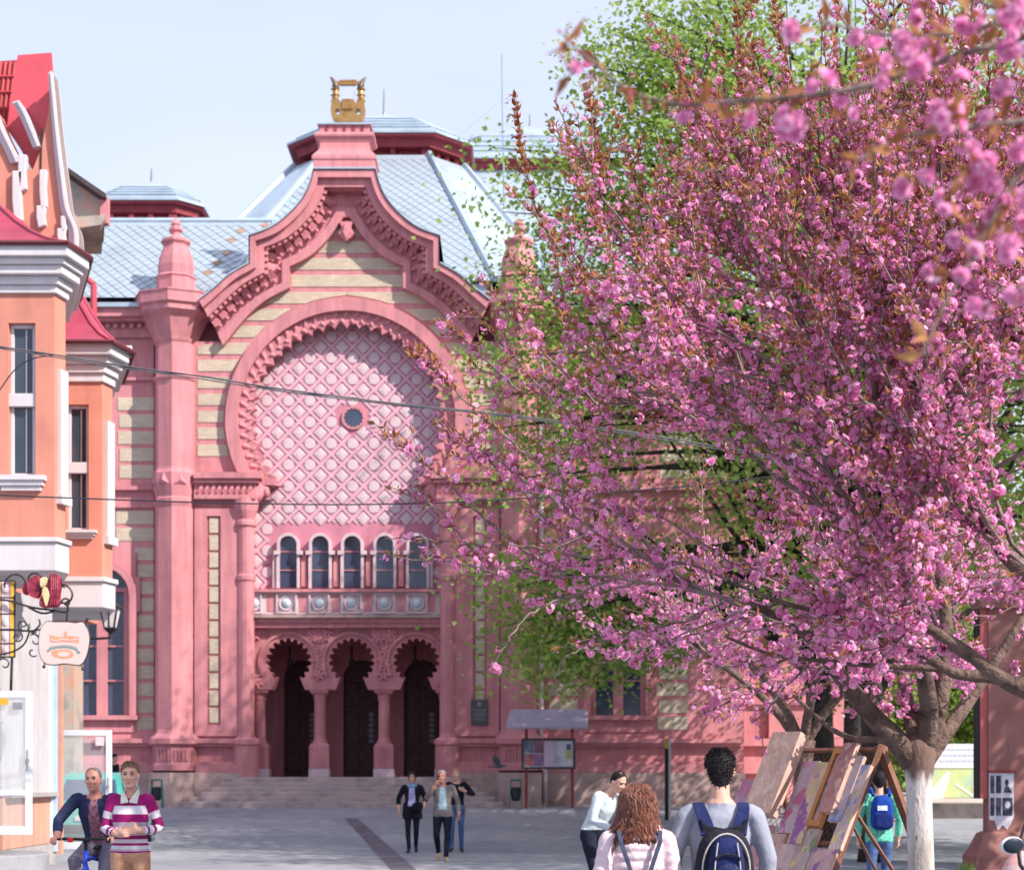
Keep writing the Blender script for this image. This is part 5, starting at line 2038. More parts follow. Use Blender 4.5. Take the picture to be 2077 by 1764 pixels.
def head(b, c, face, tilt=0.0, sc=1.0, yaw=0.0):
    """head with jaw, nose and ears; c = centre; returns its frame (right, front, up)"""
    M = Matrix.Rotation(yaw, 3, 'Z') @ Matrix.Rotation(tilt, 3, 'X')
    def W(x, y, z):
        return Vector(c) + M @ Vector((x * sc, y * sc, z * sc))
    rg = []
    # (height, half width, front, back)
    prof = [(-0.118, 0.022, -0.070, 0.010), (-0.112, 0.036, -0.082, 0.02), (-0.095, 0.048, -0.088, 0.045), (-0.065, 0.060, -0.088, 0.066), (-0.03, 0.069, -0.090, 0.085), (0.01, 0.074, -0.088, 0.097), (0.045, 0.076, -0.088, 0.100), (0.08, 0.070, -0.077, 0.090), (0.105, 0.050, -0.052, 0.062), (0.118, 0.022, -0.02, 0.03)]
    n = 16
    for z, w, f, bk in prof:
        ring = []
        for k in range(n):
            a = 2 * PI * k / n
            y = math.sin(a)
            yy = (bk * y) if y > 0 else (-f * y)
            ring.append(W(w * math.cos(a), yy, z))
        rg.append(ring)
    b.mb.loft(rg)
    for z, w, f, bk in prof:
        p = W(0, (f + bk) / 2, z)
        b.s.append((p.x, p.y, p.z, (w + (bk - f) / 2) / 2 * sc, 'skin', 0))
    # nose, brow, cheeks, lips, ears
    b.mb.loft([[W(-0.008, -0.086, 0.025), W(0.008, -0.086, 0.025), W(0.008, -0.07, 0.025), W(-0.008, -0.07, 0.025)],
               [W(-0.012, -0.102, -0.005), W(0.012, -0.102, -0.005), W(0.014, -0.075, -0.005), W(-0.014, -0.075, -0.005)],
               [W(-0.017, -0.112, -0.028), W(0.017, -0.112, -0.028), W(0.02, -0.075, -0.03), W(-0.02, -0.075, -0.03)],
               [W(-0.012, -0.100, -0.038), W(0.012, -0.100, -0.038), W(0.014, -0.075, -0.038), W(-0.014, -0.075, -0.038)]])
    for s in (-1, 1):
        b.ball(W(s * 0.076, 0.012, -0.005), (0.012 * sc, 0.022 * sc, 0.033 * sc), 'skin', M)
        b.ball(W(s * 0.03, -0.083, 0.033), (0.026 * sc, 0.013 * sc, 0.008 * sc), 'skin', M)
        b.ball(W(s * 0.036, -0.076, -0.022), (0.024 * sc, 0.018 * sc, 0.022 * sc), 'skin', M)
    b.ball(W(0, -0.089, -0.062), (0.026 * sc, 0.012 * sc, 0.010 * sc), 'skin', M)
    b.ball(W(0, -0.080, -0.098), (0.024 * sc, 0.016 * sc, 0.016 * sc), 'skin', M)
    return W, M

def face_bits(W, M, parent, sc=1.0, brow=(0.08, 0.05, 0.035)):
    for s in (-1, 1):
        mb = MB().ellipsoid(W(s * 0.031, -0.086, 0.012), (0.014 * sc, 0.007 * sc, 0.006 * sc), 8, 6, rot=M)
        mb.build('eye', EYE_M, parent, local=True, smooth=True)
        mb = MB().tube([W(s * 0.013, -0.094, 0.031), W(s * 0.032, -0.096, 0.037), W(s * 0.05, -0.084, 0.030)], [0.004 * sc, 0.005 * sc, 0.003 * sc], 5)
        mb.build('eyebrow', mat('brow_%02d' % int(brow[0] * 100), brow), parent, local=True)
    mb = MB().tube([W(-0.022, -0.097, -0.062), W(-0.008, -0.103, -0.060), W(0.008, -0.103, -0.060), W(0.022, -0.097, -0.062)], [0.003 * sc, 0.006 * sc, 0.006 * sc, 0.003 * sc], 6)
    mb.build('mouth', LIP, parent, local=True)

def hair_cap(W, parent, m, low_back=-0.07, low_front=0.055, side=-0.01, puff=0.010, seed=1, strands=0, slen=0.03, sc=1.0, recede=0.0):
    """a cap of hair over the skull; optional short locks standing off it"""
    rnd = random.Random(seed)
    mb = MB()
    n, k = 28, 14
    grid = []
    for j in range(k + 1):
        row = []
        for i in range(n):
            a = 2 * PI * i / n
            y = math.sin(a)
            # lowest point of the hair around the head: front (y<0) high, sides middle, back low
            f = max(0, -y)
            bk = max(0, y)
            low = side * (1 - f - bk if f + bk < 1 else 0) + low_front * f ** 0.7 + low_back * bk ** 0.8
            t = j / k
            z = low + (0.121 - low) * math.sin(t * PI / 2)
            rr = math.sqrt(max(0.0, 1 - max(0, (z - 0.03) / 0.098) ** 2.2)) if z > 0.03 else 1.0 - 0.35 * max(0, (-z) / 0.11)
            w = (0.078 + puff) * rr
            d = ((0.099 + puff) if y > 0 else (0.090 + puff * 0.5)) * rr
            e = 1 + rnd.uniform(-0.035, 0.035)
            row.append(W(w * math.cos(a) * e, d * y * e, z + puff * 0.8 + rnd.uniform(-0.002, 0.002)))
        grid.append(row)
    mb.loft(grid, cap=False)
    o = mb.build('hair', m, parent, local=True, smooth=True)
    if strands:
        ms = MB()
        for q in range(strands):
            j = rnd.randrange(0, k)
            i = rnd.randrange(n)
            p = grid[j][i]
            c = W(0, 0.005, 0.02)
            d = (p - c).normalized()
            dn = Vector((0, 0, -1)) - d * (-d.z)
            lay = min(1.0, max(0.0, (0.9 - d.z) * 1.6))
            g = (d * (0.75 - 0.45 * lay) + dn * 1.1 * lay + Vector((rnd.uniform(-.5, .5), rnd.uniform(-.5, .5), rnd.uniform(-.1, .3)))).normalized()
            L = slen * rnd.uniform(0.5, 1.2) * sc
            ms.tube([p - d * 0.006, p + g * L * 0.5, p + g * L + Vector((0, 0, -L * 0.15))], [0.0035, 0.0028, 0.0006], 4, cap=False)
        stuff(ms.build('hair_locks', m, parent, local=True, fix=False))
    return o

DEF = dict(pelvis=(0, 0, 0.95), waist=(0, 0, 1.08), chest=(0, -0.005, 1.27), neck=(0, 0.01, 1.46), head=(0, -0.015, 1.63))
def person(name, label, loc, rz=0.0, H=1.75, hem=0.99, pose=None, tags=None, voxel=0.011, torso=1.0, hip=1.0, skirt=None, extra=None, front=None, head_tilt=0.0, head_yaw=0.0, leg_w=1.0, arm_w=1.0, hands=(0.4, 0.4), shoe='shoe', collar=True, group=None, sleeve=1.0, faces=True, hand_dirs=None):
    """a standing, walking or riding figure; pose gives joint places in a frame that faces -Y (a: x<0 side, b: x>0 side)"""
    t = thing(name, label, 'person', loc, group, rz)
    k = H / 1.75
    J = dict(pelvis=(0, 0, 0.95), waist=(0, 0, 1.08), chest=(0, -0.01, 1.28), neck=(0, 0.015, 1.46), head=(0, -0.02, 1.63),
             sha=(-0.185, 0.01, 1.415), shb=(0.185, 0.01, 1.415), ela=(-0.245, 0.03, 1.13), elb=(0.245, 0.03, 1.13), wra=(-0.255, -0.05, 0.89), wrb=(0.255, -0.05, 0.89),
             hpa=(-0.088, 0, 0.92), hpb=(0.088, 0, 0.92), kna=(-0.10, -0.015, 0.50), knb=(0.10, -0.015, 0.50), ana=(-0.105, 0.02, 0.085), anb=(0.105, 0.02, 0.085),
             toa=(-0.125, -0.15, 0.03), tob=(0.125, -0.15, 0.03))
    J.update(pose or {})
    J = {a: Vector(b) * k for a, b in J.items()}
    b = Body()
    T = torso * k
    ch, wa, pe, ne = J['chest'], J['waist'], J['pelvis'], J['neck']
    lat = (J['shb'] - J['sha']).normalized()
    b.limb([pe - (wa - pe) * 0.45, pe, wa, wa.lerp(ch, 0.55), ch, ch.lerp(ne, 0.58), ch.lerp(ne, 0.80)],
           [(0.15 * hip * k, 0.105 * hip * k), (0.165 * hip * k, 0.115 * hip * k), (0.150 * T, 0.108 * T), (0.160 * T, 0.118 * T), (0.172 * T, 0.122 * T), (0.150 * T, 0.095 * T), (0.085 * T, 0.068 * T)],
           ['pants', 'pants', 'top', 'top', 'top', 'top'], up=lat, n=20)
    b.limb([ch.lerp(ne, 0.88), ne, ne.lerp(J['head'], 0.55)], [0.060 * k, 0.055 * k, 0.053 * k], ['skin', 'skin'])
    hw, hM = head(b, J['head'], -1, head_tilt, k, head_yaw)
    for s_, i in (('a', 0), ('b', 1)):
        sh, el, wr = J['sh' + s_], J['el' + s_], J['wr' + s_]
        aw = arm_w * k
        b.limb([ch.lerp(ne, 0.80) + (sh - ne) * 0.22, sh.lerp(ne, 0.45) - Vector((0, 0, 0.022 * k)), sh], [0.042 * k, 0.050 * k, 0.050 * aw], ['top', 'top'], al=9.9)
        b.limb([sh.lerp(ne, 0.15), sh - Vector((0, 0, 0.012 * k)), sh.lerp(el, 0.45), el, el.lerp(wr, 0.35), el.lerp(wr, 0.85 * sleeve), wr], [0.052 * aw, 0.055 * aw, 0.050 * aw, 0.045 * aw, 0.045 * aw, 0.037 * aw, 0.029 * k],
               ['top', 'top', 'top', 'top', 'top' if sleeve > 0.4 else 'skin', 'skin'], al=10.0)
        fd = (wr - el).normalized()
        inward = Vector((1 if s_ == 'a' else -1, 0, 0))
        if hand_dirs and hand_dirs[i]:
            dd, th, pn = hand_dirs[i]
        else:
            dd, th, pn = fd, Vector((0, -1, 0.2)), inward
        hand(b, wr, dd, th, hands[i], k, pn)
        h_, kn, an, to = J['hp' + s_], J['kn' + s_], J['an' + s_], J['to' + s_]
        lw = leg_w * k
        b.limb([h_ + Vector((0, 0, 0.03)), h_.lerp(kn, 0.3), h_.lerp(kn, 0.75), kn, kn.lerp(an, 0.3), kn.lerp(an, 0.75), an + (kn - an) * 0.06],
               [0.094 * lw, 0.088 * lw, 0.066 * lw, 0.060 * lw, 0.058 * lw, 0.046 * lw, 0.047 * lw], ['pants'] * 6)
        fdir = (to - an)
        heel = an + Vector((0, 0, -0.035 * k)) - Vector((fdir.x, fdir.y, 0)).normalized() * 0.045 * k
        b.limb([an + (kn - an) * 0.03, an - Vector((0, 0, 0.03 * k))], [0.042 * k, 0.045 * k], [shoe])
        b.limb([heel, an.lerp(to, 0.45) - Vector((0, 0, 0.012 * k)), to, to + fdir.normalized() * 0.03 * k], [(0.038 * k, 0.036 * k), (0.042 * k, 0.040 * k), (0.042 * k, 0.03 * k), (0.03 * k, 0.02 * k)], [shoe] * 3)
    if skirt:
        # lower part of a coat or a loose jacket
        zt, zb, w0, w1, d0, d1 = skirt
        c0 = Vector((pe.x, pe.y, 0))
        pts = [c0 + Vector((0, 0, (zt + (zb - zt) * q) * k)) for q in (0, 0.33, 0.66, 1)]
        rr_ = [((w0 + (w1 - w0) * q) * k, (d0 + (d1 - d0) * q) * k) for q in (0, 0.33, 0.66, 1)]
        b.mb.loft(rings_of(pts, rr_, Vector((1, 0, 0)), 24))
        for p_, r_ in zip(pts, rr_):
            b.s.append((p_.x, p_.y, p_.z, sum(r_) / 2, 'top', 0.0))
    if extra:
        extra(b, J, k)
    hm = (skirt[1] if skirt else hem) * k
    def colour(fc, fn, ft, tg):
        m = (ft == tg.index('pants')) & (fc[:, 2] > hm) & (fc[:, 2] < J['chest'].z)
        ft[m] = tg.index('top')
        m = (ft == tg.index('top')) & (fc[:, 2] < hm - 0.012) & (np.abs(fc[:, 0]) < 0.17 * k)
        ft[m] = tg.index('pants')
        ax = np.array(J['head'] - ne)
        ax /= np.linalg.norm(ax)
        rel = fc - np.array(ne)
        al_ = rel @ ax
        rad_ = np.linalg.norm(rel - al_[:, None] * ax, axis=1)
        m = (ft == tg.index('top')) & (al_ > -0.022 * k) & (rad_ < 0.085 * k)
        ft[m] = tg.index('skin')
        if front:
            front(fc, fn, ft, tg)
    body = finish_body(b, 'body', t, tags, voxel, colour)
    return t, J, k, hw, hM

def open_front(w_top, w_bot, z_top, z_bot, tag_from='top', tag_to='shirt', skew=0.0):
    """inside this wedge the jacket stands open and shows the shirt"""
    def f(fc, fn, ft, tags):
        z = fc[:, 2]
        q = np.clip((z_top - z) / (z_top - z_bot), 0, 1)
        w = w_top + (w_bot - w_top) * q
        m = (np.abs(fc[:, 0] - skew * q) < w) & (z < z_top + 0.03) & (z > z_bot) & (fn[:, 1] < -0.35) & (ft == tags.index(tag_from))
        ft[m] = tags.index(tag_to)
    return f

def stripes_mat():
    """rugby stripes that follow the 'along' length of torso and sleeves"""
    m = bpy.data.materials.new('striped_jumper')
    m.use_nodes = True
    nt = m.node_tree
    bs = nt.nodes['Principled BSDF']
    bs.inputs['Roughness'].default_value = 0.95
    bs.inputs['Specular IOR Level'].default_value = 0.1
    tc = nt.nodes.new('ShaderNodeTexCoord')
    sx = nt.nodes.new('ShaderNodeSeparateXYZ')
    nt.links.new(tc.outputs['Object'], sx.inputs[0])
    at = nt.nodes.new('ShaderNodeAttribute')
    at.attribute_name = 'along'
    # torso: use height; sleeves (along >= 10): use length along the arm
    gt = nt.nodes.new('ShaderNodeMath'); gt.operation = 'GREATER_THAN'; gt.inputs[1].default_value = 5.0
    nt.links.new(at.outputs['Fac'], gt.inputs[0])
    h1 = nt.nodes.new('ShaderNodeMath'); h1.operation = 'MULTIPLY_ADD'; h1.inputs[1].default_value = -1.0; h1.inputs[2].default_value = 1.52
    nt.links.new(sx.outputs['Z'], h1.inputs[0])
    h2 = nt.nodes.new('ShaderNodeMath'); h2.operation = 'SUBTRACT'; h2.inputs[1].default_value = 9.98
    nt.links.new(at.outputs['Fac'], h2.inputs[0])
    mx = nt.nodes.new('ShaderNodeMix')
    nt.links.new(gt.outputs[0], mx.inputs['Factor'])
    nt.links.new(h1.outputs[0], mx.inputs['A'])
    nt.links.new(h2.outputs[0], mx.inputs['B'])
    rp = nt.nodes.new('ShaderNodeValToRGB')
    rp.color_ramp.interpolation = 'CONSTANT'
    mag, wh, gr = (0.30, 0.015, 0.13, 1), (0.62, 0.58, 0.62, 1), (0.42, 0.36, 0.42, 1)
    el = rp.color_ramp.elements
    el[0].position, el[0].color = 0.0, mag
    el[1].position, el[1].color = 0.145, wh
    for p, c in ((0.225, mag), (0.30, gr), (0.335, wh), (0.42, mag), (0.455, wh), (0.49, mag), (0.515, wh), (0.545, gr), (0.565, mag), (0.585, wh), (0.61, mag)):
        e = el.new(p)
        e.color = c
    nt.links.new(mx.outputs['Result'], rp.inputs['Fac'])
    nt.links.new(rp.outputs['Color'], bs.inputs['Base Color'])
    no = nt.nodes.new('ShaderNodeTexNoise'); no.inputs['Scale'].default_value = 18
    nt.links.new(tc.outputs['Object'], no.inputs['Vector'])
    bp = nt.nodes.new('ShaderNodeBump'); bp.inputs['Strength'].default_value = 0.4; bp.inputs['Distance'].default_value = 0.02
    nt.links.new(no.outputs['Fac'], bp.inputs['Height'])
    nt.links.new(bp.outputs['Normal'], bs.inputs['Normal'])
    return m
NAVY = cloth('navy_jacket_cloth', (0.028, 0.036, 0.085))
BLACKC = cloth('black_coat_cloth', (0.012, 0.012, 0.022))
SHIRT_R = cloth('faded_red_check', (0.30, 0.13, 0.17), var=0.5, scale=40)
SHIRT_B = cloth('lavender_blouse', (0.36, 0.36, 0.62), var=0.25, scale=25)
SHIRT_C = cloth('blue_check_shirt', (0.35, 0.50, 0.58), var=0.45, scale=45)
GREYTR = cloth('grey_trousers', (0.20, 0.17, 0.22))
CAMEL = cloth('camel_chinos', (0.50, 0.27, 0.165))
DENIM = cloth('blue_denim', (0.07, 0.12, 0.27), var=0.35, scale=8)
DARKJ = cloth('dark_trousers', (0.014, 0.018, 0.032))
TAUPE = cloth('taupe_jacket', (0.20, 0.175, 0.17))
SHOE_D = mat('dark_shoe', (0.02, 0.018, 0.02), rough=0.5, var=0.2)
SHOE_T = mat('tan_shoe', (0.36, 0.27, 0.18), rough=0.6, var=0.2)
WHITESH = cloth('white_shirt_cloth', (0.52, 0.59, 0.63), var=0.08)
GREYSW = cloth('grey_sweatshirt', (0.27, 0.28, 0.345), var=0.10, scale=9, bump=0.45, bscale=9)
PINKPUF = cloth('pale_pink_quilt', (0.66, 0.50, 0.55), var=0.07, scale=6, rough=0.6)
GREENCH = cloth('green_check_shirt', (0.13, 0.48, 0.36), var=0.5, scale=40)
HAIR_BR = mat('brown_hair', (0.10, 0.045, 0.03), rough=0.65, var=0.4, scale=30, spec=0.2, bump=0.5, bscale=60)
HAIR_DK = mat('black_hair', (0.012, 0.009, 0.011), rough=0.65, var=0.4, scale=30, spec=0.2, bump=0.5, bscale=60)
HAIR_LB = mat('light_brown_hair', (0.23, 0.14, 0.08), rough=0.6, var=0.3, scale=30, spec=0.3, bump=0.5, bscale=60)
HAIR_GR = mat('grey_hair', (0.32, 0.28, 0.27), rough=0.7, var=0.3, scale=30, bump=0.5, bscale=60)
HAIR_AU = mat('auburn_hair', (0.15, 0.055, 0.036), rough=0.55, var=0.45, scale=22, spec=0.3, bump=0.6, bscale=50)

def ground_at(u, Y):
    x = (u - U0) * Y / F
    return (x, Y, ramp(Y))

# young man in the striped jumper
t, J, k, W, M = person('person', 'young man in a magenta and white striped jumper with tan trousers, hands together', ground_at(265, 16.0), 0.06, H=1.77, voxel=0.009,
    pose=dict(sha=(-0.165, 0.01, 1.41), shb=(0.165, 0.01, 1.41), ela=(-0.23, 0.0, 1.14), elb=(0.265, 0.02, 1.14), wra=(-0.09, -0.19, 1.10), wrb=(0.10, -0.20, 1.13), kna=(-0.09, -0.06, 0.50), ana=(-0.09, 0.05, 0.085), toa=(-0.10, -0.12, 0.03), head=(0.0, -0.03, 1.63)),
    tags=dict(top=stripes_mat(), pants=CAMEL, skin=SKIN, shoe=SHOE_D), torso=1.0, arm_w=1.08, hands=(0.9, 0.7), leg_w=1.05,
    hand_dirs=((Vector((0.7, -0.5, 0.1)), Vector((0, 0, 1)), Vector((0.3, 0.8, 0))), (Vector((-0.8, -0.3, 0.1)), Vector((0, 0, 1)), Vector((-0.2, 0.8, 0)))),
    skirt=(1.06, 0.93, 0.155, 0.165, 0.115, 0.12))
face_bits(W, M, t, k, (0.16, 0.10, 0.06))
hair_cap(W, t, HAIR_LB, low_back=-0.06, low_front=0.078, side=0.015, puff=0.005, strands=420, slen=0.016)
mb = MB()
cz = J['neck'].z
for s in (-1, 1):
    mb.add([(s * 0.005, -0.115, cz - 0.075), (s * 0.075, -0.105, cz - 0.085), (s * 0.085, -0.02, cz + 0.012), (s * 0.06, 0.055, cz + 0.045), (s * 0.055, -0.045, cz + 0.03), (s * 0.006, -0.105, cz - 0.055)],
           [(0, 1, 2, 4, 5), (2, 3, 4)])
mb.build('collar', cloth('pale_collar', (0.66, 0.66, 0.55), var=0.05), t, local=True)

# cyclist: jacket open over a checked shirt, riding towards the camera
cyc = ground_at(188, 16.9)
t, J, k, W, M = person('person', 'balding man in a navy jacket riding the blue bicycle beside the shop doors', (cyc[0], cyc[1], 0.0), -0.05, H=1.74, voxel=0.010,
    pose=dict(pelvis=(0, 0.33, 0.97), waist=(0, 0.27, 1.10), chest=(0, 0.15, 1.30), neck=(0, 0.08, 1.47), head=(0, 0.02, 1.615),
              sha=(-0.20, 0.09, 1.425), shb=(0.20, 0.09, 1.425), ela=(-0.35, 0.02, 1.21), elb=(0.34, 0.02, 1.21), wra=(-0.29, -0.20, 1.06), wrb=(0.29, -0.20, 1.06),
              hpa=(-0.09, 0.30, 0.93), hpb=(0.09, 0.30, 0.93), kna=(-0.15, -0.12, 0.83), knb=(0.14, -0.10, 0.66), ana=(-0.12, 0.02, 0.45), anb=(0.12, -0.02, 0.26), toa=(-0.13, -0.13, 0.39), tob=(0.13, -0.16, 0.20)),
    tags=dict(top=NAVY, shirt=SHIRT_R, pants=GREYTR, skin=SKIN2, shoe=SHOE_D), torso=1.10, arm_w=1.2, leg_w=1.12, hands=(0.9, 0.9),
    front=open_front(0.035, 0.075, 1.43, 0.98), skirt=None,
    hand_dirs=((Vector((-0.1, -0.9, -0.1)), Vector((1, 0, 0.1)), Vector((0, 0, -1))), (Vector((0.1, -0.9, -0.1)), Vector((-1, 0, 0.1)), Vector((0, 0, -1)))))
face_bits(W, M, t, k, (0.20, 0.15, 0.12))
hair_cap(W, t, HAIR_GR, low_back=-0.06, low_front=0.118, side=0.0, puff=0.002)
rider = t
# the bicycle
bike = thing('bicycle', 'blue bicycle with a white fork crown ridden by the balding man', 'bicycle', (cyc[0], cyc[1], 0.0), None, -0.05)
BLUE = mat('blue_frame_paint', (0.015, 0.06, 0.55), rough=0.3, var=0.08, spec=0.5)
RUB = mat('tyre_rubber', (0.02, 0.02, 0.022), rough=0.85, var=0.2)
CHROME = mat('bright_steel', (0.55, 0.57, 0.6), rough=0.25, metal=0.9, var=0.05)
def wheel(y, z, r):
    mb = MB()
    pts = [(0, y + r * math.cos(a), z + r * math.sin(a)) for a in [2 * PI * i / 28 for i in range(29)]]
    mb.tube(pts, 0.024, 8, cap=False)
    w = mb.build('wheel', RUB, bike, local=True, smooth=True)
    mb = MB()
    mb.tube([(0, y + (r - 0.03) * math.cos(a), z + (r - 0.03) * math.sin(a)) for a in [2 * PI * i / 28 for i in range(29)]], 0.013, 6, cap=False)
    mb.build('rim', CHROME, w, local=True)
    mb = MB()
    for i in range(16):
        a = 2 * PI * i / 16
        mb.tube([(0.02 * (-1) ** i, y, z), (0, y + (r - 0.04) * math.cos(a), z + (r - 0.04) * math.sin(a))], 0.0018, 4)
    stuff(mb.build('spokes', CHROME, w, local=True))
    mb = MB().tube([(-0.05, y, z), (0.05, y, z)], 0.02, 8)
    mb.build('hub', CHROME, w, local=True)
wheel(-0.42, 0.335, 0.315)
wheel(0.62, 0.335, 0.315)
mb = MB()
mb.tube([(0, -0.22, 0.92), (0, -0.26, 0.78)], 0.024, 8)
mb.tube([(0, -0.24, 0.80), (0, 0.22, 0.33)], 0.022, 8)
mb.tube([(0, -0.23, 0.87), (0, 0.30, 0.80)], 0.018, 8)
mb.tube([(0, 0.22, 0.33), (0, 0.34, 0.90)], 0.018, 8)
for s in (-1, 1):
    mb.tube([(s * 0.02, 0.22, 0.33), (s * 0.05, 0.62, 0.335)], 0.011, 6)
    mb.tube([(s * 0.02, 0.31, 0.80), (s * 0.05, 0.62, 0.335)], 0.010, 6)
mb.build('frame', BLUE, bike, local=True, smooth=True)
mb = MB()
for s in (-1, 1):
    mb.tube([(s * 0.055, -0.29, 0.70), (s * 0.062, -0.42, 0.335)], [0.026, 0.017], 8)
mb.tube([(0, -0.25, 0.82), (0, -0.27, 0.72)], 0.022, 8)
mb.build('fork', BLUE, bike, local=True)
mb = MB()
mb.box((0, -0.30, 0.715), (0.17, 0.055, 0.045))
for s in (-1, 1):
    mb.tube([(s * 0.068, -0.30, 0.70), (s * 0.07, -0.35, 0.57)], 0.021, 8)
mb.build('fork_crown', mat('white_fork_paint', (0.7, 0.72, 0.75), rough=0.35), bike, local=True, bevel=0.01)
mb = MB()
mb.tube([(0, -0.22, 0.92), (0, -0.24, 1.03)], 0.018, 8)
mb.tube([(-0.34, -0.22, 1.035), (-0.18, -0.26, 1.04), (0, -0.27, 1.035), (0.18, -0.26, 1.04), (0.34, -0.22, 1.035)], 0.014, 8)
mb.build('handlebar', RUB, bike, local=True)
mb = MB().box((-0.13, -0.30, 1.03), (0.05, 0.04, 0.045))
mb.build('lamp', mat('red_lamp', (0.6, 0.02, 0.02), rough=0.3), bike, local=True, bevel=0.008)
mb = MB()
mb.loft([[(-0.02, 0.10, 0.93), (0.02, 0.10, 0.93), (0.02, 0.10, 0.955), (-0.02, 0.10, 0.955)], [(-0.075, 0.36, 0.93), (0.075, 0.36, 0.93), (0.075, 0.36, 0.965), (-0.075, 0.36, 0.965)], [(-0.06, 0.42, 0.935), (0.06, 0.42, 0.935), (0.06, 0.42, 0.96), (-0.06, 0.42, 0.96)]])
mb.build('saddle', RUB, bike, local=True, bevel=0.01)
mb = MB()
mb.tube([(-0.09, 0.22, 0.33), (0.09, 0.22, 0.33)], 0.014, 6)
mb.tube([(-0.08, 0.22, 0.33), (-0.09, 0.12, 0.44)], 0.011, 6)
mb.tube([(0.08, 0.22, 0.33), (0.09, 0.30, 0.20)], 0.011, 6)
mb.box((-0.12, 0.10, 0.445), (0.08, 0.09, 0.02))
mb.box((0.12, 0.31, 0.195), (0.08, 0.09, 0.02))
mb.build('crank', CHROME, bike, local=True)

# three walkers in front of the steps
t, J, k, W, M = person('person', 'woman in an open black coat over a lavender blouse walking with a shoulder bag', ground_at(836, 37.0), 0.0, H=1.72, voxel=0.011,
    pose=dict(ela=(-0.30, 0.02, 1.17), elb=(0.29, 0.03, 1.17), wra=(-0.29, -0.03, 0.93), wrb=(0.26, -0.16, 1.02), kna=(-0.085, -0.13, 0.50), ana=(-0.06, -0.18, 0.10), toa=(-0.075, -0.34, 0.03), knb=(0.09, -0.02, 0.49), anb=(0.07, 0.20, 0.14), tob=(0.085, 0.06, 0.03)),
    tags=dict(top=BLACKC, shirt=SHIRT_B, pants=DARKJ, skin=SKIN, shoe=SHOE_D), torso=1.0, arm_w=1.25, leg_w=1.0, hands=(0.4, 0.7), sleeve=0.5,
    front=open_front(0.055, 0.085, 1.42, 1.0), skirt=(1.10, 0.74, 0.185, 0.235, 0.13, 0.17))
face_bits(W, M, t, k, (0.05, 0.03, 0.03))
hair_cap(W, t, HAIR_DK, low_back=-0.16, low_front=0.075, side=-0.13, puff=0.018)
mb = MB()
cz = J['neck'].z
for i in range(3):
    mb.tube([(0.085 * math.cos(a), 0.01 + 0.08 * math.sin(a), cz + 0.02 - i * 0.02 + 0.015 * math.sin(3 * a)) for a in [2 * PI * q / 14 for q in range(15)]], 0.022, 6)
mb.build('scarf', cloth('blue_scarf', (0.25, 0.36, 0.62), var=0.3), t, local=True, smooth=True)
L0 = Vector(t.location)
bag = thing('shoulder_bag', 'small black bag at the hip of the woman in the black coat', 'bag', L0 + Vector((0.14, -0.22, 0.9)))
mb = MB()
mb.loft([[Vector(t.location) + Vector((0.13 + a * math.cos(q) * 1.0, -0.235 + d, 0.99 + a * 0.85 * math.sin(q))) for q in [2 * PI * i / 14 for i in range(14)]] for a, d in ((0.10, -0.045), (0.125, -0.02), (0.125, 0.02), (0.10, 0.045))])
mb.build('bag_body', BLACKC, bag)
mb = MB().tube([L0 + Vector((0.22, -0.235, 1.06)), L0 + Vector((0.17, -0.16, 1.25)), L0 + Vector((0.14, -0.12, 1.40)), L0 + Vector((0.13, 0.0, 1.47)), L0 + Vector((0.16, 0.15, 1.3))], 0.010, 5)
mb.build('strap', BLACKC, bag)

t, J, k, W, M = person('person', 'grey-haired man in a taupe jacket holding a telephone to his ear', ground_at(898, 33.4), 0.0, H=1.75, voxel=0.011,
    pose=dict(ela=(-0.31, -0.10, 1.22), wra=(-0.13, -0.15, 1.46), elb=(0.29, 0.04, 1.14), wrb=(0.31, -0.04, 0.90), kna=(-0.12, -0.06, 0.50), ana=(-0.09, 0.24, 0.16), toa=(-0.11, 0.10, 0.03), knb=(0.10, -0.14, 0.51), anb=(0.07, -0.18, 0.085), tob=(0.10, -0.35, 0.03), head=(-0.02, -0.03, 1.625)),
    tags=dict(top=TAUPE, shirt=SHIRT_C, pants=DARKJ, skin=SKIN2, shoe=SHOE_T), torso=1.08, arm_w=1.2, leg_w=1.1, hands=(0.8, 0.4),
    front=open_front(0.05, 0.09, 1.42, 1.0), skirt=(1.08, 0.86, 0.185, 0.20, 0.13, 0.14),
    hand_dirs=((Vector((0.3, -0.1, 0.9)), Vector((0.2, -1, 0)), Vector((1, 0.3, 0))), None))
face_bits(W, M, t, k, (0.25, 0.2, 0.18))
hair_cap(W, t, HAIR_GR, low_back=-0.06, low_front=0.085, side=0.0, puff=0.008, strands=60, slen=0.02)
L0 = Vector(t.location)
mb = MB().box(L0 + Vector((-0.095, -0.10, 1.60)), (0.02, 0.05, 0.11), rot=Matrix.Rotation(0.25, 3, 'Y'))
tag(mb.build('telephone', IRON, bevel=0.006), 'dark telephone held to the ear of the grey-haired man', 'telephone')

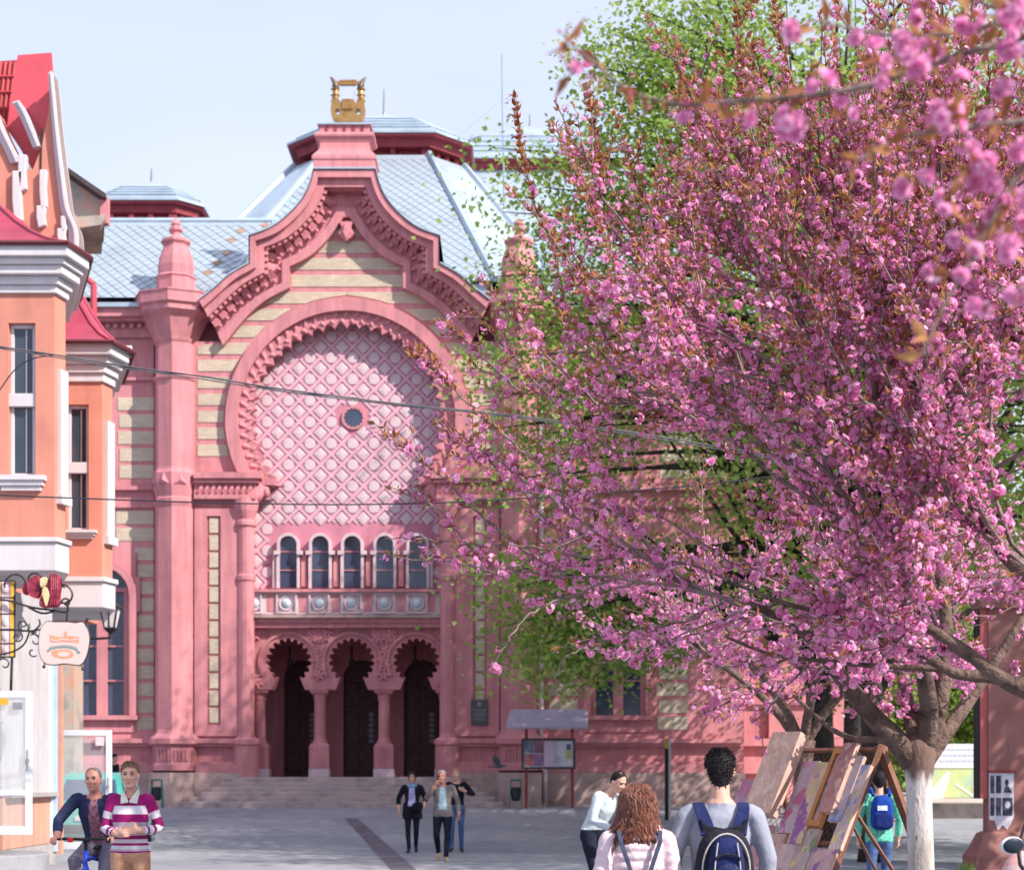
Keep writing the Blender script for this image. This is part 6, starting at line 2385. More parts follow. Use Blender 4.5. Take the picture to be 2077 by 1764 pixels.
t, J, k, W, M = person('person', 'man in a dark jumper and blue jeans walking behind the man on the telephone', ground_at(926, 37.4), 0.0, H=1.80, voxel=0.011,
    pose=dict(elb=(0.36, -0.02, 1.20), wrb=(0.16, -0.20, 1.28), knb=(0.10, -0.02, 0.50), anb=(0.10, 0.05, 0.085), head=(-0.02, -0.03, 1.63)),
    tags=dict(top=BLACKC, pants=DENIM, skin=SKIN, shoe=SHOE_D), torso=1.02, arm_w=1.1, hands=(0.5, 0.7),
    hand_dirs=(None, (Vector((-0.8, -0.2, 0.5)), Vector((0, -0.3, 1)), Vector((0, 1, 0)))))
face_bits(W, M, t, k, (0.2, 0.14, 0.1))
hair_cap(W, t, HAIR_LB, low_back=-0.05, low_front=0.075, side=0.02, puff=0.004)

# stooping man in a white shirt, facing right
t, J, k, W, M = person('person', 'stooping man in a white shirt and dark trousers looking down', ground_at(1214, 20.6), R(50), H=1.78, voxel=0.010,
    pose=dict(pelvis=(0, 0.10, 0.96), waist=(0, 0.03, 1.09), chest=(0, -0.08, 1.27), neck=(0, -0.18, 1.42), head=(0, -0.28, 1.545),
              sha=(-0.19, -0.13, 1.38), shb=(0.19, -0.13, 1.38), ela=(-0.27, -0.12, 1.10), elb=(0.26, -0.12, 1.10), wra=(-0.15, -0.32, 1.00), wrb=(0.13, -0.33, 1.0),
              hpa=(-0.09, 0.09, 0.93), hpb=(0.09, 0.09, 0.93)),
    tags=dict(top=WHITESH, pants=DARKJ, skin=SKIN, shoe=SHOE_D), torso=1.05, arm_w=1.15, hands=(0.6, 0.6), head_tilt=0.45)
face_bits(W, M, t, k, (0.06, 0.04, 0.04))
hair_cap(W, t, HAIR_DK, low_back=-0.06, low_front=0.105, side=0.01, puff=0.004)

# boy with a blue backpack seen from behind
t, J, k, W, M = person('person', 'boy in a green checked shirt and jeans walking away beside the paintings', ground_at(1783, 21.5), PI, H=1.70, voxel=0.011,
    pose=dict(kna=(-0.10, -0.06, 0.50), ana=(-0.10, 0.06, 0.085), knb=(0.1, 0.02, 0.5), anb=(0.1, 0.02, 0.085), ela=(-0.26, 0.0, 1.15), elb=(0.26, 0.02, 1.15)),
    tags=dict(top=GREENCH, pants=DENIM, skin=SKIN, shoe=SHOE_D), torso=1.02, arm_w=1.12, skirt=(1.05, 0.86, 0.165, 0.18, 0.115, 0.12), leg_w=1.02)
face_bits(W, M, t, k)
hair_cap(W, t, HAIR_DK, low_back=-0.10, low_front=0.06, side=-0.01, puff=0.014, strands=80, slen=0.02)
def rounded_pack(root, mats, w, h, d, c, rz):
    pass
BPB = cloth('royal_blue_pack', (0.012, 0.05, 0.28), var=0.15, scale=10)
pk = thing('backpack', 'royal blue backpack on the back of the boy in green', 'backpack', Vector(t.location) + Vector((0, -0.2, 0.98)))
L0 = Vector(t.location)
def pack_body(c, w, h, d, m, parent, name, n=24, pw=3.2, taper=0.82):
    """soft box: rounded rectangle that swells in the middle and narrows upwards; depth towards -Y"""
    rg = []
    for q in (0, 0.12, 0.4, 0.75, 1.0):
        sw = {0: 0.93, 0.12: 1.0, 0.4: 1.0, 0.75: 0.93, 1.0: 0.72}[q]
        ring = []
        for i in range(n):
            a = 2 * PI * i / n
            x = math.copysign(abs(math.cos(a)) ** (2 / pw), math.cos(a)) * w / 2 * sw
            z = math.copysign(abs(math.sin(a)) ** (2 / pw), math.sin(a)) * h / 2 * sw
            x *= (1 - (1 - taper) * (z / h + 0.5))
            ring.append(Vector((c[0] + x, c[1] - d * q, c[2] + z)))
        rg.append(ring)
    return MB().loft(rg).build(name, m, parent, smooth=False, bevel=0.006)
pack_body(L0 + Vector((0, -0.13, 1.19)), 0.30, 0.44, 0.15, BPB, pk, 'pack_body')
pack_body(L0 + Vector((0, -0.275, 1.09)), 0.25, 0.20, 0.04, cloth('navy_pocket', (0.01, 0.02, 0.12)), pk, 'pocket')
mb = MB().box(L0 + Vector((-0.02, -0.292, 1.25)), (0.12, 0.008, 0.06))
mb.build('patch', cloth('pale_patch', (0.55, 0.62, 0.72)), pk)
for s in (-1, 1):
    mb = MB().tube([L0 + Vector((s * 0.10, -0.14, 1.40)), L0 + Vector((s * 0.12, -0.06, 1.485)), L0 + Vector((s * 0.13, 0.05, 1.47)), L0 + Vector((s * 0.14, 0.125, 1.34))], [0.025, 0.028, 0.028, 0.02], 6)
    mb.build('strap', BPB, pk)

# woman in the pale quilted jacket, from behind
def puffy(b, J, k):
    for i in range(9):
        z = 0.92 + i * 0.062
        q = (z - 0.92) / 0.5
        w = 0.176 + 0.008 * math.sin(q * 3)
        b.limb([(0, 0.0, z * k), (0, 0.0, (z + 0.028) * k)], [(w * k, 0.130 * k), (w * k, 0.130 * k)], ['top'], n=22)
    for s_ in 'ab':
        sh, el = J['sh' + s_], J['el' + s_]
        for i in range(5):
            p = sh.lerp(el, 0.08 + i * 0.2)
            b.ball(p, (0.066 * k, 0.068 * k, 0.036 * k), 'top')
t, J, k, W, M = person('person', 'woman with shoulder-length auburn hair in a pale pink quilted jacket, back to the camera', ground_at(1293, 10.0), PI + 0.05, H=1.585, voxel=0.009,
    pose=dict(), tags=dict(top=PINKPUF, pants=DENIM, skin=SKIN, shoe=SHOE_D), torso=1.05, arm_w=1.2, extra=puffy)
face_bits(W, M, t, k)
def long_hair(W, parent, m, seed=4):
    rnd = random.Random(seed)
    mb = MB()
    n = 30
    rg = []
    for z, w, d in ((0.134, 0.012, 0.012), (0.129, 0.036, 0.042), (0.116, 0.060, 0.070), (0.09, 0.080, 0.092), (0.055, 0.095, 0.108), (0.01, 0.104, 0.116), (-0.05, 0.112, 0.120), (-0.12, 0.120, 0.118), (-0.19, 0.118, 0.108), (-0.24, 0.098, 0.09), (-0.28, 0.05, 0.05)):
        ring = []
        for i in range(n):
            a = 2 * PI * i / n
            y = math.sin(a)
            e = 1 + 0.05 * math.sin(7 * a + z * 20) + rnd.uniform(-0.02, 0.02)
            yy = (d * y if y > 0 else (0.07 if z > -0.02 else 0.03) * y)
            if y < 0 and z < 0.06:
                yy = max(yy, -0.02)
            ring.append(W(w * 1.06 * math.cos(a) * e, yy * 1.05 * e + 0.01, z * 1.08))
        rg.append(ring)
    mb.loft(rg)
    mb.build('hair', m, parent, local=True, smooth=True)
    ms = MB()
    for q in range(760):
        a = rnd.uniform(-0.25, PI + 0.25)
        z0 = rnd.uniform(-0.17, 0.128)
        zz = z0
        pts = []
        amp, ph = rnd.uniform(0.008, 0.034), rnd.uniform(0, 6)
        L = rnd.uniform(0.10, 0.24)
        steps = 9
        thick = rnd.choice((0.5, 0.7, 1.0, 1.7))
        flip = rnd.gauss(0.12, 0.22)
        for s in range(steps):
            z = z0 - L * s / (steps - 1)
            if z > 0:
                e_ = math.sqrt(max(0.02, 1 - (z / 0.137) ** 2))
                w, d = 0.109 * e_, 0.121 * e_
            else:
                w, d = 0.109 + min(-z, 0.17) * 0.13, 0.123
            if z < -0.2:
                e_ = max(0.55, 1 - (-0.2 - z) * 3.2)
                w *= e_; d *= e_
            aa = a + amp * 6 * math.sin(ph + s * 0.9)
            f = 1.02 + 1.6 * amp * math.cos(ph + s * 1.3) + 0.04 * (s == steps - 1)
            pts.append(W(w * 1.07 * f * math.cos(aa) + flip * max(0.0, -z - 0.08), d * 1.06 * f * math.sin(aa) + 0.01, z * 1.08))
        ms.tube(pts, [q_ * thick for q_ in (0.003, 0.005, 0.006, 0.0065, 0.0065, 0.006, 0.005, 0.0035, 0.0008)], 4, cap=False)
    stuff(ms.build('hair_locks', m, parent, local=True, fix=False))
long_hair(W, t, HAIR_AU)
L0 = Vector(t.location)
for s in (-1, 1):
    mb = MB()
    pts = [Vector(p) for p in ((s * 0.120, 0.095, 1.335), (s * 0.112, 0.142, 1.27), (s * 0.075, 0.150, 1.16), (s * 0.035, 0.150, 1.04), (s * 0.012, 0.150, 0.94))]
    rings = []
    for p in pts:
        rings.append([p + Vector((-0.012, -0.012, 0)), p + Vector((0.012, -0.012, 0)), p + Vector((0.012, 0.006, 0)), p + Vector((-0.012, 0.006, 0))])
    mb.loft(rings)
    mb.build('strap', cloth('slate_strap', (0.05, 0.06, 0.10)), t, local=True)

# tall young man with the blue backpack, from behind
t, J, k, W, M = person('person', 'dark-haired young man in a grey sweatshirt seen from behind', ground_at(1461, 10.1), PI - 0.02, H=1.80, voxel=0.009,
    pose=dict(ela=(-0.27, 0.02, 1.13), elb=(0.27, 0.02, 1.13), sha=(-0.195, 0.01, 1.375), shb=(0.195, 0.01, 1.375)), tags=dict(top=GREYSW, pants=DENIM, skin=SKIN, shoe=SHOE_D), torso=1.08, arm_w=1.15, hem=0.9)
face_bits(W, M, t, k)
hair_cap(W, t, HAIR_DK, low_back=-0.10, low_front=0.07, side=0.012, puff=0.003, strands=1900, slen=0.017, seed=9)
L0 = Vector(t.location)
NAVYP = cloth('navy_pack_cloth', (0.016, 0.022, 0.085), var=0.15, scale=10)
BLKP = cloth('black_pack_mesh', (0.018, 0.018, 0.026), var=0.2, scale=60)
PIPE = mat('pale_piping', (0.55, 0.50, 0.48), rough=0.6, var=0.05)
pk = thing('backpack', 'navy and black backpack with pale piping on the back of the young man in grey', 'backpack', L0 + Vector((0, -0.2, 0.8)))
yb_ = -0.155
LP = L0 + Vector((0, 0, 0.055))
pack_body(LP + Vector((0, yb_, 1.03)), 0.40, 0.52, 0.13, BLKP, pk, 'pack_body', taper=0.74)
pack_body(LP + Vector((0, yb_ - 0.115, 1.03)), 0.245, 0.44, 0.07, NAVYP, pk, 'front_panel', taper=0.75)
pack_body(LP + Vector((0, yb_ - 0.175, 0.97)), 0.19, 0.27, 0.035, cloth('deep_navy_gloss', (0.012, 0.018, 0.075), rough=0.45), pk, 'pocket', taper=0.8)
mb = MB()
for s in (-1, 1):
    mb.tube([LP + Vector((s * 0.055, yb_ - 0.188, 1.215)), LP + Vector((s * 0.07, yb_ - 0.192, 1.10)), LP + Vector((s * 0.08, yb_ - 0.195, 0.95)), LP + Vector((s * 0.075, yb_ - 0.19, 0.80))], 0.0035, 5)
mb.build('piping', PIPE, pk)
mb = MB().tube([LP + Vector((0.135 * math.sin(a) , yb_ - 0.125 - 0.03 * abs(math.cos(a)), 1.06 + 0.205 * math.cos(a))) for a in [-1.9 + 3.8 * i / 22 for i in range(23)]], 0.0045, 5)
mb.build('zip', PIPE, pk)
mb = MB().tube([LP + Vector((0.07 * math.cos(a), yb_ - 0.20, 1.115 + 0.035 * math.sin(a))) for a in [PI * i / 12 for i in range(13)]], 0.008, 6)
mb.build('grab_loop', BLKP, pk)
mb = MB()
q = LP + Vector((0.0, yb_ - 0.212, 0.985))
mb.tube([q + Vector((0.045 * math.cos(a), 0, 0.018 * math.sin(a))) for a in [2 * PI * i / 18 for i in range(19)]], 0.003, 5)
mb.tube([q + Vector((-0.03, 0, -0.012)), q + Vector((-0.005, -0.002, 0.0)), q + Vector((0.03, 0, 0.012))], 0.003, 5)
mb.build('emblem', PIPE, pk)
ORP = mat('orange_print', (0.65, 0.12, 0.04), rough=0.6)
for (x, z) in ((-0.055, 0.895), (-0.005, 0.885), (0.05, 0.905)):
    mb = MB().tube([LP + Vector((x - 0.014, yb_ - 0.212, z)), LP + Vector((x + 0.016, yb_ - 0.212, z + 0.022))], 0.005, 4)
    mb.build('orange_tick', ORP, pk)
mb = MB().ellipsoid(LP + Vector((-0.178, yb_ - 0.06, 1.0)), (0.018, 0.03, 0.055), 8, 6)
mb.build('side_pocket', mat('green_pouch', (0.02, 0.35, 0.10), rough=0.7), pk)
# yoke and shoulder straps
for s in (-1, 1):
    mb = MB()
    pts = [(0.085, yb_ - 0.01, 1.30, 0.045), (0.105, -0.128, 1.38, 0.040), (0.125, -0.085, 1.452, 0.034), (0.130, -0.01, 1.484, 0.032), (0.135, 0.08, 1.45, 0.032), (0.14, 0.135, 1.33, 0.032)]
    rg = []
    for x, y, z, w in pts:
        p = L0 + Vector((s * x, y, z))
        rg.append([p + Vector((-w, 0.0, 0)), p + Vector((w, 0.0, 0)), p + Vector((w, -0.014, 0.010)), p + Vector((-w, -0.014, 0.010))])
    mb.loft(rg)
    mb.build('shoulder_strap', NAVYP, pk, bevel=0.005)
mb = MB()
mb.prism([(L0.x + x, L0.z + z) for x, z in ((-0.14, 1.41), (-0.10, 1.365), (0, 1.345), (0.10, 1.365), (0.14, 1.41), (0.12, 1.33), (0.10, 1.27), (0, 1.30), (-0.10, 1.27), (-0.12, 1.33))], L0.y + yb_ - 0.02, L0.y + yb_ + 0.01)
mb.build('yoke', BLKP, pk, bevel=0.005)
mb = MB().tube([L0 + Vector((0.06 * math.cos(a), yb_ - 0.03, 1.262 + 0.045 * math.sin(a))) for a in [PI * i / 12 for i in range(13)]], 0.009, 6)
mb.build('carry_handle', BLKP, pk)

# two figures by the parked car, far behind
for u, Yp, H_, lab in ((146, 47.0, 1.80, 'distant figure in dark clothes seen through the open glass door'), (231, 48.0, 1.70, 'distant figure in dark clothes behind the parked car, right of the glass door')):
    t, J, k, W, M = person('person', lab, ground_at(u, Yp), 1.2, H=H_, voxel=0.016, tags=dict(top=BLACKC, pants=DARKJ, skin=SKIN, shoe=SHOE_D), arm_w=1.1)
    hair_cap(W, t, HAIR_GR if u < 200 else HAIR_DK, puff=0.006)
# ------------------------------------------------------------------ trees
def scatter_mesh(name, tv, tf, pos, nrm, size, mats, parent, spin=None, midx=None, flat=None):
    """many small copies of a template (points tv, triangles tf) joined into one mesh: place, facing, size for each"""
    tv = np.asarray(tv, np.float32)
    tf = np.asarray(tf, np.int32)
    N = len(pos)
    pos = np.asarray(pos, np.float32)
    n = np.asarray(nrm, np.float32)
    n = n / (np.linalg.norm(n, axis=1, keepdims=True) + 1e-9)
    if spin is None:
        r = RNG.normal(size=(N, 3)).astype(np.float32)
    else:
        r = np.asarray(spin, np.float32)
    x = np.cross(r, n)
    x /= (np.linalg.norm(x, axis=1, keepdims=True) + 1e-9)
    y = np.cross(n, x)
    sz = np.asarray(size, np.float32)[:, None, None]
    v = (x[:, None, :] * tv[None, :, 0:1] + y[:, None, :] * tv[None, :, 1:2] + n[:, None, :] * tv[None, :, 2:3]) * sz + pos[:, None, :]
    org = kids_origin(parent)
    v = v.reshape(-1, 3) - np.array(org, np.float32)
    f = (tf[None] + (np.arange(N, dtype=np.int32) * len(tv))[:, None, None]).reshape(-1, 3)
    me = bpy.data.meshes.new(name)
    me.vertices.add(len(v))
    me.vertices.foreach_set('co', v.ravel())
    me.loops.add(f.size)
    me.loops.foreach_set('vertex_index', f.ravel())
    me.polygons.add(len(f))
    me.polygons.foreach_set('loop_start', np.arange(0, f.size, 3, dtype=np.int32))
    me.polygons.foreach_set('loop_total', np.full(len(f), 3, np.int32))
    for m in mats:
        me.materials.append(m)
    me.update()
    o = bpy.data.objects.new(name, me)
    COL.objects.link(o)
    o.parent = parent
    ORI[o.name] = org
    return stuff(o)

def ring_fan(n, r_hi, r_lo, z_edge, zc):
    v = [(0, 0, zc)]
    for i in range(n):
        a = 2 * PI * i / n
        r = r_hi if i % 2 == 0 else r_lo
        v.append((r * math.cos(a), r * math.sin(a), z_edge if i % 2 == 0 else z_edge * 1.25))
    f = [(0, 1 + i, 1 + (i + 1) % n) for i in range(n)]
    return v, f
def join_t(*parts):
    V, Fa = [], []
    for v, f in parts:
        b = len(V)
        V += list(v)
        Fa += [tuple(i + b for i in t) for t in f]
    return V, Fa
FLOWER = join_t(ring_fan(10, 1.0, 0.74, 0.18, -0.12), ring_fan(6, 0.66, 0.50, 0.42, 0.02))
FLOWER_HI = join_t(ring_fan(12, 1.0, 0.80, 0.10, -0.18), ring_fan(12, 0.86, 0.62, 0.36, -0.08), ring_fan(10, 0.62, 0.42, 0.52, 0.05), ring_fan(8, 0.36, 0.22, 0.6, 0.2))
BUD = ([(0, 0, -1.0), (0.45, 0, 0), (-0.22, 0.40, 0), (-0.22, -0.40, 0), (0, 0, 0.9)], [(0, 2, 1), (0, 3, 2), (0, 1, 3), (4, 1, 2), (4, 2, 3), (4, 3, 1)])
LEAF = ([(0, 0, 0), (-0.18, 0.42, 0.09), (0.18, 0.42, 0.09), (0, 0.45, 0.0), (0, 1.0, -0.16)], [(0, 3, 1), (0, 2, 3), (1, 3, 4), (3, 2, 4)])
GLEAF = ([(0, -0.5, 0), (-0.48, 0.0, 0.08), (0.48, 0.0, 0.08), (0, 0.05, -0.02), (0, 0.62, -0.05)], [(0, 3, 1), (0, 2, 3), (1, 3, 4), (3, 2, 4)])

PETAL = leafy('cherry_petal', [(0.82, 0.25, 0.54), (0.91, 0.40, 0.67), (0.93, 0.54, 0.75), (0.87, 0.31, 0.60), (0.95, 0.73, 0.85)], transl=0.5)
BUDM = leafy('cherry_bud', [(0.56, 0.07, 0.24), (0.74, 0.18, 0.42), (0.82, 0.34, 0.55), (0.64, 0.11, 0.32)], transl=0.4)
BRONZE = leafy('bronze_young_leaf', [(0.24, 0.08, 0.04), (0.42, 0.16, 0.06), (0.52, 0.26, 0.11), (0.36, 0.19, 0.07), (0.22, 0.07, 0.045)], transl=0.42)
STALK = leafy('flower_stalk', [(0.28, 0.16, 0.05), (0.22, 0.07, 0.05), (0.36, 0.22, 0.09)], transl=0.1)
BARK = mat('cherry_bark', (0.20, 0.145, 0.13), rough=0.8, var=0.4, scale=9, bump=0.8, bscale=18, hue=(0.34, 0.28, 0.26))
BARK_T = mat('brown_trunk_bark', (0.125, 0.08, 0.065), rough=0.9, var=0.5, scale=7, bump=1.0, bscale=22, hue=(0.25, 0.18, 0.15), dist=0.04)
LBARK = mat('linden_bark', (0.045, 0.036, 0.034), rough=0.9, var=0.35, scale=5, bump=0.9, bscale=10)

def unit(v):
    return v / (np.linalg.norm(v) + 1e-9)
def bez(p0, p1, d0, d1, n):
    """smooth branch line from p0 (leaving along d0) to p1 (arriving along d1)"""
    L = np.linalg.norm(p1 - p0)
    c0, c1 = p0 + unit(d0) * L * 0.38, p1 - unit(d1) * L * 0.33
    t = np.linspace(0, 1, n)[:, None]
    return (1 - t) ** 3 * p0 + 3 * (1 - t) ** 2 * t * c0 + 3 * (1 - t) * t * t * c1 + t ** 3 * p1
def wob(pts, amp, rng):
    n = len(pts)
    w = rng.normal(size=(n, 3)) * amp
    w[0] = 0
    return pts + w
def resample(pts, step):
    d = np.linalg.norm(np.diff(pts, axis=0), axis=1)
    s = np.concatenate([[0], np.cumsum(d)])
    q = np.arange(0, s[-1], step)
    out = np.stack([np.interp(q, s, pts[:, i]) for i in range(3)], 1)
    tan = np.gradient(out, axis=0) if len(out) > 1 else np.array([[0, 0, 1.0]])
    return out, tan / (np.linalg.norm(tan, axis=1, keepdims=True) + 1e-9), q / s[-1]

class Cherry:
    def __init__(self, seed):
        self.rng = np.random.default_rng(seed)
        self.limbs, self.twigs, self.shoots = [], [], []   # (points, radius0, radius1)
    def blossom(self, pts, dens=1.0, leafy_=0.5, open_=0.6, start=0.0):
        self.shoots.append((pts, dens, leafy_, open_, start))

def add_shoot(ch, base, d_par, tip, r0, bare=0.0, dens=1.0, leafy_=0.5, open_=0.6, side=True, n_side=6, side_len=0.55):
    """a long shoot from base to tip, dressed with side twigs and blossom"""
    rng = ch.rng
    L = np.linalg.norm(tip - base)
    d1 = unit((tip - base) + np.array([0, 0, 0.35 * L]) + rng.normal(size=3) * 0.12 * L)
    pts = wob(bez(base, tip, d_par, d1, 12), 0.012 * L ** 0.5, rng)
    ch.twigs.append((pts, r0, 0.004))
    ch.blossom(pts, dens, leafy_, open_, bare)
    if not side:
        return pts
    for k in range(n_side):
        t = rng.uniform(max(bare, 0.15), 0.92)
        i = min(int(t * 11), 10)
        p = pts[i] + (pts[i + 1] - pts[i]) * (t * 11 - i)
        tan = unit(pts[i + 1] - pts[i])
        d = unit(tan * 0.75 + unit(rng.normal(size=3)) * 0.7 + np.array([0, 0, 0.25]))
        l = side_len * rng.uniform(0.45, 1.25) * (1.15 - 0.6 * t)
        q = bez(p, p + d * l + np.array([0, 0, 0.10 * l]), d, unit(d + np.array([0, 0, 0.5])), 7)
        q = wob(q, 0.008, rng)
        ch.twigs.append((q, max(0.005, r0 * 0.42), 0.0025))
        ch.blossom(q, dens, leafy_, open_, 0.05)
    return pts

def dress(ch, name_parent, step=0.075, hi=False, scale=1.0, cluster=4.0):
    """put flowers, buds, leaves and stalks on all the shoots"""
    rng = ch.rng
    fp, fn_, fs, bp_, bn, bs, lp, ln, ls_, lsp, sp_, sn = [], [], [], [], [], [], [], [], [], [], [], []
    for pts, dens, leafy_, open_, start in ch.shoots:
        P_, T_, q = resample(pts, step / max(dens, 0.05))
        for p, t, s in zip(P_, T_, q):
            if s < start:
                continue
            if rng.random() < 0.12:
                continue
            hgt = min(max((p[2] - 2.7) / 3.4, 0.0), 1.0)          # higher shoots are younger: more leaf and bud, fewer open flowers
            big = rng.random() < 0.10 * (1 - hgt) + 0.02
            k = rng.poisson(cluster * (1 - 0.25 * s) * (1.6 if big else 1.0))
            tipness = s ** 2
            cdir = unit(rng.normal(size=3) - t * 0.2 + np.array([0, 0, -0.3]))
            cc_ = p + cdir * rng.uniform(0.025, 0.06) * scale
            op = min(0.95, open_ * (1 - 0.55 * tipness) * (1.15 - 0.6 * hgt) + (0.4 if big else 0))
            for _ in range(k):
                o = unit(rng.normal(size=3) + np.array([0, -0.1, -0.1]))
                c = cc_ + o * rng.uniform(0.6, 1.0) * (0.036 if big else 0.030) * scale
                if rng.random() < op:
                    fp.append(c); fn_.append(unit(o * 1.2 + rng.normal(size=3) * 0.35)); fs.append(rng.uniform(0.024, 0.034) * scale if big else rng.uniform(0.016, 0.028) * scale)
                else:
                    bp_.append(c + cdir * 0.015); bn.append(unit(o + cdir)); bs.append(rng.uniform(0.010, 0.017) * scale)
                if rng.random() < 0.45:
                    sp_.append(p); sn.append(c - p)
            m = rng.poisson(leafy_ * (1.0 + 2.4 * tipness) * (0.9 + 2.0 * hgt))
            for _ in range(m):
                d = unit(t * (0.5 + 0.5 * tipness) + unit(rng.normal(size=3)) * 0.9 + np.array([0, 0, 0.25]))
                lp.append(p); ls_.append(rng.uniform(0.04, 0.085) * scale)
                nn = unit(np.cross(d, rng.normal(size=3)) + np.array([0, 0, 0.5]))
                nn = unit(nn - d * np.dot(nn, d))
                ln.append(nn)
                # spin so that the blade points along d: template Y axis = n x X, X = spin x n -> choose spin = d rotated
                lsp.append(d)
    par = name_parent
    F_ = FLOWER_HI if hi else FLOWER
    if fp:
        scatter_mesh('blossom', *F_, fp, fn_, fs, [PETAL], par)
    if bp_:
        scatter_mesh('buds', *BUD, bp_, bn, bs, [BUDM], par)
    if lp:
        scatter_mesh('young_leaves', *LEAF, lp, ln, ls_, [BRONZE], par, spin=np.asarray(lsp))
    if sp_:
        sn = np.asarray(sn)
        L = np.linalg.norm(sn, axis=1)
        ST = ([(-0.014, 0, 0), (0.014, 0, 0), (0.010, 0, 1), (-0.010, 0, 1)], [(0, 1, 2), (0, 2, 3)])
        scatter_mesh('stalks', *ST, sp_, sn, L, [STALK], par)
    return len(fp), len(bp_), len(lp)

def wood(ch, par, bark=BARK, limb_sides=12):
    for pts, r0, r1 in ch.limbs:
        n = len(pts)
        rr = [r0 + (r1 - r0) * i / (n - 1) for i in range(n)]
        MB().tube([Vector(p) for p in pts], rr, limb_sides).build('limb', BARK_T, par, smooth=True)
    mb = MB()
    for pts, r0, r1 in ch.twigs:
        n = len(pts)
        rr = [r0 + (r1 - r0) * (i / (n - 1)) ** 0.8 for i in range(n)]
        mb.tube([Vector(p) for p in pts], rr, 5 if r0 > 0.012 else 4, cap=False)
    o = mb.build('twigs', bark, par, smooth=True, fix=False)
    stuff(o)

def A3(u, v, Y):
    return np.array(P(u, v, Y))

# ---- the cherry in full bloom with the whitewashed trunk
YA = 13.5
def limewash():
    m = bpy.data.materials.new('limewashed_bark')
    m.use_nodes = True
    nt = m.node_tree
    b = nt.nodes['Principled BSDF']
    b.inputs['Roughness'].default_value = 0.95
    tc = nt.nodes.new('ShaderNodeTexCoord')
    sx = nt.nodes.new('ShaderNodeSeparateXYZ')
    nt.links.new(tc.outputs['Object'], sx.inputs[0])
    def noise(s, d=5):
        n = nt.nodes.new('ShaderNodeTexNoise')
        n.inputs['Scale'].default_value = s
        n.inputs['Detail'].default_value = d
        mp = nt.nodes.new('ShaderNodeMapping')
        mp.inputs['Scale'].default_value = (1, 1, 0.35)
        nt.links.new(tc.outputs['Object'], mp.inputs['Vector'])
        nt.links.new(mp.outputs['Vector'], n.inputs['Vector'])
        return n
    n1, n2, n3 = noise(9), noise(26), noise(4)
    # edge of the wash, ragged, at 1.66 m
    ad = nt.nodes.new('ShaderNodeMath'); ad.operation = 'MULTIPLY_ADD'; ad.inputs[1].default_value = 0.34
    nt.links.new(n1.outputs['Fac'], ad.inputs[0])
    nt.links.new(sx.outputs['Z'], ad.inputs[2])
    rp = nt.nodes.new('ShaderNodeMapRange')
    rp.inputs['From Min'].default_value = 1.77
    rp.inputs['From Max'].default_value = 1.86
    nt.links.new(ad.outputs[0], rp.inputs['Value'])
    # bare flecks lower down
    rf = nt.nodes.new('ShaderNodeMapRange')
    rf.inputs['From Min'].default_value = 0.64
    rf.inputs['From Max'].default_value = 0.70
    nt.links.new(n2.outputs['Fac'], rf.inputs['Value'])
    mxm = nt.nodes.new('ShaderNodeMath'); mxm.operation = 'MAXIMUM'
    nt.links.new(rp.outputs[0], mxm.inputs[0])
    nt.links.new(rf.outputs[0], mxm.inputs[1])
    wh = nt.nodes.new('ShaderNodeValToRGB')
    wh.color_ramp.elements[0].color = (0.33, 0.29, 0.265, 1)
    wh.color_ramp.elements[0].position = 0.35
    wh.color_ramp.elements[1].color = (0.58, 0.55, 0.53, 1)
    wh.color_ramp.elements[1].position = 0.6
    nt.links.new(n3.outputs['Fac'], wh.inputs['Fac'])
    bk = nt.nodes.new('ShaderNodeValToRGB')
    bk.color_ramp.elements[0].color = (0.07, 0.04, 0.03, 1)
    bk.color_ramp.elements[1].color = (0.22, 0.14, 0.11, 1)
    nt.links.new(n1.outputs['Fac'], bk.inputs['Fac'])
    mx = nt.nodes.new('ShaderNodeMix'); mx.data_type = 'RGBA'
    nt.links.new(mxm.outputs[0], mx.inputs['Factor'])
    nt.links.new(wh.outputs['Color'], mx.inputs['A'])
    nt.links.new(bk.outputs['Color'], mx.inputs['B'])
    nt.links.new(mx.outputs['Result'], b.inputs['Base Color'])
    bp = nt.nodes.new('ShaderNodeBump'); bp.inputs['Strength'].default_value = 0.9; bp.inputs['Distance'].default_value = 0.02
    nt.links.new(n2.outputs['Fac'], bp.inputs['Height'])
    nt.links.new(bp.outputs['Normal'], b.inputs['Normal'])
    return m
tx = (1866 - U0) * YA / F
cherry = thing('cherry_tree', 'cherry tree in full pink bloom on a whitewashed trunk beside the paintings', 'tree', (tx, YA, 0), 'cherry trees in bloom')
mb = MB()
rng_t = random.Random(5)
prof = [(0.145, -0.05), (0.125, 0.15), (0.108, 0.5), (0.102, 1.0), (0.098, 1.4), (0.103, 1.60), (0.116, 1.72), (0.130, 1.80), (0.132, 1.86), (0.10, 1.93), (0.04, 1.97)]
rings = []
for i, (r, z) in enumerate(prof):
    rings.append([Vector((tx + 0.012 * math.sin(z * 3) + r * (1 + 0.06 * math.sin(3 * a + z * 2) + rng_t.uniform(-0.03, 0.03)) * math.cos(a), YA + r * 0.95 * (1 + 0.06 * math.sin(2 * a + z * 3)) * math.sin(a), z)) for a in [2 * PI * k / 18 for k in range(18)]])
mb.loft(rings)
mb.build('trunk', limewash(), cherry, smooth=True)

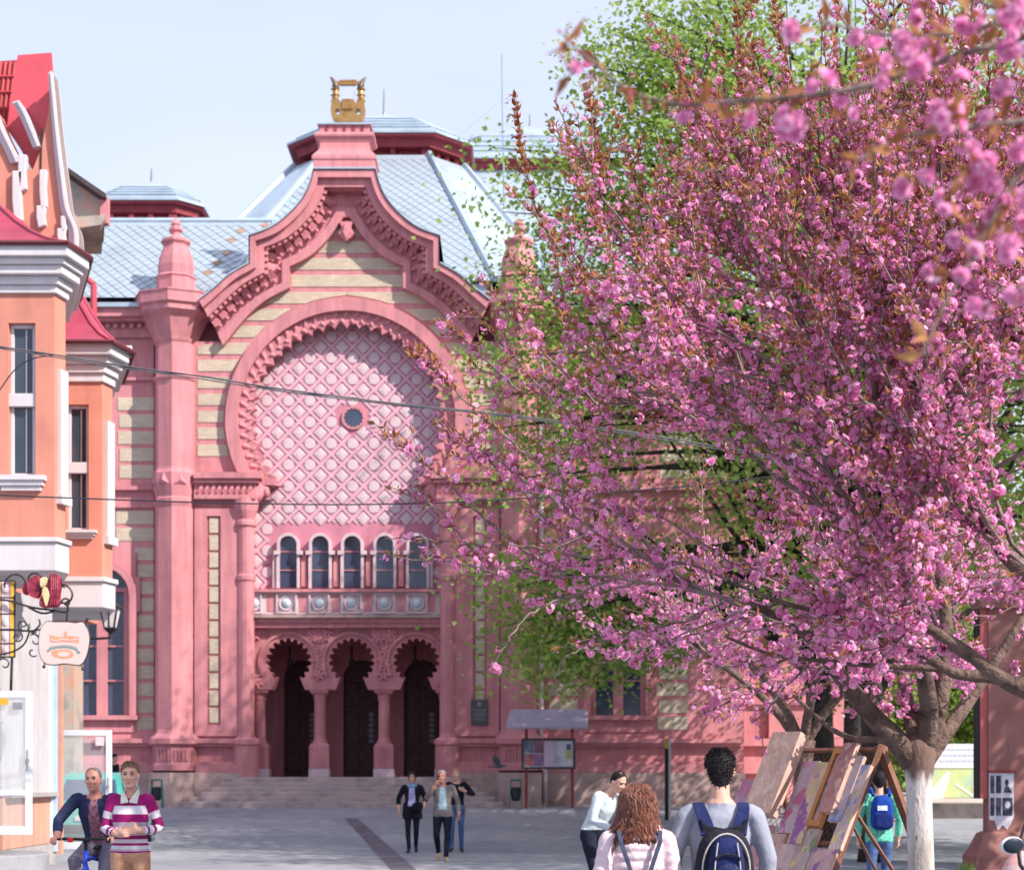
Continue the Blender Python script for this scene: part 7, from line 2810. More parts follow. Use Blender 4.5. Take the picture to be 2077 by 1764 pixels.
A = Cherry(21)
def limb_uv(ch, pts, r0, r1, n=16):
    """main limb through places given as (u, v, Y)"""
    q = np.array(spline([tuple(A3(*p)) for p in pts], 5))
    ch.limbs.append((q, r0, r1))
    return q
L1 = limb_uv(A, [(1852, 1545, 13.5), (1815, 1497, 13.45), (1775, 1457, 13.35), (1726, 1398, 13.2), (1690, 1352, 13.0), (1655, 1305, 12.8), (1600, 1262, 12.6), (1520, 1225, 12.4)], 0.098, 0.026)
L2 = limb_uv(A, [(1862, 1535, 13.5), (1852, 1470, 13.6), (1838, 1410, 13.8), (1828, 1350, 14.0), (1800, 1270, 14.3), (1760, 1180, 14.6)], 0.075, 0.032)
L3 = limb_uv(A, [(1875, 1530, 13.5), (1884, 1460, 13.4), (1880, 1400, 13.2), (1868, 1340, 13.0), (1840, 1250, 12.7), (1790, 1120, 12.4), (1760, 980, 12.3)], 0.085, 0.030)
L4 = limb_uv(A, [(1880, 1530, 13.5), (1902, 1450, 13.5), (1914, 1370, 13.5), (1920, 1280, 13.6), (1905, 1150, 13.7), (1875, 1000, 13.8), (1860, 850, 13.9)], 0.080, 0.028)
L5 = limb_uv(A, [(1880, 1540, 13.5), (1915, 1490, 13.55), (1955, 1435, 13.7), (1990, 1385, 13.8), (2040, 1310, 14.0), (2100, 1210, 14.2)], 0.072, 0.028)
L6 = limb_uv(A, [(1822, 1512, 13.45), (1780, 1500, 13.9), (1735, 1498, 14.2), (1690, 1480, 14.6), (1655, 1452, 14.9), (1610, 1410, 15.2)], 0.030, 0.016)
limbs = [L1, L2, L3, L4, L5]
rng = A.rng
C_ = np.array([tx - 0.05, YA, 3.75])
RAD = np.array([4.15, 3.4, 4.4])
# scaffold branches from the limbs to the rim of the crown
n_sc = 54
ga = PI * (3 - math.sqrt(5))
for i in range(n_sc):
    zf = 0.02 + 0.96 * ((i + 0.5) / n_sc) ** 0.9
    a = i * ga + rng.uniform(-0.2, 0.2)
    el = zf * 1.45
    d = np.array([math.cos(a) * math.cos(el), math.sin(a) * math.cos(el), math.sin(el)])
    if d[0] > 0.55:            # right side is out of the picture
        continue
    tip = C_ + d * RAD * rng.uniform(0.86, 1.03)
    # nearest limb to start from
    best, bq = None, 1e9
    for L in limbs:
        for j in range(8, len(L)):
            s = np.linalg.norm((L[j] - tip)) + 1.5 * max(0, L[j][2] - tip[2])
            if s < bq:
                bq, best = s, (L, j)
    L, j = best
    j = int(rng.integers(max(6, j - 10), j + 1))
    tan = unit(L[min(j + 1, len(L) - 1)] - L[j - 1])
    pts = add_shoot(A, L[j], unit(tan + d * 0.8), tip, 0.026, bare=0.12, dens=1.0, leafy_=0.5, open_=0.62, n_side=9, side_len=0.75)
    # second-order shoots leave the branch and run nearly as far
    for m in range(4):
        t = rng.uniform(0.2, 0.75)
        q = int(t * 11)
        tn = unit(pts[q + 1] - pts[q])
        dd = unit(tn + unit(rng.normal(size=3)) * 0.55 + np.array([0, 0, 0.1]))
        l = np.linalg.norm(tip - pts[q]) * rng.uniform(0.55, 0.95)
        tp = pts[q] + dd * l
        e = (tp - C_) / RAD
        if np.linalg.norm(e) > 1.03:
            tp = C_ + (tp - C_) / np.linalg.norm(e) * 1.02
        if tp[2] < 2.15:
            tp[2] = 2.15 + rng.uniform(0, 0.3)
        add_shoot(A, pts[q], unit(tn + dd), tp, 0.014, bare=0.08, dens=1.0, leafy_=0.55, open_=0.6, n_side=6, side_len=0.5)
# the shoots that draw the left-hand outline of the crown
def outline_shoot(ch, pts, r0=0.011, dens=1.25, leafy_=0.9, open_=0.35, bare=0.0, n_side=5, side_len=0.3):
    q = np.array(spline([tuple(A3(*p)) for p in pts], 5))[::-1]      # given from tip to base
    q = wob(q, 0.006, ch.rng)
    ch.twigs.append((q, r0, 0.003))
    ch.blossom(q, dens, leafy_, open_, bare)
    n = len(q)
    for k in range(n_side):
        i = int(ch.rng.uniform(0.05, 0.85) * (n - 1))
        tan = unit(q[min(i + 1, n - 1)] - q[i])
        d = unit(tan + unit(ch.rng.normal(size=3)) * 0.6)
        l = side_len * ch.rng.uniform(0.4, 1.2)
        s = bez(q[i], q[i] + d * l, d, unit(d + np.array([0, 0, 0.4])), 6)
        ch.twigs.append((s, 0.006, 0.0025))
        ch.blossom(s, dens, leafy_, open_, 0.05)
outline_shoot(A, [(1045, 190, 13.1), (1050, 270, 13.1), (1068, 350, 13.1), (1092, 430, 13.1), (1140, 520, 13.1), (1210, 620, 13.1), (1330, 760, 13.0), (1480, 920, 12.9)], leafy_=1.8, open_=0.12, r0=0.02)
outline_shoot(A, [(1112, 255, 13.6), (1150, 310, 13.6), (1195, 385, 13.6), (1250, 480, 13.5), (1330, 600, 13.4)], leafy_=1.0, open_=0.2)
outline_shoot(A, [(1188, 180, 13.0), (1205, 260, 13.0), (1222, 330, 13.0), (1262, 430, 13.0), (1330, 560, 12.9), (1430, 720, 12.8)], leafy_=1.9, open_=0.1, r0=0.018)
outline_shoot(A, [(1380, 135, 13.3), (1390, 210, 13.3), (1425, 300, 13.3), (1490, 430, 13.2), (1580, 640, 13.0)], leafy_=1.2, open_=0.3, r0=0.018)
outline_shoot(A, [(1248, 235, 13.8), (1275, 320, 13.8), (1310, 420, 13.7), (1370, 540, 13.6)], leafy_=1.0, open_=0.3)
outline_shoot(A, [(1490, -20, 13.1), (1500, 80, 13.1), (1515, 200, 13.1), (1550, 350, 13.0), (1610, 560, 12.9)], leafy_=1.9, open_=0.15, r0=0.018)
outline_shoot(A, [(1560, -40, 13.5), (1585, 90, 13.5), (1610, 240, 13.4), (1660, 430, 13.3)], leafy_=1.6, open_=0.3, r0=0.016)
outline_shoot(A, [(920, 610, 13.2), (965, 645, 13.2), (1010, 690, 13.2), (1060, 745, 13.1), (1140, 830, 13.0), (1260, 930, 12.9)], leafy_=0.5, open_=0.25)
outline_shoot(A, [(965, 560, 13.0), (1005, 600, 13.0), (1050, 655, 13.0), (1110, 720, 12.9), (1210, 820, 12.9)], leafy_=0.5, open_=0.3)
outline_shoot(A, [(905, 655, 13.4), (945, 690, 13.4), (990, 735, 13.4), (1050, 790, 13.3)], leafy_=0.5, open_=0.25)
outline_shoot(A, [(828, 715, 12.9), (870, 745, 12.9), (915, 785, 12.9), (960, 825, 12.9), (1020, 880, 12.8), (1120, 960, 12.7), (1260, 1050, 12.6)], leafy_=1.1, open_=0.3, r0=0.016)
outline_shoot(A, [(752, 858, 12.8), (800, 893, 12.8), (850, 930, 12.8), (900, 970, 12.8), (960, 1030, 12.7), (1040, 1100, 12.6), (1150, 1165, 12.5)], leafy_=0.7, open_=0.25, r0=0.014, n_side=3)
outline_shoot(A, [(793, 988, 12.9), (845, 1010, 12.9), (895, 1040, 12.9), (940, 1095, 12.8), (1000, 1150, 12.7)], leafy_=0.6, open_=0.2, n_side=3)
outline_shoot(A, [(780, 1090, 12.7), (840, 1092, 12.7), (900, 1098, 12.7), (980, 1104, 12.6), (1080, 1110, 12.5), (1200, 1130, 12.4)], leafy_=0.5, open_=0.25, n_side=4)
outline_shoot(A, [(1000, 1345, 12.2), (1022, 1315, 12.2), (1040, 1285, 12.2), (1075, 1245, 12.3), (1140, 1215, 12.4), (1240, 1175, 12.5)], leafy_=0.1, open_=0.8, dens=0.25, n_side=2)
outline_shoot(A, [(935, 1168, 12.5), (985, 1165, 12.5), (1040, 1150, 12.5), (1110, 1120, 12.5), (1200, 1080, 12.5)], leafy_=0.3, open_=0.7, dens=0.6, n_side=3)
outline_shoot(A, [(1135, 1312, 12.4), (1190, 1297, 12.4), (1250, 1287, 12.4), (1330, 1270, 12.4), (1420, 1250, 12.4)], leafy_=0.9, open_=0.3, dens=0.5, n_side=3)
outline_shoot(A, [(1140, 1395, 12.3), (1126, 1380, 12.3), (1135, 1350, 12.3), (1160, 1325, 12.3), (1200, 1312, 12.4)], leafy_=0.0, open_=0.8, dens=0.05, n_side=0, r0=0.008)
outline_shoot(A, [(1060, 1230, 13.4), (1120, 1210, 13.4), (1200, 1200, 13.4), (1320, 1180, 13.3)], leafy_=0.3, open_=0.7, dens=0.8)
for v0 in (1300, 1345, 1390, 1425):
    for u0 in (1240, 1330, 1430, 1520):
        uu, vv_ = u0 + rng.uniform(-40, 40), v0 + rng.uniform(-20, 20)
        if vv_ > 1290 + (uu - 1150) * 0.55:
            continue
        yb2 = rng.uniform(12.2, 15.2)
        outline_shoot(A, [(uu, vv_, yb2), (uu + 80, vv_ - 18, yb2), (uu + 170, vv_ - 50, yb2), (uu + 280, vv_ - 95, yb2)], leafy_=0.35, open_=0.75, dens=0.8, n_side=6, side_len=0.4)
outline_shoot(A, [(1545, 1535, 13.0), (1547, 1500, 13.0), (1556, 1450, 13.0), (1590, 1395, 13.0), (1640, 1350, 13.0)], leafy_=0.3, open_=0.3, dens=0.8, n_side=2, side_len=0.12)
for i in range(22):
    uu, vv_ = rng.uniform(1600, 2075), rng.uniform(1320, 1440)
    if 1780 < uu < 1960 and vv_ > 1375:
        continue
    L = limbs[int(rng.integers(0, 5))]
    tip = A3(uu, vv_, rng.uniform(12.4, 15.0))
    j = int(np.argmin(np.linalg.norm(L - tip, axis=1)))
    j = min(max(j, 8), len(L) - 2)
    add_shoot(A, L[j], unit(L[j + 1] - L[j - 1]), tip, 0.010, bare=0.25, dens=0.9, leafy_=0.25, open_=0.8, n_side=5, side_len=0.35)
wood(A, cherry, BARK)
dress(A, cherry, step=0.066, cluster=6.0)

# ---- neighbour whose limbs reach in from the right edge
tbx = 5.6
cherry_b = thing('cherry_tree', 'cherry tree whose thick bare limbs reach into the picture from the right edge', 'tree', (tbx, 11.7, 0), 'cherry trees in bloom')
MB().tube([(tbx, 11.7, -0.05), (tbx, 11.7, 0.6), (tbx - 0.02, 11.7, 1.4), (tbx - 0.05, 11.7, 1.95)], [0.15, 0.12, 0.11, 0.13], 14).build('trunk', MATS.get('limewashed') or limewash(), cherry_b, smooth=True)
B = Cherry(33)
B1 = limb_uv(B, [(2690, 1500, 11.7), (2400, 1470, 11.7), (2200, 1435, 11.6), (2077, 1398, 11.6), (2015, 1365, 11.6), (1953, 1316, 11.6), (1880, 1272, 11.5), (1800, 1235, 11.5), (1700, 1205, 11.5)], 0.085, 0.016)
B2 = limb_uv(B, [(2690, 1490, 11.7), (2350, 1440, 11.9), (2077, 1388, 12.0), (2016, 1374, 12.0), (1940, 1366, 12.0), (1900, 1345, 12.0), (1775, 1285, 12.0), (1700, 1250, 12.0), (1600, 1225, 12.0), (1480, 1180, 12.0)], 0.062, 0.010)
B3 = limb_uv(B, [(2016, 1374, 12.0), (1900, 1357, 12.1), (1780, 1350, 12.2), (1690, 1343, 12.3), (1560, 1325, 12.4), (1470, 1290, 12.5)], 0.024, 0.010)
B4 = limb_uv(B, [(2690, 1480, 11.7), (2400, 1380, 11.5), (2250, 1270, 11.4), (2077, 1160, 11.3), (2010, 1080, 11.3), (1960, 980, 11.3), (1900, 850, 11.3)], 0.09, 0.02)
B5 = limb_uv(B, [(2690, 1480, 11.7), (2450, 1300, 11.6), (2300, 1080, 11.6), (2180, 860, 11.6), (2077, 700, 11.6), (1985, 560, 11.6), (1900, 400, 11.6)], 0.09, 0.018)
rb = B.rng
for i in range(27):
    L = (B1, B2, B4, B5, B4, B5)[i % 6]
    j = int(rb.uniform(0.35, 0.98) * (len(L) - 1))
    if i % 6 < 2:
        uv = (rb.uniform(1380, 2000), rb.uniform(900, 1250))
    else:
        uv = (rb.uniform(1560, 2150), rb.uniform(150, 1050))
    tip = A3(uv[0], uv[1], rb.uniform(10.6, 12.6))
    tan = unit(L[min(j + 1, len(L) - 1)] - L[j - 1])
    pts = add_shoot(B, L[j], tan, tip, 0.02, bare=0.15, dens=0.9, leafy_=0.55, open_=0.62, n_side=7, side_len=0.6)
    for m in range(2):
        q = int(rb.uniform(0.2, 0.7) * 11)
        tn = unit(pts[q + 1] - pts[q])
        dd = unit(tn + unit(rb.normal(size=3)) * 0.5)
        add_shoot(B, pts[q], tn, pts[q] + dd * rb.uniform(0.6, 1.3), 0.010, dens=0.9, leafy_=0.6, open_=0.6, n_side=4, side_len=0.4)
# a leafy shoot with olive tips near the middle of the mass
wood(B, cherry_b, BARK)
dress(B, cherry_b, step=0.070, cluster=6.0)

# ---- cherry farther back
YC = 19.5
tcx = (1628 - U0) * YC / F
cherry_c = thing('cherry_tree', 'cherry tree farther back whose pink boughs hang behind the whitewashed tree', 'tree', (tcx, YC, 0), 'cherry trees in bloom')
MB().tube([(tcx, YC, -0.05), (tcx, YC, 1.0), (tcx, YC, 1.7), (tcx + 0.03, YC, 2.05)], [0.13, 0.10, 0.10, 0.12], 12).build('trunk', BARK_T, cherry_c, smooth=True)
C = Cherry(57)
rc = C.rng
Cc = np.array([tcx + 0.2, YC, 3.0])
Rc = np.array([3.3, 2.6, 2.6])
for i in range(7):
    a = i * 2 * PI / 7 + 0.3
    e = np.array([math.cos(a) * 0.8, math.sin(a) * 0.8, 0.75])
    q = bez(np.array([tcx, YC, 1.9]), np.array([tcx, YC, 2.0]) + e * 1.7, np.array([e[0] * 0.5, e[1] * 0.5, 1.0]), e, 10)
    C.limbs.append((q, 0.06, 0.022))
    for m in range(4):
        a2 = a + rc.uniform(-0.5, 0.5)
        el = rc.uniform(0.0, 1.2)
        tip = Cc + np.array([math.cos(a2) * math.cos(el), math.sin(a2) * math.cos(el), math.sin(el)]) * Rc * rc.uniform(0.8, 1.0)
        tip[2] = max(tip[2], 2.3)
        pts = add_shoot(C, q[int(rc.integers(5, 10))], e, tip, 0.018, bare=0.15, dens=0.8, leafy_=0.3, open_=0.7, n_side=7, side_len=0.7)
        if m < 2:
            add_shoot(C, pts[5], unit(pts[6] - pts[5]), pts[5] + unit(rc.normal(size=3) + np.array([0, 0, -0.2])) * 0.9, 0.01, dens=0.8, leafy_=0.3, open_=0.7, n_side=4)
wood(C, cherry_c, BARK)
dress(C, cherry_c, step=0.085, cluster=3.6, scale=1.25)

# ---- near bough close to the camera, upper right
YD = 4.3
near = thing('cherry_tree', 'out-of-focus cherry bough close to the camera in the upper right corner', 'tree', (2.6, YD, 0), 'cherry trees in bloom')
MB().tube([(2.6, YD, -0.05), (2.6, YD, 0.8), (2.58, YD, 1.7), (2.45, YD, 2.4)], [0.15, 0.12, 0.11, 0.09], 12).build('trunk', BARK_T, near, smooth=True)
D = Cherry(71)
def near_line(pts, r0, r1, n=5):
    q = np.array(spline([tuple(A3(*p)) for p in pts], n))[::-1]
    D.twigs.append((q, r0, r1))
    return q
D.limbs.append((np.array(spline([(2.5, YD, 2.2), (2.1, YD, 2.9), (1.75, YD, 3.3), tuple(A3(2200, 40, YD))], 6)), 0.05, 0.014))
D.limbs.append((np.array(spline([(2.5, YD, 2.3), (2.2, YD, 2.75), (1.8, YD, 3.0), tuple(A3(2200, 250, YD))], 6)), 0.045, 0.012))
n1 = near_line([(1145, 72, 4.25), (1165, 95, 4.25), (1213, 135, 4.25), (1288, 190, 4.25), (1398, 214, 4.25), (1488, 206, 4.25), (1600, 198, 4.25), (1688, 188, 4.25), (1788, 165, 4.25), (1928, 118, 4.28), (2077, 75, 4.3), (2200, 40, 4.3)], 0.011, 0.0025)
n2 = near_line([(1735, 330, 4.15), (1800, 290, 4.2), (1880, 268, 4.2), (1943, 260, 4.25), (2077, 246, 4.3), (2200, 250, 4.3)], 0.010, 0.003)
n3 = near_line([(1870, 720, 4.2), (1905, 640, 4.2), (1950, 560, 4.2), (2000, 470, 4.22), (2060, 360, 4.28), (2130, 260, 4.3)], 0.008, 0.003)
n4 = near_line([(1640, 40, 4.35), (1740, 60, 4.35), (1850, 75, 4.35), (1980, 60, 4.35), (2120, 20, 4.35)], 0.008, 0.003)
n5 = near_line([(1950, -30, 4.4), (2000, 10, 4.4), (2077, 20, 4.4), (2180, 30, 4.4)], 0.01, 0.004)
rd = D.rng
nf_p, nf_n, nf_s, nb_p, nb_n, nb_s, nl_p, nl_n, nl_s, nl_d, ns_p, ns_n = [[] for _ in range(12)]
def near_cluster(c, nfl, nbud, nleaf, r=0.035):
    c = np.array(c)
    for _ in range(nfl):
        o = unit(rd.normal(size=3) + np.array([0, -0.5, -0.2]))
        nf_p.append(c + o * rd.uniform(0.5, 1.0) * r); nf_n.append(unit(o + np.array([0, -0.7, 0.0]))); nf_s.append(rd.uniform(0.020, 0.028))
        ns_p.append(c + np.array([0, 0, 0.02])); ns_n.append(nf_p[-1] - ns_p[-1])
    for _ in range(nbud):
        o = unit(rd.normal(size=3) + np.array([0, -0.2, -0.6]))
        nb_p.append(c + o * rd.uniform(0.03, 0.055)); nb_n.append(o); nb_s.append(rd.uniform(0.010, 0.014))
        ns_p.append(c); ns_n.append(nb_p[-1] - c)
    for _ in range(nleaf):
        d = unit(rd.normal(size=3) + np.array([0, -0.2, 0.1]))
        nl_p.append(c); nl_d.append(d); nl_s.append(rd.uniform(0.05, 0.085))
        nn = unit(np.cross(d, rd.normal(size=3)))
        nl_n.append(nn)
# big pompoms seen in the photograph
for (u, v, n) in ((1600, 70, 3), (1835, 95, 5), (1850, 130, 5), (1890, 110, 3), (1600, 240, 4), (1610, 260, 3), (1900, 230, 4), (1925, 245, 4), (1960, 310, 4), (1995, 335, 5), (2015, 380, 5), (1980, 360, 4), (1830, 375, 3), (1860, 360, 2),
                  (1940, 180, 2), (2030, 60, 4), (2060, 110, 4), (2050, 20, 5), (1965, 30, 3), (1660, 170, 3), (1955, 480, 4), (2000, 440, 4), (2050, 500, 4), (2060, 590, 4), (1985, 620, 3), (1900, 545, 2), (2070, 300, 4), (1710, 230, 2), (1880, 20, 2), (1500, 230, 1),
                  (2040, 180, 3), (2075, 400, 4), (1160, 150, 1), (1200, 160, 1), (2020, 250, 2), (1930, 400, 3), (2055, 450, 3), (1780, 120, 2)):
    near_cluster(A3(u, v, YD - 0.05 + rd.uniform(-0.12, 0.12)), n, 2, 2, 0.034)
for line, dens in ((n1, 1.0), (n2, 1.0), (n3, 1.3), (n4, 0.8), (n5, 0.8)):
    P_, T_, q = resample(line, 0.05 / dens)
    for p, s in zip(P_, q):
        if rd.random() < 0.75:
            near_cluster(p, 1 if rd.random() < 0.25 else 0, int(rd.integers(1, 4)), int(rd.integers(1, 4)))
near_cluster(A3(1148, 85, 4.25), 0, 4, 7)
wood(D, near, BARK)
scatter_mesh('blossom', *FLOWER_HI, nf_p, nf_n, nf_s, [PETAL], near)
scatter_mesh('buds', *BUD, nb_p, nb_n, nb_s, [BUDM], near)
scatter_mesh('young_leaves', *LEAF, nl_p, nl_n, nl_s, [BRONZE], near, spin=np.asarray(nl_d))
ns_n = np.asarray(ns_n)
scatter_mesh('stalks', [(-0.03, 0, 0), (0.03, 0, 0), (0.03, 0, 1), (-0.03, 0, 1)], [(0, 1, 2), (0, 2, 3)], ns_p, ns_n, np.linalg.norm(ns_n, axis=1), [STALK], near)

# ---- green lindens between the cherries and the hall
GREEN = leafy('linden_leaf', [(0.17, 0.29, 0.06), (0.27, 0.40, 0.08), (0.40, 0.50, 0.13), (0.22, 0.36, 0.07), (0.50, 0.56, 0.20)], transl=0.5)
def linden(name, label, x, y, h, cen, rad, seed, n_br, n_leaf, trunk_r, leaf=0.10, low=3.0, group='green trees on the square', clump=0.75, boughs=()):
    rng = np.random.default_rng(seed)
    z0 = ramp(y)
    t = thing(name, label, 'tree', (x, y, z0), group)
    MB().tube([(x, y, z0 - 0.1), (x + 0.02, y, z0 + 0.6), (x, y, z0 + 2.2), (x - 0.1, y, z0 + 4.5), (x - 0.15, y, h * 0.55), (x - 0.2, y, h * 0.85)], [trunk_r * 1.3, trunk_r, trunk_r * 0.9, trunk_r * 0.75, trunk_r * 0.45, 0.05], 12).build('trunk', LBARK, t, smooth=True)
    cen, rad = np.array(cen), np.array(rad)
    mb = MB()
    lp, ln, ls_ = [], [], []
    per = max(1, n_leaf // (n_br * 5))
    for i in range(n_br):
        zb = rng.uniform(0.16, 0.8) * h
        d = rng.normal(size=3)
        d[2] = d[2] * 0.7 + 0.1
        d = unit(d)
        tip = cen + d * rad * rng.uniform(0.72, 1.0)
        tip[2] = max(tip[2], low)
        base = np.array([x - 0.12, y, min(zb, tip[2] * 0.92 + 0.4)])
        q = bez(base, tip, unit((tip - base) + np.array([0, 0, 1.5])), unit((tip - base) + np.array([0, 0, -1.0])), 9)
        mb.tube([Vector(p) for p in q], [0.10 - 0.09 * k / 8 for k in range(9)], 5, cap=False)
        for m in range(5):
            s = rng.uniform(0.3, 1.0) if m else 1.0
            k = min(int(s * 8), 7)
            c = q[k] + (q[k + 1] - q[k]) * (s * 8 - k) + rng.normal(size=3) * 0.35
            cnt = int(per * rng.uniform(0.6, 1.4) * (0.7 + 0.3 * s))
            o = rng.normal(size=(cnt, 3)) * np.array([clump, clump, clump * 0.55]) * rng.uniform(0.6, 1.15)
            o[:, 2] -= 0.12 * (o[:, 0] ** 2 + o[:, 1] ** 2)
            lp.append(c + o)
            nn = rng.normal(size=(cnt, 3)) * 0.8 + np.array([0.1, -0.25, 0.75])
            ln.append(nn)
            ls_.append(rng.uniform(0.7, 1.3, cnt) * leaf)
    for (u, v, dy, cnt) in boughs:
        tip = np.array(P(u, v, y + dy))
        base = np.array([x - 0.12, y, min(tip[2] * 0.8 + 2.0, h * 0.8)])
        q = bez(base, tip, unit((tip - base) + np.array([0, 0, 1.5])), unit((tip - base) + np.array([0, 0, -1.0])), 9)
        mb.tube([Vector(p) for p in q], [0.09 - 0.08 * k / 8 for k in range(9)], 5, cap=False)
        for m in range(3):
            c = q[8 - m] + rng.normal(size=3) * 0.25
            o = rng.normal(size=(cnt, 3)) * np.array([0.55, 0.5, 0.34])
            o[:, 2] -= 0.18 * (o[:, 0] ** 2 + o[:, 1] ** 2)
            lp.append(c + o)
            ln.append(rng.normal(size=(cnt, 3)) * 0.8 + np.array([0.1, -0.25, 0.75]))
            ls_.append(rng.uniform(0.7, 1.3, cnt) * leaf)
    stuff(mb.build('branches', LBARK, t, smooth=True, fix=False))
    scatter_mesh('foliage', *GLEAF, np.concatenate(lp), np.concatenate(ln), np.concatenate(ls_), [GREEN], t)
    return t
YL = 40.0
xl = (1665 - U0) * YL / F
low_b = [(u, v, dy, 170) for u, v, dy in ((985, 1170, -2), (1000, 1240, -1), (1020, 1270, -2), (1060, 1315, -1), (1110, 1350, -2), (1160, 1345, -1), (1215, 1330, -2), (1265, 1310, -1), (1050, 1190, -2), (1100, 1250, -1), (1150, 1300, -2), (1200, 1240, -1), (1260, 1250, -2), (1310, 1290, -1), (1130, 1180, -1), (1080, 1300, 0), (1330, 1210, -1), (1230, 1170, 0))]
mid_b = [(u, v, dy, 95) for u, v, dy in ((1060, 860, -1), (1085, 660, -1), (1050, 720, -2), (1100, 880, -1), (1070, 560, -2), (1120, 780, -1), (1110, 980, -1), (965, 770, -2), (990, 870, -1), (975, 980, -2), (1010, 690, -1), (1040, 800, -2), (1000, 560, -1), (1060, 620, -1), (1020, 430, -2), (1080, 480, -1), (1050, 330, -1), (1100, 380, -2), (1000, 300, -1), (1120, 560, -1), (1090, 720, -1), (1150, 450, -1), (1060, 950, -1))]
top_b = [(u, v, dy, 190) for u, v, dy in ((1190, 130, -2), (1240, 70, -1), (1300, 20, -2), (1270, 160, -1), (1340, 110, -2), (1400, 60, -1), (1450, 150, -2), (1220, 230, -1), (1290, 270, -2), (1360, 230, -1), (1430, 260, -2), (1500, 90, -1), (1200, 320, -1), (1270, 370, -2), (1340, 350, -1), (1420, 380, -1), (1500, 330, -2), (1550, 200, -1), (1480, -10, -1), (1180, 420, -1), (1250, 470, -1))]
linA = linden('linden_tree', 'tall green linden tree with a dark trunk in front of the hall wing', xl, YL, 22.0, (xl + 0.3, YL, 12.6), (6.6, 5.2, 10.4), 5, 110, 46000, 0.36, leaf=0.112, low=4.2, boughs=low_b + mid_b + top_b)
YM = 33.0
xm = (1772 - U0) * YM / F
linB = linden('linden_tree', 'green linden tree with a slim dark trunk right of the paintings', xm, YM, 17.0, (xm + 1.5, YM, 11.0), (4.8, 4.8, 7.0), 9, 70, 22000, 0.26, leaf=0.13, low=5.0)
def copy_tree(src, label, loc, rz, sc):
    o = src.copy()
    COL.objects.link(o)
    o.location = loc
    o.rotation_euler = (0, 0, rz)
    o.scale = (sc, sc, sc)
    o['label'] = label
    for ch in src.children:
        c = ch.copy()
        COL.objects.link(c)
        c.parent = o
    return o
copy_tree(linA, 'green linden tree standing close to the right wing of the hall, behind the others', (9.4, 47.2, ramp(47.2)), 1.3, 1.02)
# the row goes on beyond the right edge of the picture and shades the square
copy_tree(linB, 'linden tree of the same row beyond the right edge, nearest the camera', (14.5, 25.0, 0), 2.6, 1.1)
copy_tree(linB, 'linden tree of the same row beyond the right edge, in the middle', (17.5, 34.0, 0), 4.0, 1.15)
# ------------------------------------------------------------------ overhead cables
CABLE = mat('grey_cable', (0.09, 0.085, 0.10), rough=0.7, var=0.3, scale=6, hue=(0.18, 0.17, 0.17))
CABLE2 = mat('dark_cable', (0.02, 0.022, 0.035), rough=0.5, var=0.2)
def cable_line(pts, Y0, Y1):
    n = len(pts)
    return [P(u, v, Y0 + (Y1 - Y0) * (u - pts[0][0]) / (pts[-1][0] - pts[0][0])) for u, v in pts]
mb = MB()
mainl = spline([(-60, 690), (0, 703), (100, 718), (250, 742), (400, 762), (550, 786), (700, 806), (800, 818), (940, 832), (1100, 850), (1300, 880), (1600, 930)], 6)
c1 = cable_line(mainl, 21.0, 23.0)
mb.tube(c1, 0.011, 6)
c2 = [p + Vector((0, 0.01, 0.018 * math.sin(i * 0.55) - 0.006)) for i, p in enumerate(c1)]
mb.tube(c2, 0.007, 5)
c3 = [p + Vector((0, -0.01, -0.02 * abs(math.sin(i * 0.07)) - 0.015)) for i, p in enumerate(c1)]
mb.tube(c3, 0.008, 5)
tag(mb.build('overhead_cable', CABLE), 'twisted bundle of grey cables sagging across the street, the upper one', 'cable')
mb = MB()
mb.tube(cable_line(spline([(-80, 998), (0, 1004), (150, 1010), (320, 1016), (500, 1021), (700, 1023), (900, 1019), (1100, 1008), (1400, 985), (1700, 950)], 6), 22.0, 24.0), 0.010, 6)
tag(mb.build('overhead_cable', CABLE2), 'single dark cable strung straight across the street below the bundle', 'cable')
mb = MB()
mb.tube(cable_line(spline([(-30, 830), (0, 790), (30, 750), (65, 728), (110, 720)], 6), 21.0, 21.3), 0.008, 5)
tag(mb.build('overhead_cable', CABLE2), 'short dark cable branching down to the house window', 'cable')

# ------------------------------------------------------------------ notice board with a roof
Yn = 51.0
nb = thing('notice_board', 'poster board on two posts under a sloping grey metal roof', 'notice board', (P(1114, 0, Yn).x, Yn, ramp(Yn)))
for u in (1067.5, 1161):
    q = P(u, 1470, Yn)
    MB().tube([(q.x, Yn, ramp(Yn) - 0.05), (q.x, Yn, q.z)], 0.045, 8).build('post', DKRED, nb)
a, b = P(1058, 1559, Yn), P(1167, 1497, Yn)
mb = MB()
f = 0.06
mb.box2((a.x, Yn - 0.12, a.z), (b.x, Yn - 0.04, a.z + f)); mb.box2((a.x, Yn - 0.12, b.z - f), (b.x, Yn - 0.04, b.z))
mb.box2((a.x, Yn - 0.12, a.z + f), (a.x + f, Yn - 0.04, b.z - f)); mb.box2((b.x - f, Yn - 0.12, a.z + f), (b.x, Yn - 0.04, b.z - f))
mb.build('board_frame', mat('dark_board_frame', (0.05, 0.05, 0.06), rough=0.5), nb)
MB().box2((a.x + f, Yn - 0.08, a.z + f), (b.x - f, Yn - 0.05, b.z - f)).build('board_panel', mat('grey_panel', (0.5, 0.5, 0.55)), nb)
W_, H_ = b.x - a.x - 2 * f, b.z - a.z - 2 * f
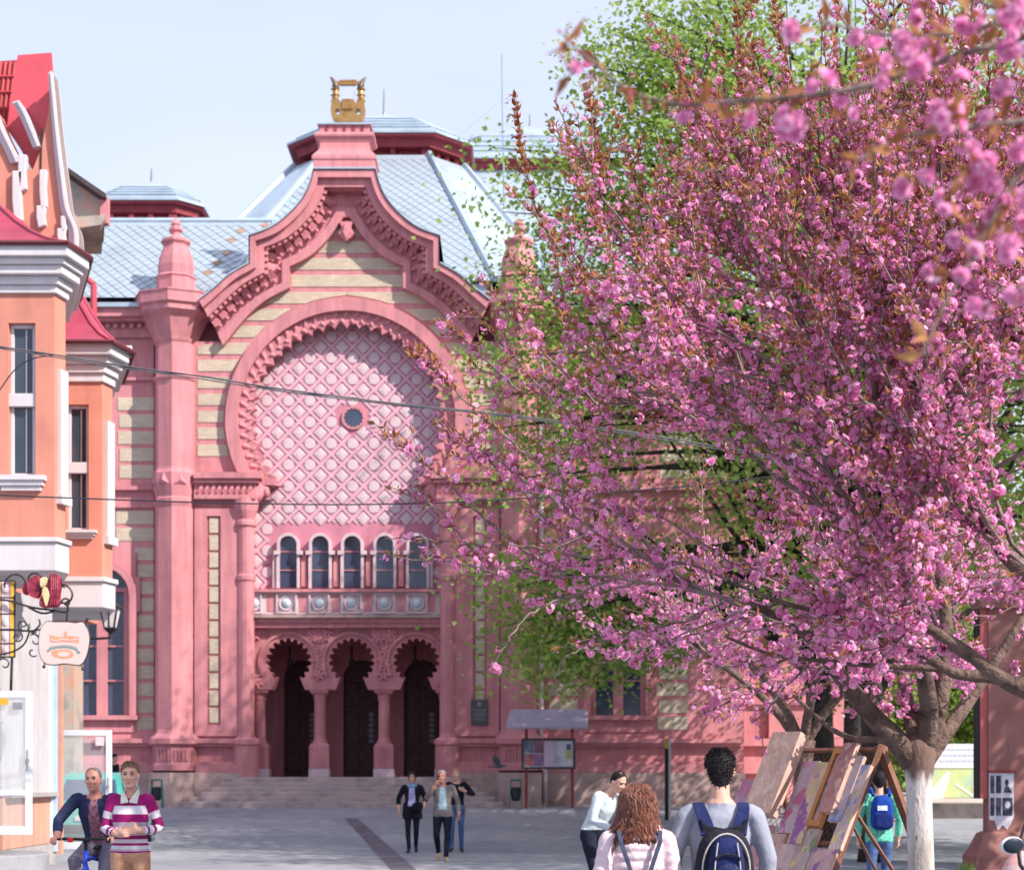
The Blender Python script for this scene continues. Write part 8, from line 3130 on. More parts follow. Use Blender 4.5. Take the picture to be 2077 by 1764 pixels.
def poster(x0, x1, z0, z1, cols, sc, y=0.0):
    m = mat('poster_print_%d' % len(MATS), cols[0], rough=0.6, var=0.35, scale=sc, hue=cols[1], hfac=0.9)
    MB().box2((a.x + f + W_ * x0, Yn - 0.095 - y, a.z + f + H_ * z0), (a.x + f + W_ * x1, Yn - 0.082, a.z + f + H_ * z1)).build('poster', m, nb)
poster(0.02, 0.20, 0.55, 0.98, [(0.16, 0.17, 0.25), (0.42, 0.45, 0.55)], 6)
poster(0.21, 0.40, 0.52, 0.98, [(0.22, 0.12, 0.18), (0.5, 0.2, 0.3)], 6)
poster(0.02, 0.20, 0.05, 0.50, [(0.45, 0.12, 0.16), (0.5, 0.4, 0.35)], 6)
poster(0.21, 0.40, 0.05, 0.48, [(0.25, 0.15, 0.3), (0.6, 0.3, 0.35)], 6)
poster(0.41, 0.66, 0.03, 0.98, [(0.62, 0.50, 0.62), (0.66, 0.34, 0.5)], 3)
poster(0.67, 0.98, 0.03, 0.98, [(0.66, 0.64, 0.72), (0.55, 0.58, 0.7)], 3)
poster(0.84, 0.96, 0.30, 0.62, [(0.48, 0.55, 0.2), (0.3, 0.4, 0.2)], 9, 0.008)
poster(0.86, 0.95, 0.64, 0.86, [(0.08, 0.10, 0.14), (0.4, 0.4, 0.45)], 9, 0.008)
r0, r1 = P(1025, 1474, Yn - 0.75), P(1193, 1474, Yn - 0.75)
t0, t1 = P(1036, 1438, Yn + 0.1), P(1192, 1438, Yn + 0.1)
mb = MB()
mb.add([r0, r1, t1, t0, r0 + Vector((0, 0, -0.05)), r1 + Vector((0, 0, -0.05)), t1 + Vector((0, 0, -0.05)), t0 + Vector((0, 0, -0.05))], [(0, 1, 2, 3), (7, 6, 5, 4), (0, 4, 5, 1), (1, 5, 6, 2), (2, 6, 7, 3), (3, 7, 4, 0)])
mb.build('board_roof', mat('lilac_grey_sheet', (0.30, 0.27, 0.35), rough=0.45, var=0.12, spec=0.5), nb)
for u in (1067.5, 1161):
    q = P(u, 1470, Yn)
    MB().tube([(q.x, Yn, q.z - 0.25), (q.x, Yn - 0.6, q.z + 0.02)], 0.025, 6).build('roof_brace', DKRED, nb)

# ------------------------------------------------------------------ litter bins
TEAL = mat('green_bin_steel', (0.02, 0.13, 0.11), rough=0.5, var=0.2)
def bin_(u, Y, label, w=0.36, h=0.84):
    q = P(u, 0, Y)
    g = ramp(Y)
    t = thing('litter_bin', label, 'bin', (q.x, Y, g), 'green litter bins')
    for s in (-1, 1):
        mb = MB()
        mb.loft([[(q.x + s * w * 0.5 - 0.015, Y - 0.16, g), (q.x + s * w * 0.5 + 0.015, Y - 0.16, g), (q.x + s * w * 0.5 + 0.015, Y + 0.16, g), (q.x + s * w * 0.5 - 0.015, Y + 0.16, g)],
                 [(q.x + s * w * 0.40 - 0.015, Y - 0.06, g + h), (q.x + s * w * 0.40 + 0.015, Y - 0.06, g + h), (q.x + s * w * 0.40 + 0.015, Y + 0.06, g + h), (q.x + s * w * 0.40 - 0.015, Y + 0.06, g + h)]])
        mb.build('side_frame', TEAL, t)
    mb = MB().lathe([(0.10, 0.22), (0.135, 0.3), (0.15, 0.62), (0.14, 0.63), (0.12, 0.35)], 14, (q.x, Y, g))
    mb.build('bucket', mat('dark_bucket', (0.025, 0.03, 0.035), rough=0.5), t)
    MB().box2((q.x - w * 0.42, Y - 0.1, g + h - 0.03), (q.x + w * 0.42, Y + 0.1, g + h + 0.02)).build('lid', TEAL, t)
    MB().tube([(q.x - w * 0.46, Y, g + 0.45), (q.x + w * 0.46, Y, g + 0.45)], 0.012, 6).build('pivot', GREYMET, t)
bin_(1046, 51.1, 'green litter bin standing by the plinth beside the poster board')
bin_(318, 52.0, 'green litter bin at the foot of the left octagonal pier')

# ------------------------------------------------------------------ plaque on the wall
pq = thing('wall_plaque', 'dark bronze plaque with a small crest fixed to the wall right of the doors', 'plaque', P(972, 1471, YF - 0.16))
BRZ = mat('dark_bronze', (0.085, 0.085, 0.09), rough=0.45, var=0.2, scale=8, metal=0.3)
a, b = P(955, 1470, YF - 0.14), P(990, 1418, YF - 0.14)
MB().box2((a.x, YF - 0.16, a.z), (b.x, YF - 0.105, b.z)).build('plate', BRZ, pq, bevel=0.012)
BRZ2 = mat('worn_bronze', (0.22, 0.21, 0.20), rough=0.4, var=0.2, metal=0.4)
c = P(973, 1428, YF - 0.16)
MB().ellipsoid((c.x, YF - 0.165, c.z), (0.07, 0.015, 0.09), 10, 6).build('crest', BRZ2, pq)
for i in range(5):
    z = P(0, 1439 + i * 5, YF).z
    w = (0.20, 0.17, 0.2, 0.14, 0.18)[i]
    MB().box2((c.x - w, YF - 0.166, z - 0.014), (c.x + w, YF - 0.158, z + 0.014)).build('raised_line', BRZ2, pq)

# ------------------------------------------------------------------ striped post
Yp = 46.6
pp = thing('marker_post', 'tall black post with a white side and a yellow tip standing on the square', 'post', (P(1355, 0, Yp).x, Yp, ramp(Yp)))
x = P(1355, 0, Yp).x
zt = P(0, 1498, Yp).z
zy = P(0, 1517, Yp).z
MB().box2((x - 0.085, Yp - 0.06, ramp(Yp) - 0.05), (x + 0.005, Yp + 0.06, zy)).build('black_face', mat('black_post_paint', (0.012, 0.014, 0.02), rough=0.5), pp)
MB().box2((x - 0.085, Yp - 0.06, zy), (x + 0.005, Yp + 0.06, zt)).build('yellow_tip', mat('yellow_post_paint', (0.45, 0.34, 0.05), rough=0.5), pp)
MB().box2((x + 0.006, Yp - 0.05, ramp(Yp) - 0.05), (x + 0.075, Yp + 0.06, zt)).build('white_face', WHITE, pp)

# ------------------------------------------------------------------ pigeon in flight
Yg = 44.0
c = P(1011, 1550, Yg)
pg = thing('pigeon', 'grey pigeon flying low in front of the hall plinth', 'bird', c)
PGM = mat('pigeon_feather', (0.10, 0.11, 0.14), rough=0.7, var=0.3, scale=20, hue=(0.3, 0.32, 0.38))
mb = MB()
mb.loft([[c + Vector((-0.16 + 0.34 * t, 0, -0.05 + 0.03 * t)) + Vector((0, r * math.cos(a), r * math.sin(a))) for a in [2 * PI * i / 10 for i in range(10)]] for t, r in ((0, 0.008), (0.15, 0.025), (0.4, 0.055), (0.65, 0.052), (0.82, 0.032), (0.9, 0.03), (1.0, 0.022), (1.06, 0.006))])
mb.build('body', PGM, pg, smooth=True)
for s in (-1, 1):
    mb = MB()
    base = [c + Vector((0.06, s * 0.04, -0.01)), c + Vector((-0.08, s * 0.04, -0.01))]
    pts = [base[0], c + Vector((0.03, s * 0.16, 0.13)), c + Vector((-0.10, s * 0.22, 0.24)), c + Vector((-0.15, s * 0.18, 0.16)), c + Vector((-0.13, s * 0.10, 0.06)), base[1]]
    off = Vector((0, 0.0, 0.012))
    n = len(pts)
    mb.add(pts + [p + off for p in pts], [tuple(range(n)), tuple(range(2 * n - 1, n - 1, -1))] + [(i, n + i, n + (i + 1) % n, (i + 1) % n) for i in range(n)])
    mb.build('wing', PGM, pg)
mb = MB().prism([(c.x - 0.14, c.z - 0.03), (c.x - 0.26, c.z - 0.09), (c.x - 0.28, c.z - 0.05), (c.x - 0.14, c.z - 0.05)], c.y - 0.04, c.y + 0.04)
mb.build('tail', PGM, pg)

# ------------------------------------------------------------------ parked teal car, seen from behind
Yc = 38.5
van = thing('parked_car', 'teal hatchback parked behind the open glass door', 'car', (P(176, 0, Yc).x, Yc, 0))
cx0 = P(176, 0, Yc).x
TEALP = mat('teal_car_paint', (0.07, 0.36, 0.32), rough=0.3, var=0.06, spec=0.5)
CARG = glass_mat('car_glass', (0.06, 0.09, 0.15), 0.05)
def car_ring(y, pts):
    return [Vector((cx0 + px_, Yc + y, pz)) for px_, pz in pts]
def half(pts):
    return pts + [(-x_, z_) for x_, z_ in reversed(pts)]
mb = MB()
low = half([(0.70, 0.28), (0.82, 0.36), (0.85, 0.60), (0.84, 0.90), (0.80, 1.0)])
mb.loft([car_ring(0.0, [(x_ * 0.93, z_) for x_, z_ in low]), car_ring(0.12, low), car_ring(2.6, low), car_ring(3.5, [(x_ * 0.96, min(z_, 0.92)) for x_, z_ in low]), car_ring(3.95, [(x_ * 0.84, min(z_, 0.75)) for x_, z_ in low])])
mb.build('car_body', TEALP, van, bevel=0.02)
mb = MB()
cab = lambda w0, w1, z0, z1: half([(w0, z0), (w1, z1)])
mb.loft([car_ring(0.10, cab(0.78, 0.74, 1.0, 1.06)), car_ring(0.42, cab(0.79, 0.60, 0.99, 1.62)), car_ring(0.9, cab(0.79, 0.62, 0.99, 1.72)), car_ring(1.9, cab(0.79, 0.62, 0.99, 1.70)), car_ring(2.7, cab(0.78, 0.70, 0.99, 1.03))])
mb.build('car_cabin', TEALP, van)
mb = MB()
mb.add([Vector((cx0 + a_, Yc + b_ - 0.02, c_)) for a_, b_, c_ in ((-0.66, 0.13, 1.10), (0.66, 0.13, 1.10), (0.55, 0.40, 1.56), (-0.55, 0.40, 1.56))] + [Vector((cx0 + a_, Yc + b_ + 0.02, c_)) for a_, b_, c_ in ((-0.66, 0.13, 1.10), (0.66, 0.13, 1.10), (0.55, 0.40, 1.56), (-0.55, 0.40, 1.56))],
       [(0, 1, 2, 3), (7, 6, 5, 4), (0, 4, 5, 1), (1, 5, 6, 2), (2, 6, 7, 3), (3, 7, 4, 0)])
mb.build('rear_window', CARG, van)
for s in (-1, 1):
    mb = MB()
    p = [Vector((cx0 + s * (0.805 - 0.21 * ((z_ - 1.0) / 0.72)), Yc + y_, z_)) for y_, z_ in ((0.35, 1.08), (2.3, 1.08), (1.85, 1.58), (0.60, 1.58))]
    q = [v_ - Vector((s * 0.03, 0, 0)) for v_ in p]
    mb.add(p + q, [(0, 1, 2, 3), (7, 6, 5, 4), (0, 4, 5, 1), (1, 5, 6, 2), (2, 6, 7, 3), (3, 7, 4, 0)])
    mb.build('side_window', CARG, van)
    for y_ in (0.7, 3.05):
        mb = MB().lathe([(0.29, -0.09), (0.29, 0.09)], 20, (0, 0, 0))
        mb.v = [Vector((cx0 + s * 0.74 + p_.z, Yc + y_ + p_.x, 0.29 + p_.y)) for p_ in mb.v]
        w = mb.build('wheel', RUB, van)
        mb = MB().lathe([(0.19, -0.10), (0.19, 0.10)], 16, (0, 0, 0))
        mb.v = [Vector((cx0 + s * 0.74 + p_.z, Yc + y_ + p_.x, 0.29 + p_.y)) for p_ in mb.v]
        mb.build('rim', CHROME, w)
    MB().box2((cx0 + s * 0.62 - 0.09, Yc - 0.02, 0.75), (cx0 + s * 0.62 + 0.09, Yc + 0.1, 0.98)).build('tail_light', mat('red_tail_light', (0.45, 0.02, 0.02), rough=0.25), van)
MB().box2((cx0 - 0.76, Yc - 0.08, 0.36), (cx0 + 0.76, Yc + 0.02, 0.55)).build('bumper', mat('dark_bumper', (0.03, 0.03, 0.035)), van, bevel=0.03)
MB().box2((cx0 - 0.26, Yc - 0.03, 0.64), (cx0 + 0.26, Yc + 0.0, 0.75)).build('number_plate', WHITE, van)

# ------------------------------------------------------------------ easel with paintings for sale
WD = mat('brown_easel_wood', (0.19, 0.085, 0.055), rough=0.7, var=0.25, scale=8, bump=0.3, bscale=40)
FRW = mat('canvas_edge', (0.52, 0.34, 0.28), rough=0.8, var=0.15, scale=10)
OFR = mat('orange_frame_wood', (0.48, 0.20, 0.06), rough=0.5, var=0.15, scale=10)
phi = R(-54)
E0 = P(1562, 1519, 15.35)                       # far top corner
wdir = Vector((math.cos(phi), math.sin(phi), 0))
nrm = Vector((-math.sin(-phi), -math.cos(phi), 0))
nrm = Vector((wdir.y, -wdir.x, 0)).normalized()
if nrm.y > 0:
    nrm = -nrm
lean = 0.54
down = (Vector((0, 0, -1)) + nrm * lean).normalized()
face_n = wdir.cross(down).normalized()
if face_n.dot(Vector((0, -1, 0))) < 0:
    face_n = -face_n
WID = 1.62
LEN = E0.z / -down.z
def EP(a_, b_, d_=0.0):
    return E0 + wdir * (a_ * 0.80) + down * b_ + face_n * d_
easel = thing('display_easel', 'leaning wooden trestle with wire mesh that carries the paintings', 'easel', EP(WID / 2, LEN))
def beam(p, q, w, name='beam', m=WD):
    MB().tube([p, q], w, 4).build(name, m, easel)
beam(EP(0, 0), EP(0, LEN), 0.035, 'leg')
beam(EP(WID, -0.02), EP(WID, LEN), 0.035, 'leg')
beam(EP(-0.02, 0.02), EP(WID + 0.02, 0.02), 0.022, 'rail')
beam(EP(0, 0.9), EP(WID, 0.9), 0.022, 'rail')
back = -nrm
for a_ in (0.03, WID - 0.02):
    p = EP(a_, 0.0)
    beam(p + Vector((0, 0, 0.02)), Vector((p.x, p.y, 0)) + back * 0.75 + wdir * (0.25 if a_ > 1 else -0.1), 0.042 if a_ > 1 else 0.025, 'back_leg')
p, q = EP(WID, 0.55), EP(WID, 0)
beam(EP(0.12, 0.03), EP(0.30, 0.5), 0.012, 'brace')
beam(EP(WID - 0.03, 0.6), Vector((EP(WID, 0).x, EP(WID, 0).y, 0.02)) + back * 0.55 + wdir * 0.35, 0.018, 'brace')
beam(EP(WID - 0.03, 0.7), Vector((EP(WID, 0).x, EP(WID, 0).y, 0.02)) + back * 0.45 + wdir * 0.1, 0.014, 'brace')
mb = MB()
k_ = 0
for i in range(40):
    a_ = -1.4 + i * 0.08
    p0, p1 = max(0, a_), min(WID, a_ + 1.4)
    if p1 > p0:
        mb.tube([EP(p0, p0 - a_, -0.01), EP(p1, p1 - a_, -0.01)], 0.0025, 3, cap=False)
        mb.tube([EP(p0, 1.4 - (p0 - a_), -0.013), EP(p1, 1.4 - (p1 - a_), -0.013)], 0.0025, 3, cap=False)
stuff(mb.build('wire_mesh', WD, easel, fix=False))
def paint_mat(name, base, spots, sc=7.0, spot_sc=9.0, thr=0.56, streak=1.0):
    """a canvas: brushed ground colour with patches of flower colours"""
    m = bpy.data.materials.new(name)
    m.use_nodes = True
    nt = m.node_tree
    b_ = nt.nodes['Principled BSDF']
    b_.inputs['Roughness'].default_value = 0.7
    tc = nt.nodes.new('ShaderNodeTexCoord')
    mp = nt.nodes.new('ShaderNodeMapping')
    mp.inputs['Scale'].default_value = (1, 1, 0.45 * streak)
    mp.inputs['Location'].default_value = (len(name) * 1.7, base[0] * 9, spots[0][0] * 5)
    nt.links.new(tc.outputs['Object'], mp.inputs['Vector'])
    def noise(s_, d_=3):
        n_ = nt.nodes.new('ShaderNodeTexNoise')
        n_.inputs['Scale'].default_value = s_
        n_.inputs['Detail'].default_value = d_
        nt.links.new(mp.outputs['Vector'], n_.inputs['Vector'])
        return n_
    g = nt.nodes.new('ShaderNodeValToRGB')
    g.color_ramp.elements[0].position = 0.3
    g.color_ramp.elements[0].color = (*[c_ * 0.72 for c_ in base], 1)
    g.color_ramp.elements[1].position = 0.72
    g.color_ramp.elements[1].color = (*[min(1, c_ * 1.15) for c_ in base], 1)
    nt.links.new(noise(sc, 6).outputs['Fac'], g.inputs['Fac'])
    last = g.outputs['Color']
    for i, c_ in enumerate(spots):
        r_ = nt.nodes.new('ShaderNodeMapRange')
        r_.inputs['From Min'].default_value = thr
        r_.inputs['From Max'].default_value = thr + 0.05
        n_ = noise(spot_sc * (1 + 0.35 * i), 2)
        n_.noise_dimensions = '4D'
        n_.inputs['W'].default_value = i * 3.1 + base[1] * 7
        nt.links.new(n_.outputs['Fac'], r_.inputs['Value'])
        mx = nt.nodes.new('ShaderNodeMix')
        mx.data_type = 'RGBA'
        mx.inputs['B'].default_value = (*c_, 1)
        nt.links.new(r_.outputs['Result'], mx.inputs['Factor'])
        nt.links.new(last, mx.inputs['A'])
        last = mx.outputs['Result']
    nt.links.new(last, b_.inputs['Base Color'])
    bp = nt.nodes.new('ShaderNodeBump')
    bp.inputs['Strength'].default_value = 0.5
    bp.inputs['Distance'].default_value = 0.01
    nt.links.new(noise(40, 4).outputs['Fac'], bp.inputs['Height'])
    nt.links.new(bp.outputs['Normal'], b_.inputs['Normal'])
    return m
def painting(label, a0, a1, b0, b1, m, d=0.03, th=0.035, frame=None):
    a0, a1, b1 = a0 - 0.022, a1 + 0.022, b1 + 0.03
    c = EP((a0 + a1) / 2, b1, d)
    t = thing('painting', label, 'painting', c, 'paintings on the easel')
    mb = MB()
    pts = [EP(a0, b0, d), EP(a1, b0, d), EP(a1, b1, d), EP(a0, b1, d)]
    fr = [p_ + face_n * th for p_ in pts]
    mb.add(pts + fr, [(0, 1, 5, 4), (1, 2, 6, 5), (2, 3, 7, 6), (3, 0, 4, 7), (3, 2, 1, 0)], 0)
    mb.build('stretcher', frame or FRW, t)
    i_ = 0.0 if not frame else 0.05
    q_ = [EP(a0 + i_, b0 + i_, d + th + 0.002), EP(a1 - i_, b0 + i_, d + th + 0.002), EP(a1 - i_, b1 - i_, d + th + 0.002), EP(a0 + i_, b1 - i_, d + th + 0.002)]
    q2 = [p_ - face_n * 0.004 for p_ in q_]
    mb = MB().add(q_ + q2, [(0, 1, 2, 3), (7, 6, 5, 4), (0, 4, 5, 1), (1, 5, 6, 2), (2, 6, 7, 3), (3, 7, 4, 0)])
    mb.build('canvas', m, t)
    if frame:
        mb = MB()
        for (x0, x1, y0, y1) in ((a0, a1, b0, b0 + i_), (a0, a1, b1 - i_, b1), (a0, a0 + i_, b0 + i_, b1 - i_), (a1 - i_, a1, b0 + i_, b1 - i_)):
            z_ = [EP(x0, y0, d + th), EP(x1, y0, d + th), EP(x1, y1, d + th), EP(x0, y1, d + th)]
            mb.add(z_ + [p_ + face_n * 0.025 for p_ in z_], [(0, 1, 2, 3), (7, 6, 5, 4), (0, 4, 5, 1), (1, 5, 6, 2), (2, 6, 7, 3), (3, 7, 4, 0)])
        mb.build('frame', frame, t)
PUR, PNK, RED_, YEL, BLU, GRN, OCH, BEI = (0.28, 0.10, 0.27), (0.48, 0.14, 0.24), (0.50, 0.06, 0.08), (0.58, 0.46, 0.18), (0.20, 0.26, 0.46), (0.16, 0.24, 0.10), (0.44, 0.22, 0.10), (0.52, 0.34, 0.27)
painting('lilac bouquet painting, farthest left of the top row', -0.12, 0.30, 0.34, 0.86, paint_mat('lilac_canvas', (0.413, 0.259, 0.308), [PUR, PNK], thr=0.5))
painting('large ochre and beige painting that stands proud of the top row', 0.30, 0.68, -0.04, 0.72, paint_mat('ochre_canvas', (0.533, 0.346, 0.266), [(0.50, 0.33, 0.24), (0.58, 0.42, 0.34)], sc=5, thr=0.54), 0.13, 0.10)
painting('tall pale painting of pink tulips next to the large ochre one', 0.71, 0.90, 0.16, 0.82, paint_mat('tulip_canvas', (0.482, 0.389, 0.420), [PNK, (0.62, 0.30, 0.42)], thr=0.55))
painting('tall yellow painting of a purple iris', 0.93, 1.09, 0.18, 0.92, paint_mat('iris_canvas', (0.585, 0.432, 0.280), [PUR, YEL], thr=0.58), 0.045)
painting('narrow painting in an orange wooden frame', 1.13, 1.27, 0.06, 0.76, paint_mat('framed_canvas', (0.499, 0.360, 0.364), [BLU, BEI]), 0.05, 0.03, OFR)
painting('reddish-brown painting right of the orange frame', 1.27, 1.40, 0.02, 0.64, paint_mat('russet_canvas', (0.396, 0.187, 0.168), [BEI]), 0.075, 0.045)
painting('grey-blue painting near the right end of the top row', 1.38, 1.51, 0.12, 0.70, paint_mat('greyblue_canvas', (0.464, 0.389, 0.434), [BLU]), 0.04)
painting('slim blue and cream painting at the right end of the top row', 1.52, 1.64, 0.20, 0.95, paint_mat('slimblue_canvas', (0.533, 0.403, 0.364), [BLU, YEL]), 0.03)
painting('beige painting at the left end of the second row', 0.02, 0.26, 0.90, 1.42, paint_mat('beige_canvas', (0.568, 0.389, 0.322), [OCH, PNK], thr=0.6))
painting('painting of red and pink flowers in the second row', 0.30, 0.58, 0.78, 1.40, paint_mat('redflower_canvas', (0.464, 0.259, 0.252), [RED_, PNK], thr=0.54))
painting('plain sandy painting in the middle of the second row', 0.61, 0.82, 0.86, 1.46, paint_mat('sandy_canvas', (0.568, 0.360, 0.294), [OCH], thr=0.62))
painting('small square painting under the yellow iris', 0.85, 1.03, 0.95, 1.18, paint_mat('square_canvas', (0.550, 0.389, 0.350), [PNK], thr=0.62))
painting('grey-green painting right of the small square one', 1.07, 1.27, 0.80, 1.30, paint_mat('greygreen_canvas', (0.430, 0.317, 0.280), [YEL, GRN], thr=0.6))
painting('dusty mauve painting below the slim blue one', 1.30, 1.60, 0.98, 1.40, paint_mat('mauve_canvas', (0.482, 0.302, 0.294), [BEI, PUR], thr=0.6))
painting('big painting of red tulips on pale ground in the bottom row', 0.52, 1.02, 1.22, 1.86, paint_mat('redtulip_canvas', (0.585, 0.360, 0.336), [RED_, (0.6, 0.2, 0.25)], spot_sc=6, thr=0.57), 0.10, 0.06)
painting('pink blossom painting at the left end of the bottom row', 0.06, 0.48, 1.46, 1.88, paint_mat('pinkblossom_canvas', (0.533, 0.346, 0.350), [PNK, (0.4, 0.55, 0.65)], thr=0.56))
painting('brown wood-toned painting right of the red tulips', 1.06, 1.32, 1.36, 1.88, paint_mat('brown_canvas', (0.430, 0.230, 0.182), [BEI], thr=0.6), 0.05, 0.05)
painting('russet painting at the right end of the bottom row', 1.36, 1.62, 1.44, 1.88, paint_mat('russet2_canvas', (0.447, 0.230, 0.196), [OCH], thr=0.6), 0.03, 0.06)

# ------------------------------------------------------------------ right-hand pillar with posters
Yr = 30.5
pil = thing('brown_pillar', 'brown rendered pillar with a flared foot and torn posters at the right edge', 'pillar', (P(2075, 0, Yr).x, Yr, 0))
BRN = mat('brown_render', (0.31, 0.135, 0.12), rough=0.85, var=0.15, scale=1.5, bump=0.3, bscale=30, streak=0.15)
xa, xb = P(2005, 0, Yr).x, P(2005, 0, Yr).x + 3.0
def sq(x0, x1, y0, y1, z):
    return [(x0, y0, z), (x1, y0, z), (x1, y1, z), (x0, y1, z)]
zf = P(0, 1688, Yr).z
MB().loft([sq(xa - 0.30, xb + 0.30, Yr - 0.30, Yr + 0.62, -0.05), sq(xa - 0.30, xb + 0.30, Yr - 0.30, Yr + 0.62, 0.22), sq(xa - 0.22, xb + 0.22, Yr - 0.22, Yr + 0.55, 0.34), sq(xa - 0.10, xb + 0.1, Yr - 0.1, Yr + 0.45, 0.62), sq(xa - 0.02, xb + 0.02, Yr - 0.02, Yr + 0.38, 0.66)]).build('pillar_foot', BRN, pil)
MB().loft([sq(xa, xb, Yr, Yr + 0.36, 0.66), sq(xa, xb, Yr, Yr + 0.36, 4.6)]).build('pillar_shaft', BRN, pil)
MB().loft([sq(xa - 0.15, xb + 0.15, Yr - 0.15, Yr + 0.5, 4.6), sq(xa - 0.2, xb + 0.2, Yr - 0.2, Yr + 0.55, 4.75), sq(xa - 0.1, xb + 0.1, Yr - 0.1, Yr + 0.45, 5.0)]).build('pillar_cap', BRN, pil)
pa, pb = P(2006, 1658, Yr), P(2056, 1567, Yr)
paper = mat('grey_poster_paper', (0.62, 0.58, 0.64), rough=0.8, var=0.1, scale=5)
ink = mat('black_poster_ink', (0.05, 0.05, 0.075), rough=0.8, var=0.4, scale=9, hue=(0.3, 0.28, 0.33))
jag = [(pa.x, pb.z), (pb.x, pb.z), (pb.x, pa.z + 0.02), (pb.x - 0.05, pa.z - 0.10), (pb.x - 0.12, pa.z - 0.2), (pb.x - 0.2, pa.z - 0.12), (pb.x - 0.28, pa.z - 0.22), (pb.x - 0.34, pa.z - 0.05), (pa.x, pa.z - 0.03)]
MB().prism(jag, Yr - 0.012, Yr - 0.002).build('poster_sheet', paper, pil)
MB().box2((pa.x, Yr - 0.05, pb.z + 0.01), (pb.x + 0.03, Yr - 0.002, pb.z + 0.05)).build('poster_ledge', DKRED, pil)
hh = (pb.z - pa.z) / 2
for r_ in range(2):
    for i_, (x0, x1) in enumerate(((0.02, 0.09), (0.12, 0.21), (0.235, 0.41))):
        z0 = pa.z + r_ * hh + 0.04
        z1 = z0 + hh - 0.08
        MB().box2((pa.x + x0, Yr - 0.018, z0), (pa.x + x1, Yr - 0.013, z1)).build('printed_picture', mat('light_print', (0.66, 0.63, 0.68), var=0.1) if (i_ == 2 and r_ == 1) else ink, pil)
        if i_ == 2 and r_ == 1:
            cx2 = pa.x + (x0 + x1) / 2
            MB().ellipsoid((cx2 - 0.015, Yr - 0.02, z0 + 0.19), (0.035, 0.006, 0.06), 10, 6).build('printed_head', ink, pil)
            MB().prism([(cx2 - 0.075, z0 + 0.01), (cx2 + 0.08, z0 + 0.01), (cx2 + 0.03, z0 + 0.11), (cx2 + 0.005, z0 + 0.14), (cx2 - 0.04, z0 + 0.13), (cx2 - 0.06, z0 + 0.07)], Yr - 0.022, Yr - 0.018).build('printed_shoulders', ink, pil)
        if i_ == 2 and r_ == 0:
            cx2 = pa.x + (x0 + x1) / 2
            MB().ellipsoid((cx2, Yr - 0.02, z0 + 0.19), (0.05, 0.006, 0.065), 10, 6).build('printed_face', paper, pil)
MB().box2((xa - 0.13, Yr + 0.05, P(0, 1619, Yr).z), (xa - 0.004, Yr + 0.2, 4.6)).build('edge_pipe', mat('coral_pipe', (0.48, 0.12, 0.12), rough=0.6), pil)
MB().box2((xa - 0.2, Yr + 0.1, P(0, 1619, Yr).z), (xa - 0.135, Yr + 0.25, 4.6)).build('edge_shadow_strip', IRON, pil)  # black strip stands in for the shadow beside the pipe
mb = MB()
rg_ = random.Random(2)
tuft = thing('grass_tuft', 'small green tuft of grass at the foot of the brown pillar', 'grass', (xa - 0.48, Yr - 0.3, 0))
for i in range(60):
    x_, y_ = xa - 0.48 + rg_.gauss(0, 0.06), Yr - 0.35 + rg_.gauss(0, 0.06)
    h_ = rg_.uniform(0.08, 0.2)
    dx = rg_.uniform(-0.06, 0.06)
    mb.add([(x_ - 0.006, y_, 0), (x_ + 0.006, y_, 0), (x_ + dx, y_ + rg_.uniform(-.04, .04), h_)], [(0, 1, 2)])
stuff(mb.build('blades', GREEN, tuft, fix=False))

# ------------------------------------------------------------------ scooter whose mirror shows at the right edge
Yk = 9.0
sco = thing('scooter', 'parked scooter at the right edge showing a round mirror over pink patterned cloth', 'scooter', (P(2110, 0, Yk).x, Yk, 0))
c = P(2052, 1714, Yk)
Mr = Matrix.Rotation(0.25, 3, 'Z') @ Matrix.Rotation(0.25, 3, 'X')
mb = MB().ellipsoid(c, (0.070, 0.022, 0.049), 24, 10, rot=Mr)
mir = mb.build('mirror', mat('mirror_rim', (0.62, 0.60, 0.64), rough=0.3), sco, smooth=True)
mb = MB().ellipsoid(c + Vector((0.006, -0.012, 0)), (0.060, 0.018, 0.042), 24, 10, rot=Mr)
mb.build('mirror_glass', mat('mirror_face', (0.02, 0.028, 0.04), rough=0.35, spec=0.15, var=0.4, scale=9), mir, smooth=True)
hb = P(2095, 1790, Yk)
MB().tube([c + Vector((0.04, 0.01, -0.03)), c + Vector((0.05, 0.02, -0.10)), hb], [0.012, 0.011, 0.012], 8).build('mirror_stem', IRON, sco, smooth=True)
MB().tube([c + Vector((0.05, 0.05, 0.0)), c + Vector((0.09, 0.06, 0.12))], 0.008, 6).build('brake_lever', IRON, sco)
CLO = mat('pink_patterned_cloth', (0.62, 0.42, 0.42), rough=0.9, var=0.35, scale=14, hue=(0.60, 0.10, 0.08), hfac=0.7, bump=0.4, bscale=12)
q = P(2050, 1800, Yk)
mb = MB()
mb.loft([[(q.x + 0.11 + r_ * 0.17 * math.cos(a_), Yk + 0.14 + r_ * 0.12 * math.sin(a_), z_) for a_ in [2 * PI * i / 16 for i in range(16)]] for r_, z_ in ((0.75, 0.55), (1.0, 0.75), (1.0, 0.95), (0.85, 1.10), (0.55, 1.20), (0.2, 1.25))])
mb.build('cloth_cover', CLO, sco, smooth=True)
mb = MB()
xs0 = q.x + 0.11
mb.loft([[(xs0 - w_, Yk + 0.12 - d_, z_), (xs0 + w_, Yk + 0.12 - d_, z_), (xs0 + w_, Yk + 0.12 + d_, z_), (xs0 - w_, Yk + 0.12 + d_, z_)] for w_, d_, z_ in ((0.12, 0.10, 0.18), (0.20, 0.12, 0.40), (0.18, 0.10, 0.60))])
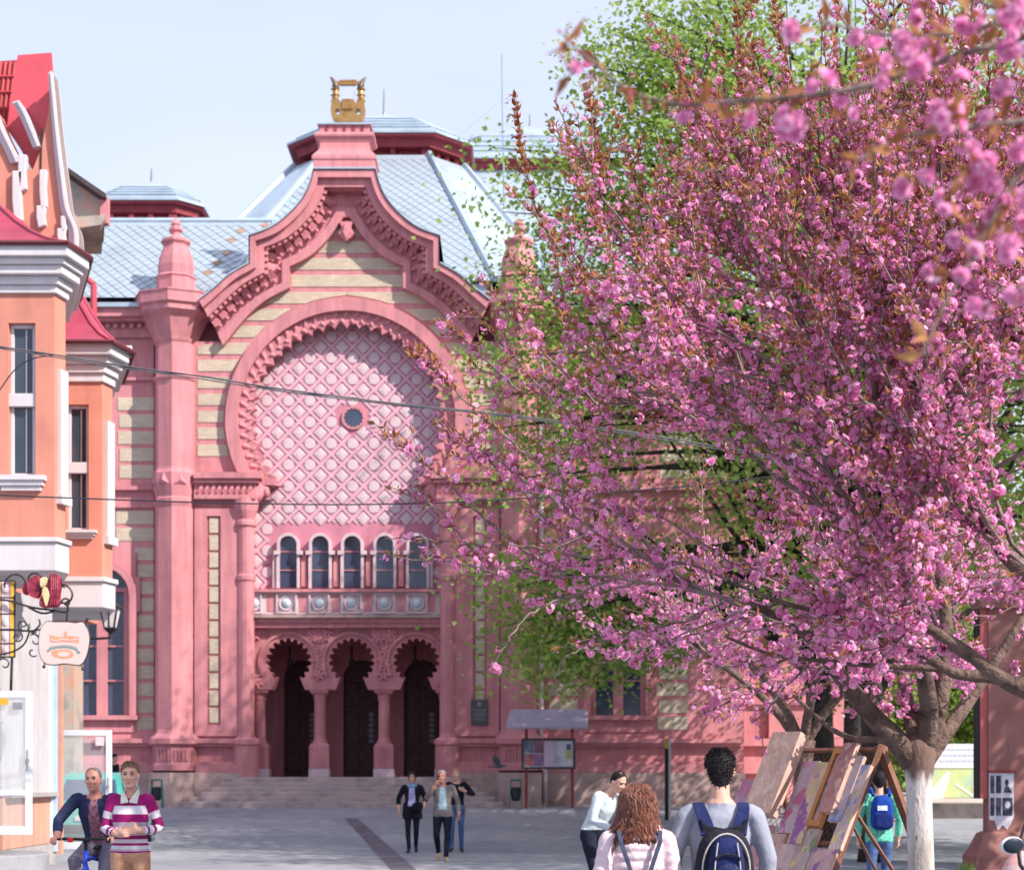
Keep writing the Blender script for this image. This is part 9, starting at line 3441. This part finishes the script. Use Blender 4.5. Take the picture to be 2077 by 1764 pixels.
mb.box2((xs0 - 0.15, Yk + 0.1, 0.2), (xs0 + 0.15, Yk + 1.1, 0.32))
mb.build('scooter_body', mat('cream_scooter', (0.6, 0.56, 0.5), rough=0.35), sco, bevel=0.02)
for y_ in (0.1, 1.15):
    mb = MB().tube([(xs0, Yk + y_ + 0.17 * math.cos(a_), 0.21 + 0.17 * math.sin(a_)) for a_ in [2 * PI * i / 20 for i in range(21)]], 0.045, 8, cap=False)
    mb.build('wheel', RUB, sco, smooth=True)
MB().tube([hb + Vector((0.0, 0, 0)), (xs0, Yk + 0.12, 1.02), (xs0 + 0.3, Yk + 0.05, 1.06)], 0.016, 8).build('handlebar', IRON, sco)

# ------------------------------------------------------------------ park beyond the square, on the right
PALE = mat('pale_path', (0.46, 0.40, 0.35), rough=0.9, var=0.15, scale=0.7, bump=0.3, bscale=12)
mb = MB()
mb.box2((8.3, 47.5, -0.2), (80, 75, 0.86))
structure(mb.build('terrace', PALE, origin=(20, 47.5, 0), bevel=0.03))
mb = MB().box2((7.6, 47.0, -0.2), (80, 47.45, 0.90))
structure(mb.build('kerb', mat('dark_kerb_stone', (0.13, 0.11, 0.11), rough=0.9, var=0.4, scale=1.5, bump=0.5, bscale=8), origin=(20, 47, 0), bevel=0.03))
bn = thing('bench', 'low bench with a reddish seat behind the boy', 'bench', (P(1826, 0, 42).x, 42, ramp(42)))
xb_ = P(1826, 0, 42).x
for i in range(3):
    MB().box2((xb_ - 0.7, 42 + i * 0.15, ramp(42) + 0.42), (xb_ + 0.7, 42.12 + i * 0.15, ramp(42) + 0.46)).build('slat', mat('red_bench_wood', (0.40, 0.10, 0.06), rough=0.6), bn)
for s in (-1, 1):
    MB().box2((xb_ + s * 0.55 - 0.05, 42.02, ramp(42) - 0.02), (xb_ + s * 0.55 + 0.05, 42.4, ramp(42) + 0.42)).build('leg', GREYMET, bn)
# banner and picture hoarding
Yb = 60.0
hz0 = 0.86
bnn = thing('hoarding', 'picture hoarding with a pale banner along its top at the edge of the park', 'hoarding', (P(1945, 0, Yb).x, Yb, hz0))
xl0, xr0 = P(1870, 0, Yb).x, P(2085, 0, Yb).x
z_t, z_m, z_l = P(0, 1508, Yb).z, P(0, 1557, Yb).z, hz0 + 0.02
MB().box2((xl0, Yb - 0.06, z_m), (xr0, Yb, z_t)).build('banner', mat('pale_banner', (0.62, 0.64, 0.70), rough=0.7, var=0.05, scale=1), bnn)
rb_ = random.Random(3)
for r_ in range(3):
    x_ = P(1905, 0, Yb).x
    while x_ < P(1980, 0, Yb).x:
        w_ = rb_.uniform(0.05, 0.16)
        MB().box2((x_, Yb - 0.075, z_t - 0.22 - r_ * 0.2), (x_ + w_, Yb - 0.062, z_t - 0.16 - r_ * 0.2)).build('banner_word', mat('banner_print', (0.42, 0.46, 0.60)), bnn)
        x_ += w_ + 0.05
pm = paint_mat('park_picture_print', (0.46, 0.55, 0.26), [(0.52, 0.54, 0.28), (0.34, 0.48, 0.36)], sc=0.9, spot_sc=0.9, thr=0.55, streak=2.0)
MB().box2((xl0, Yb - 0.03, z_l), (xr0, Yb, z_m - 0.01)).build('picture_panel', pm, bnn)
wp = mat('white_print', (0.72, 0.70, 0.68), var=0.05)
def pu(u, v):
    q_ = P(u, v, Yb - 0.04)
    return (q_.x, q_.z)
MB().prism([pu(1890, 1622), pu(1912, 1620), pu(1928, 1565), pu(1920, 1565), pu(1890, 1600)], Yb - 0.045, Yb - 0.032).build('white_shape', wp, bnn)
MB().prism([pu(1936, 1590), pu(1975, 1617), pu(1982, 1617), pu(1940, 1588)], Yb - 0.045, Yb - 0.032).build('white_shape', wp, bnn)
MB().prism([pu(1973, 1582), pu(1994, 1582), pu(1994, 1612), pu(1973, 1612)], Yb - 0.045, Yb - 0.032).build('white_shape', wp, bnn)
for x_ in (xl0, xr0):
    MB().box2((x_ - 0.05, Yb - 0.05, hz0 - 0.1), (x_ + 0.05, Yb + 0.05, z_t)).build('post', GREYMET, bnn)
# bright trees of the park, one after another
PARKG = leafy('park_leaf', [(0.16, 0.28, 0.06), (0.26, 0.40, 0.09), (0.36, 0.48, 0.14), (0.22, 0.36, 0.08)], transl=0.4)
def park_tree(x_, y_, h_, r_, seed, label):
    rng_ = np.random.default_rng(seed)
    t = thing('park_tree', label, 'tree', (x_, y_, 0.86 if y_ < 75 else 0.6), 'trees of the park')
    MB().tube([(x_, y_, 0.5), (x_, y_, h_ * 0.35), (x_ + 0.2, y_, h_ * 0.7)], [0.28, 0.2, 0.08], 10).build('trunk', LBARK, t, smooth=True)
    mb = MB()
    pts, nn, ss = [], [], []
    for i in range(60):
        d_ = unit(rng_.normal(size=3))
        tip = np.array([x_, y_, h_ * 0.58]) + d_ * np.array([r_, r_, h_ * 0.42]) * rng_.uniform(0.6, 1)
        q_ = bez(np.array([x_, y_, h_ * rng_.uniform(0.25, 0.6)]), tip, np.array([0, 0, 1.0]) + d_, d_, 6)
        mb.tube([Vector(p_) for p_ in q_], [0.07 - 0.06 * k / 5 for k in range(6)], 4, cap=False)
        pts.append(tip + rng_.normal(size=(130, 3)) * np.array([0.8, 0.8, 0.55]))
        nn.append(rng_.normal(size=(130, 3)) + np.array([0, -0.2, 0.8]))
        ss.append(rng_.uniform(0.14, 0.26, 130))
    stuff(mb.build('branches', LBARK, t, fix=False))
    scatter_mesh('foliage', *GLEAF, np.concatenate(pts), np.concatenate(nn), np.concatenate(ss), [PARKG], t)
for i, (u, y_, h_, r_, lab) in enumerate(((1860, 66, 9, 3.2, 'bright park tree behind the left end of the hoarding'), (1945, 68, 10, 3.4, 'bright park tree behind the middle of the hoarding'), (2040, 66, 9, 3.2, 'bright park tree behind the right end of the hoarding'),
                                        (1990, 85, 14, 4.5, 'taller park tree in the second row behind the hoarding'), (1890, 88, 13, 4.5, 'park tree in the second row seen left of the whitewashed trunk'), (2110, 80, 12, 4.5, 'park tree in the second row near the right edge'))):
    park_tree(P(u, 0, y_).x, y_, h_, r_, 40 + i, lab)
# far end of the park: a long hedge bank closes the view
mb = MB()
rng_ = np.random.default_rng(77)
pts = np.stack([rng_.uniform(16, 70, 9000), rng_.uniform(100, 104, 9000), rng_.uniform(0.5, 6.5, 9000)], 1)
hd = thing('far_hedge', 'tall green hedge that closes the park far behind', 'hedge', (40, 102, 0.6))
scatter_mesh('foliage', *GLEAF, pts, rng_.normal(size=(9000, 3)) + np.array([0, -0.5, 0.6]), rng_.uniform(0.25, 0.55, 9000), [PARKG], hd)
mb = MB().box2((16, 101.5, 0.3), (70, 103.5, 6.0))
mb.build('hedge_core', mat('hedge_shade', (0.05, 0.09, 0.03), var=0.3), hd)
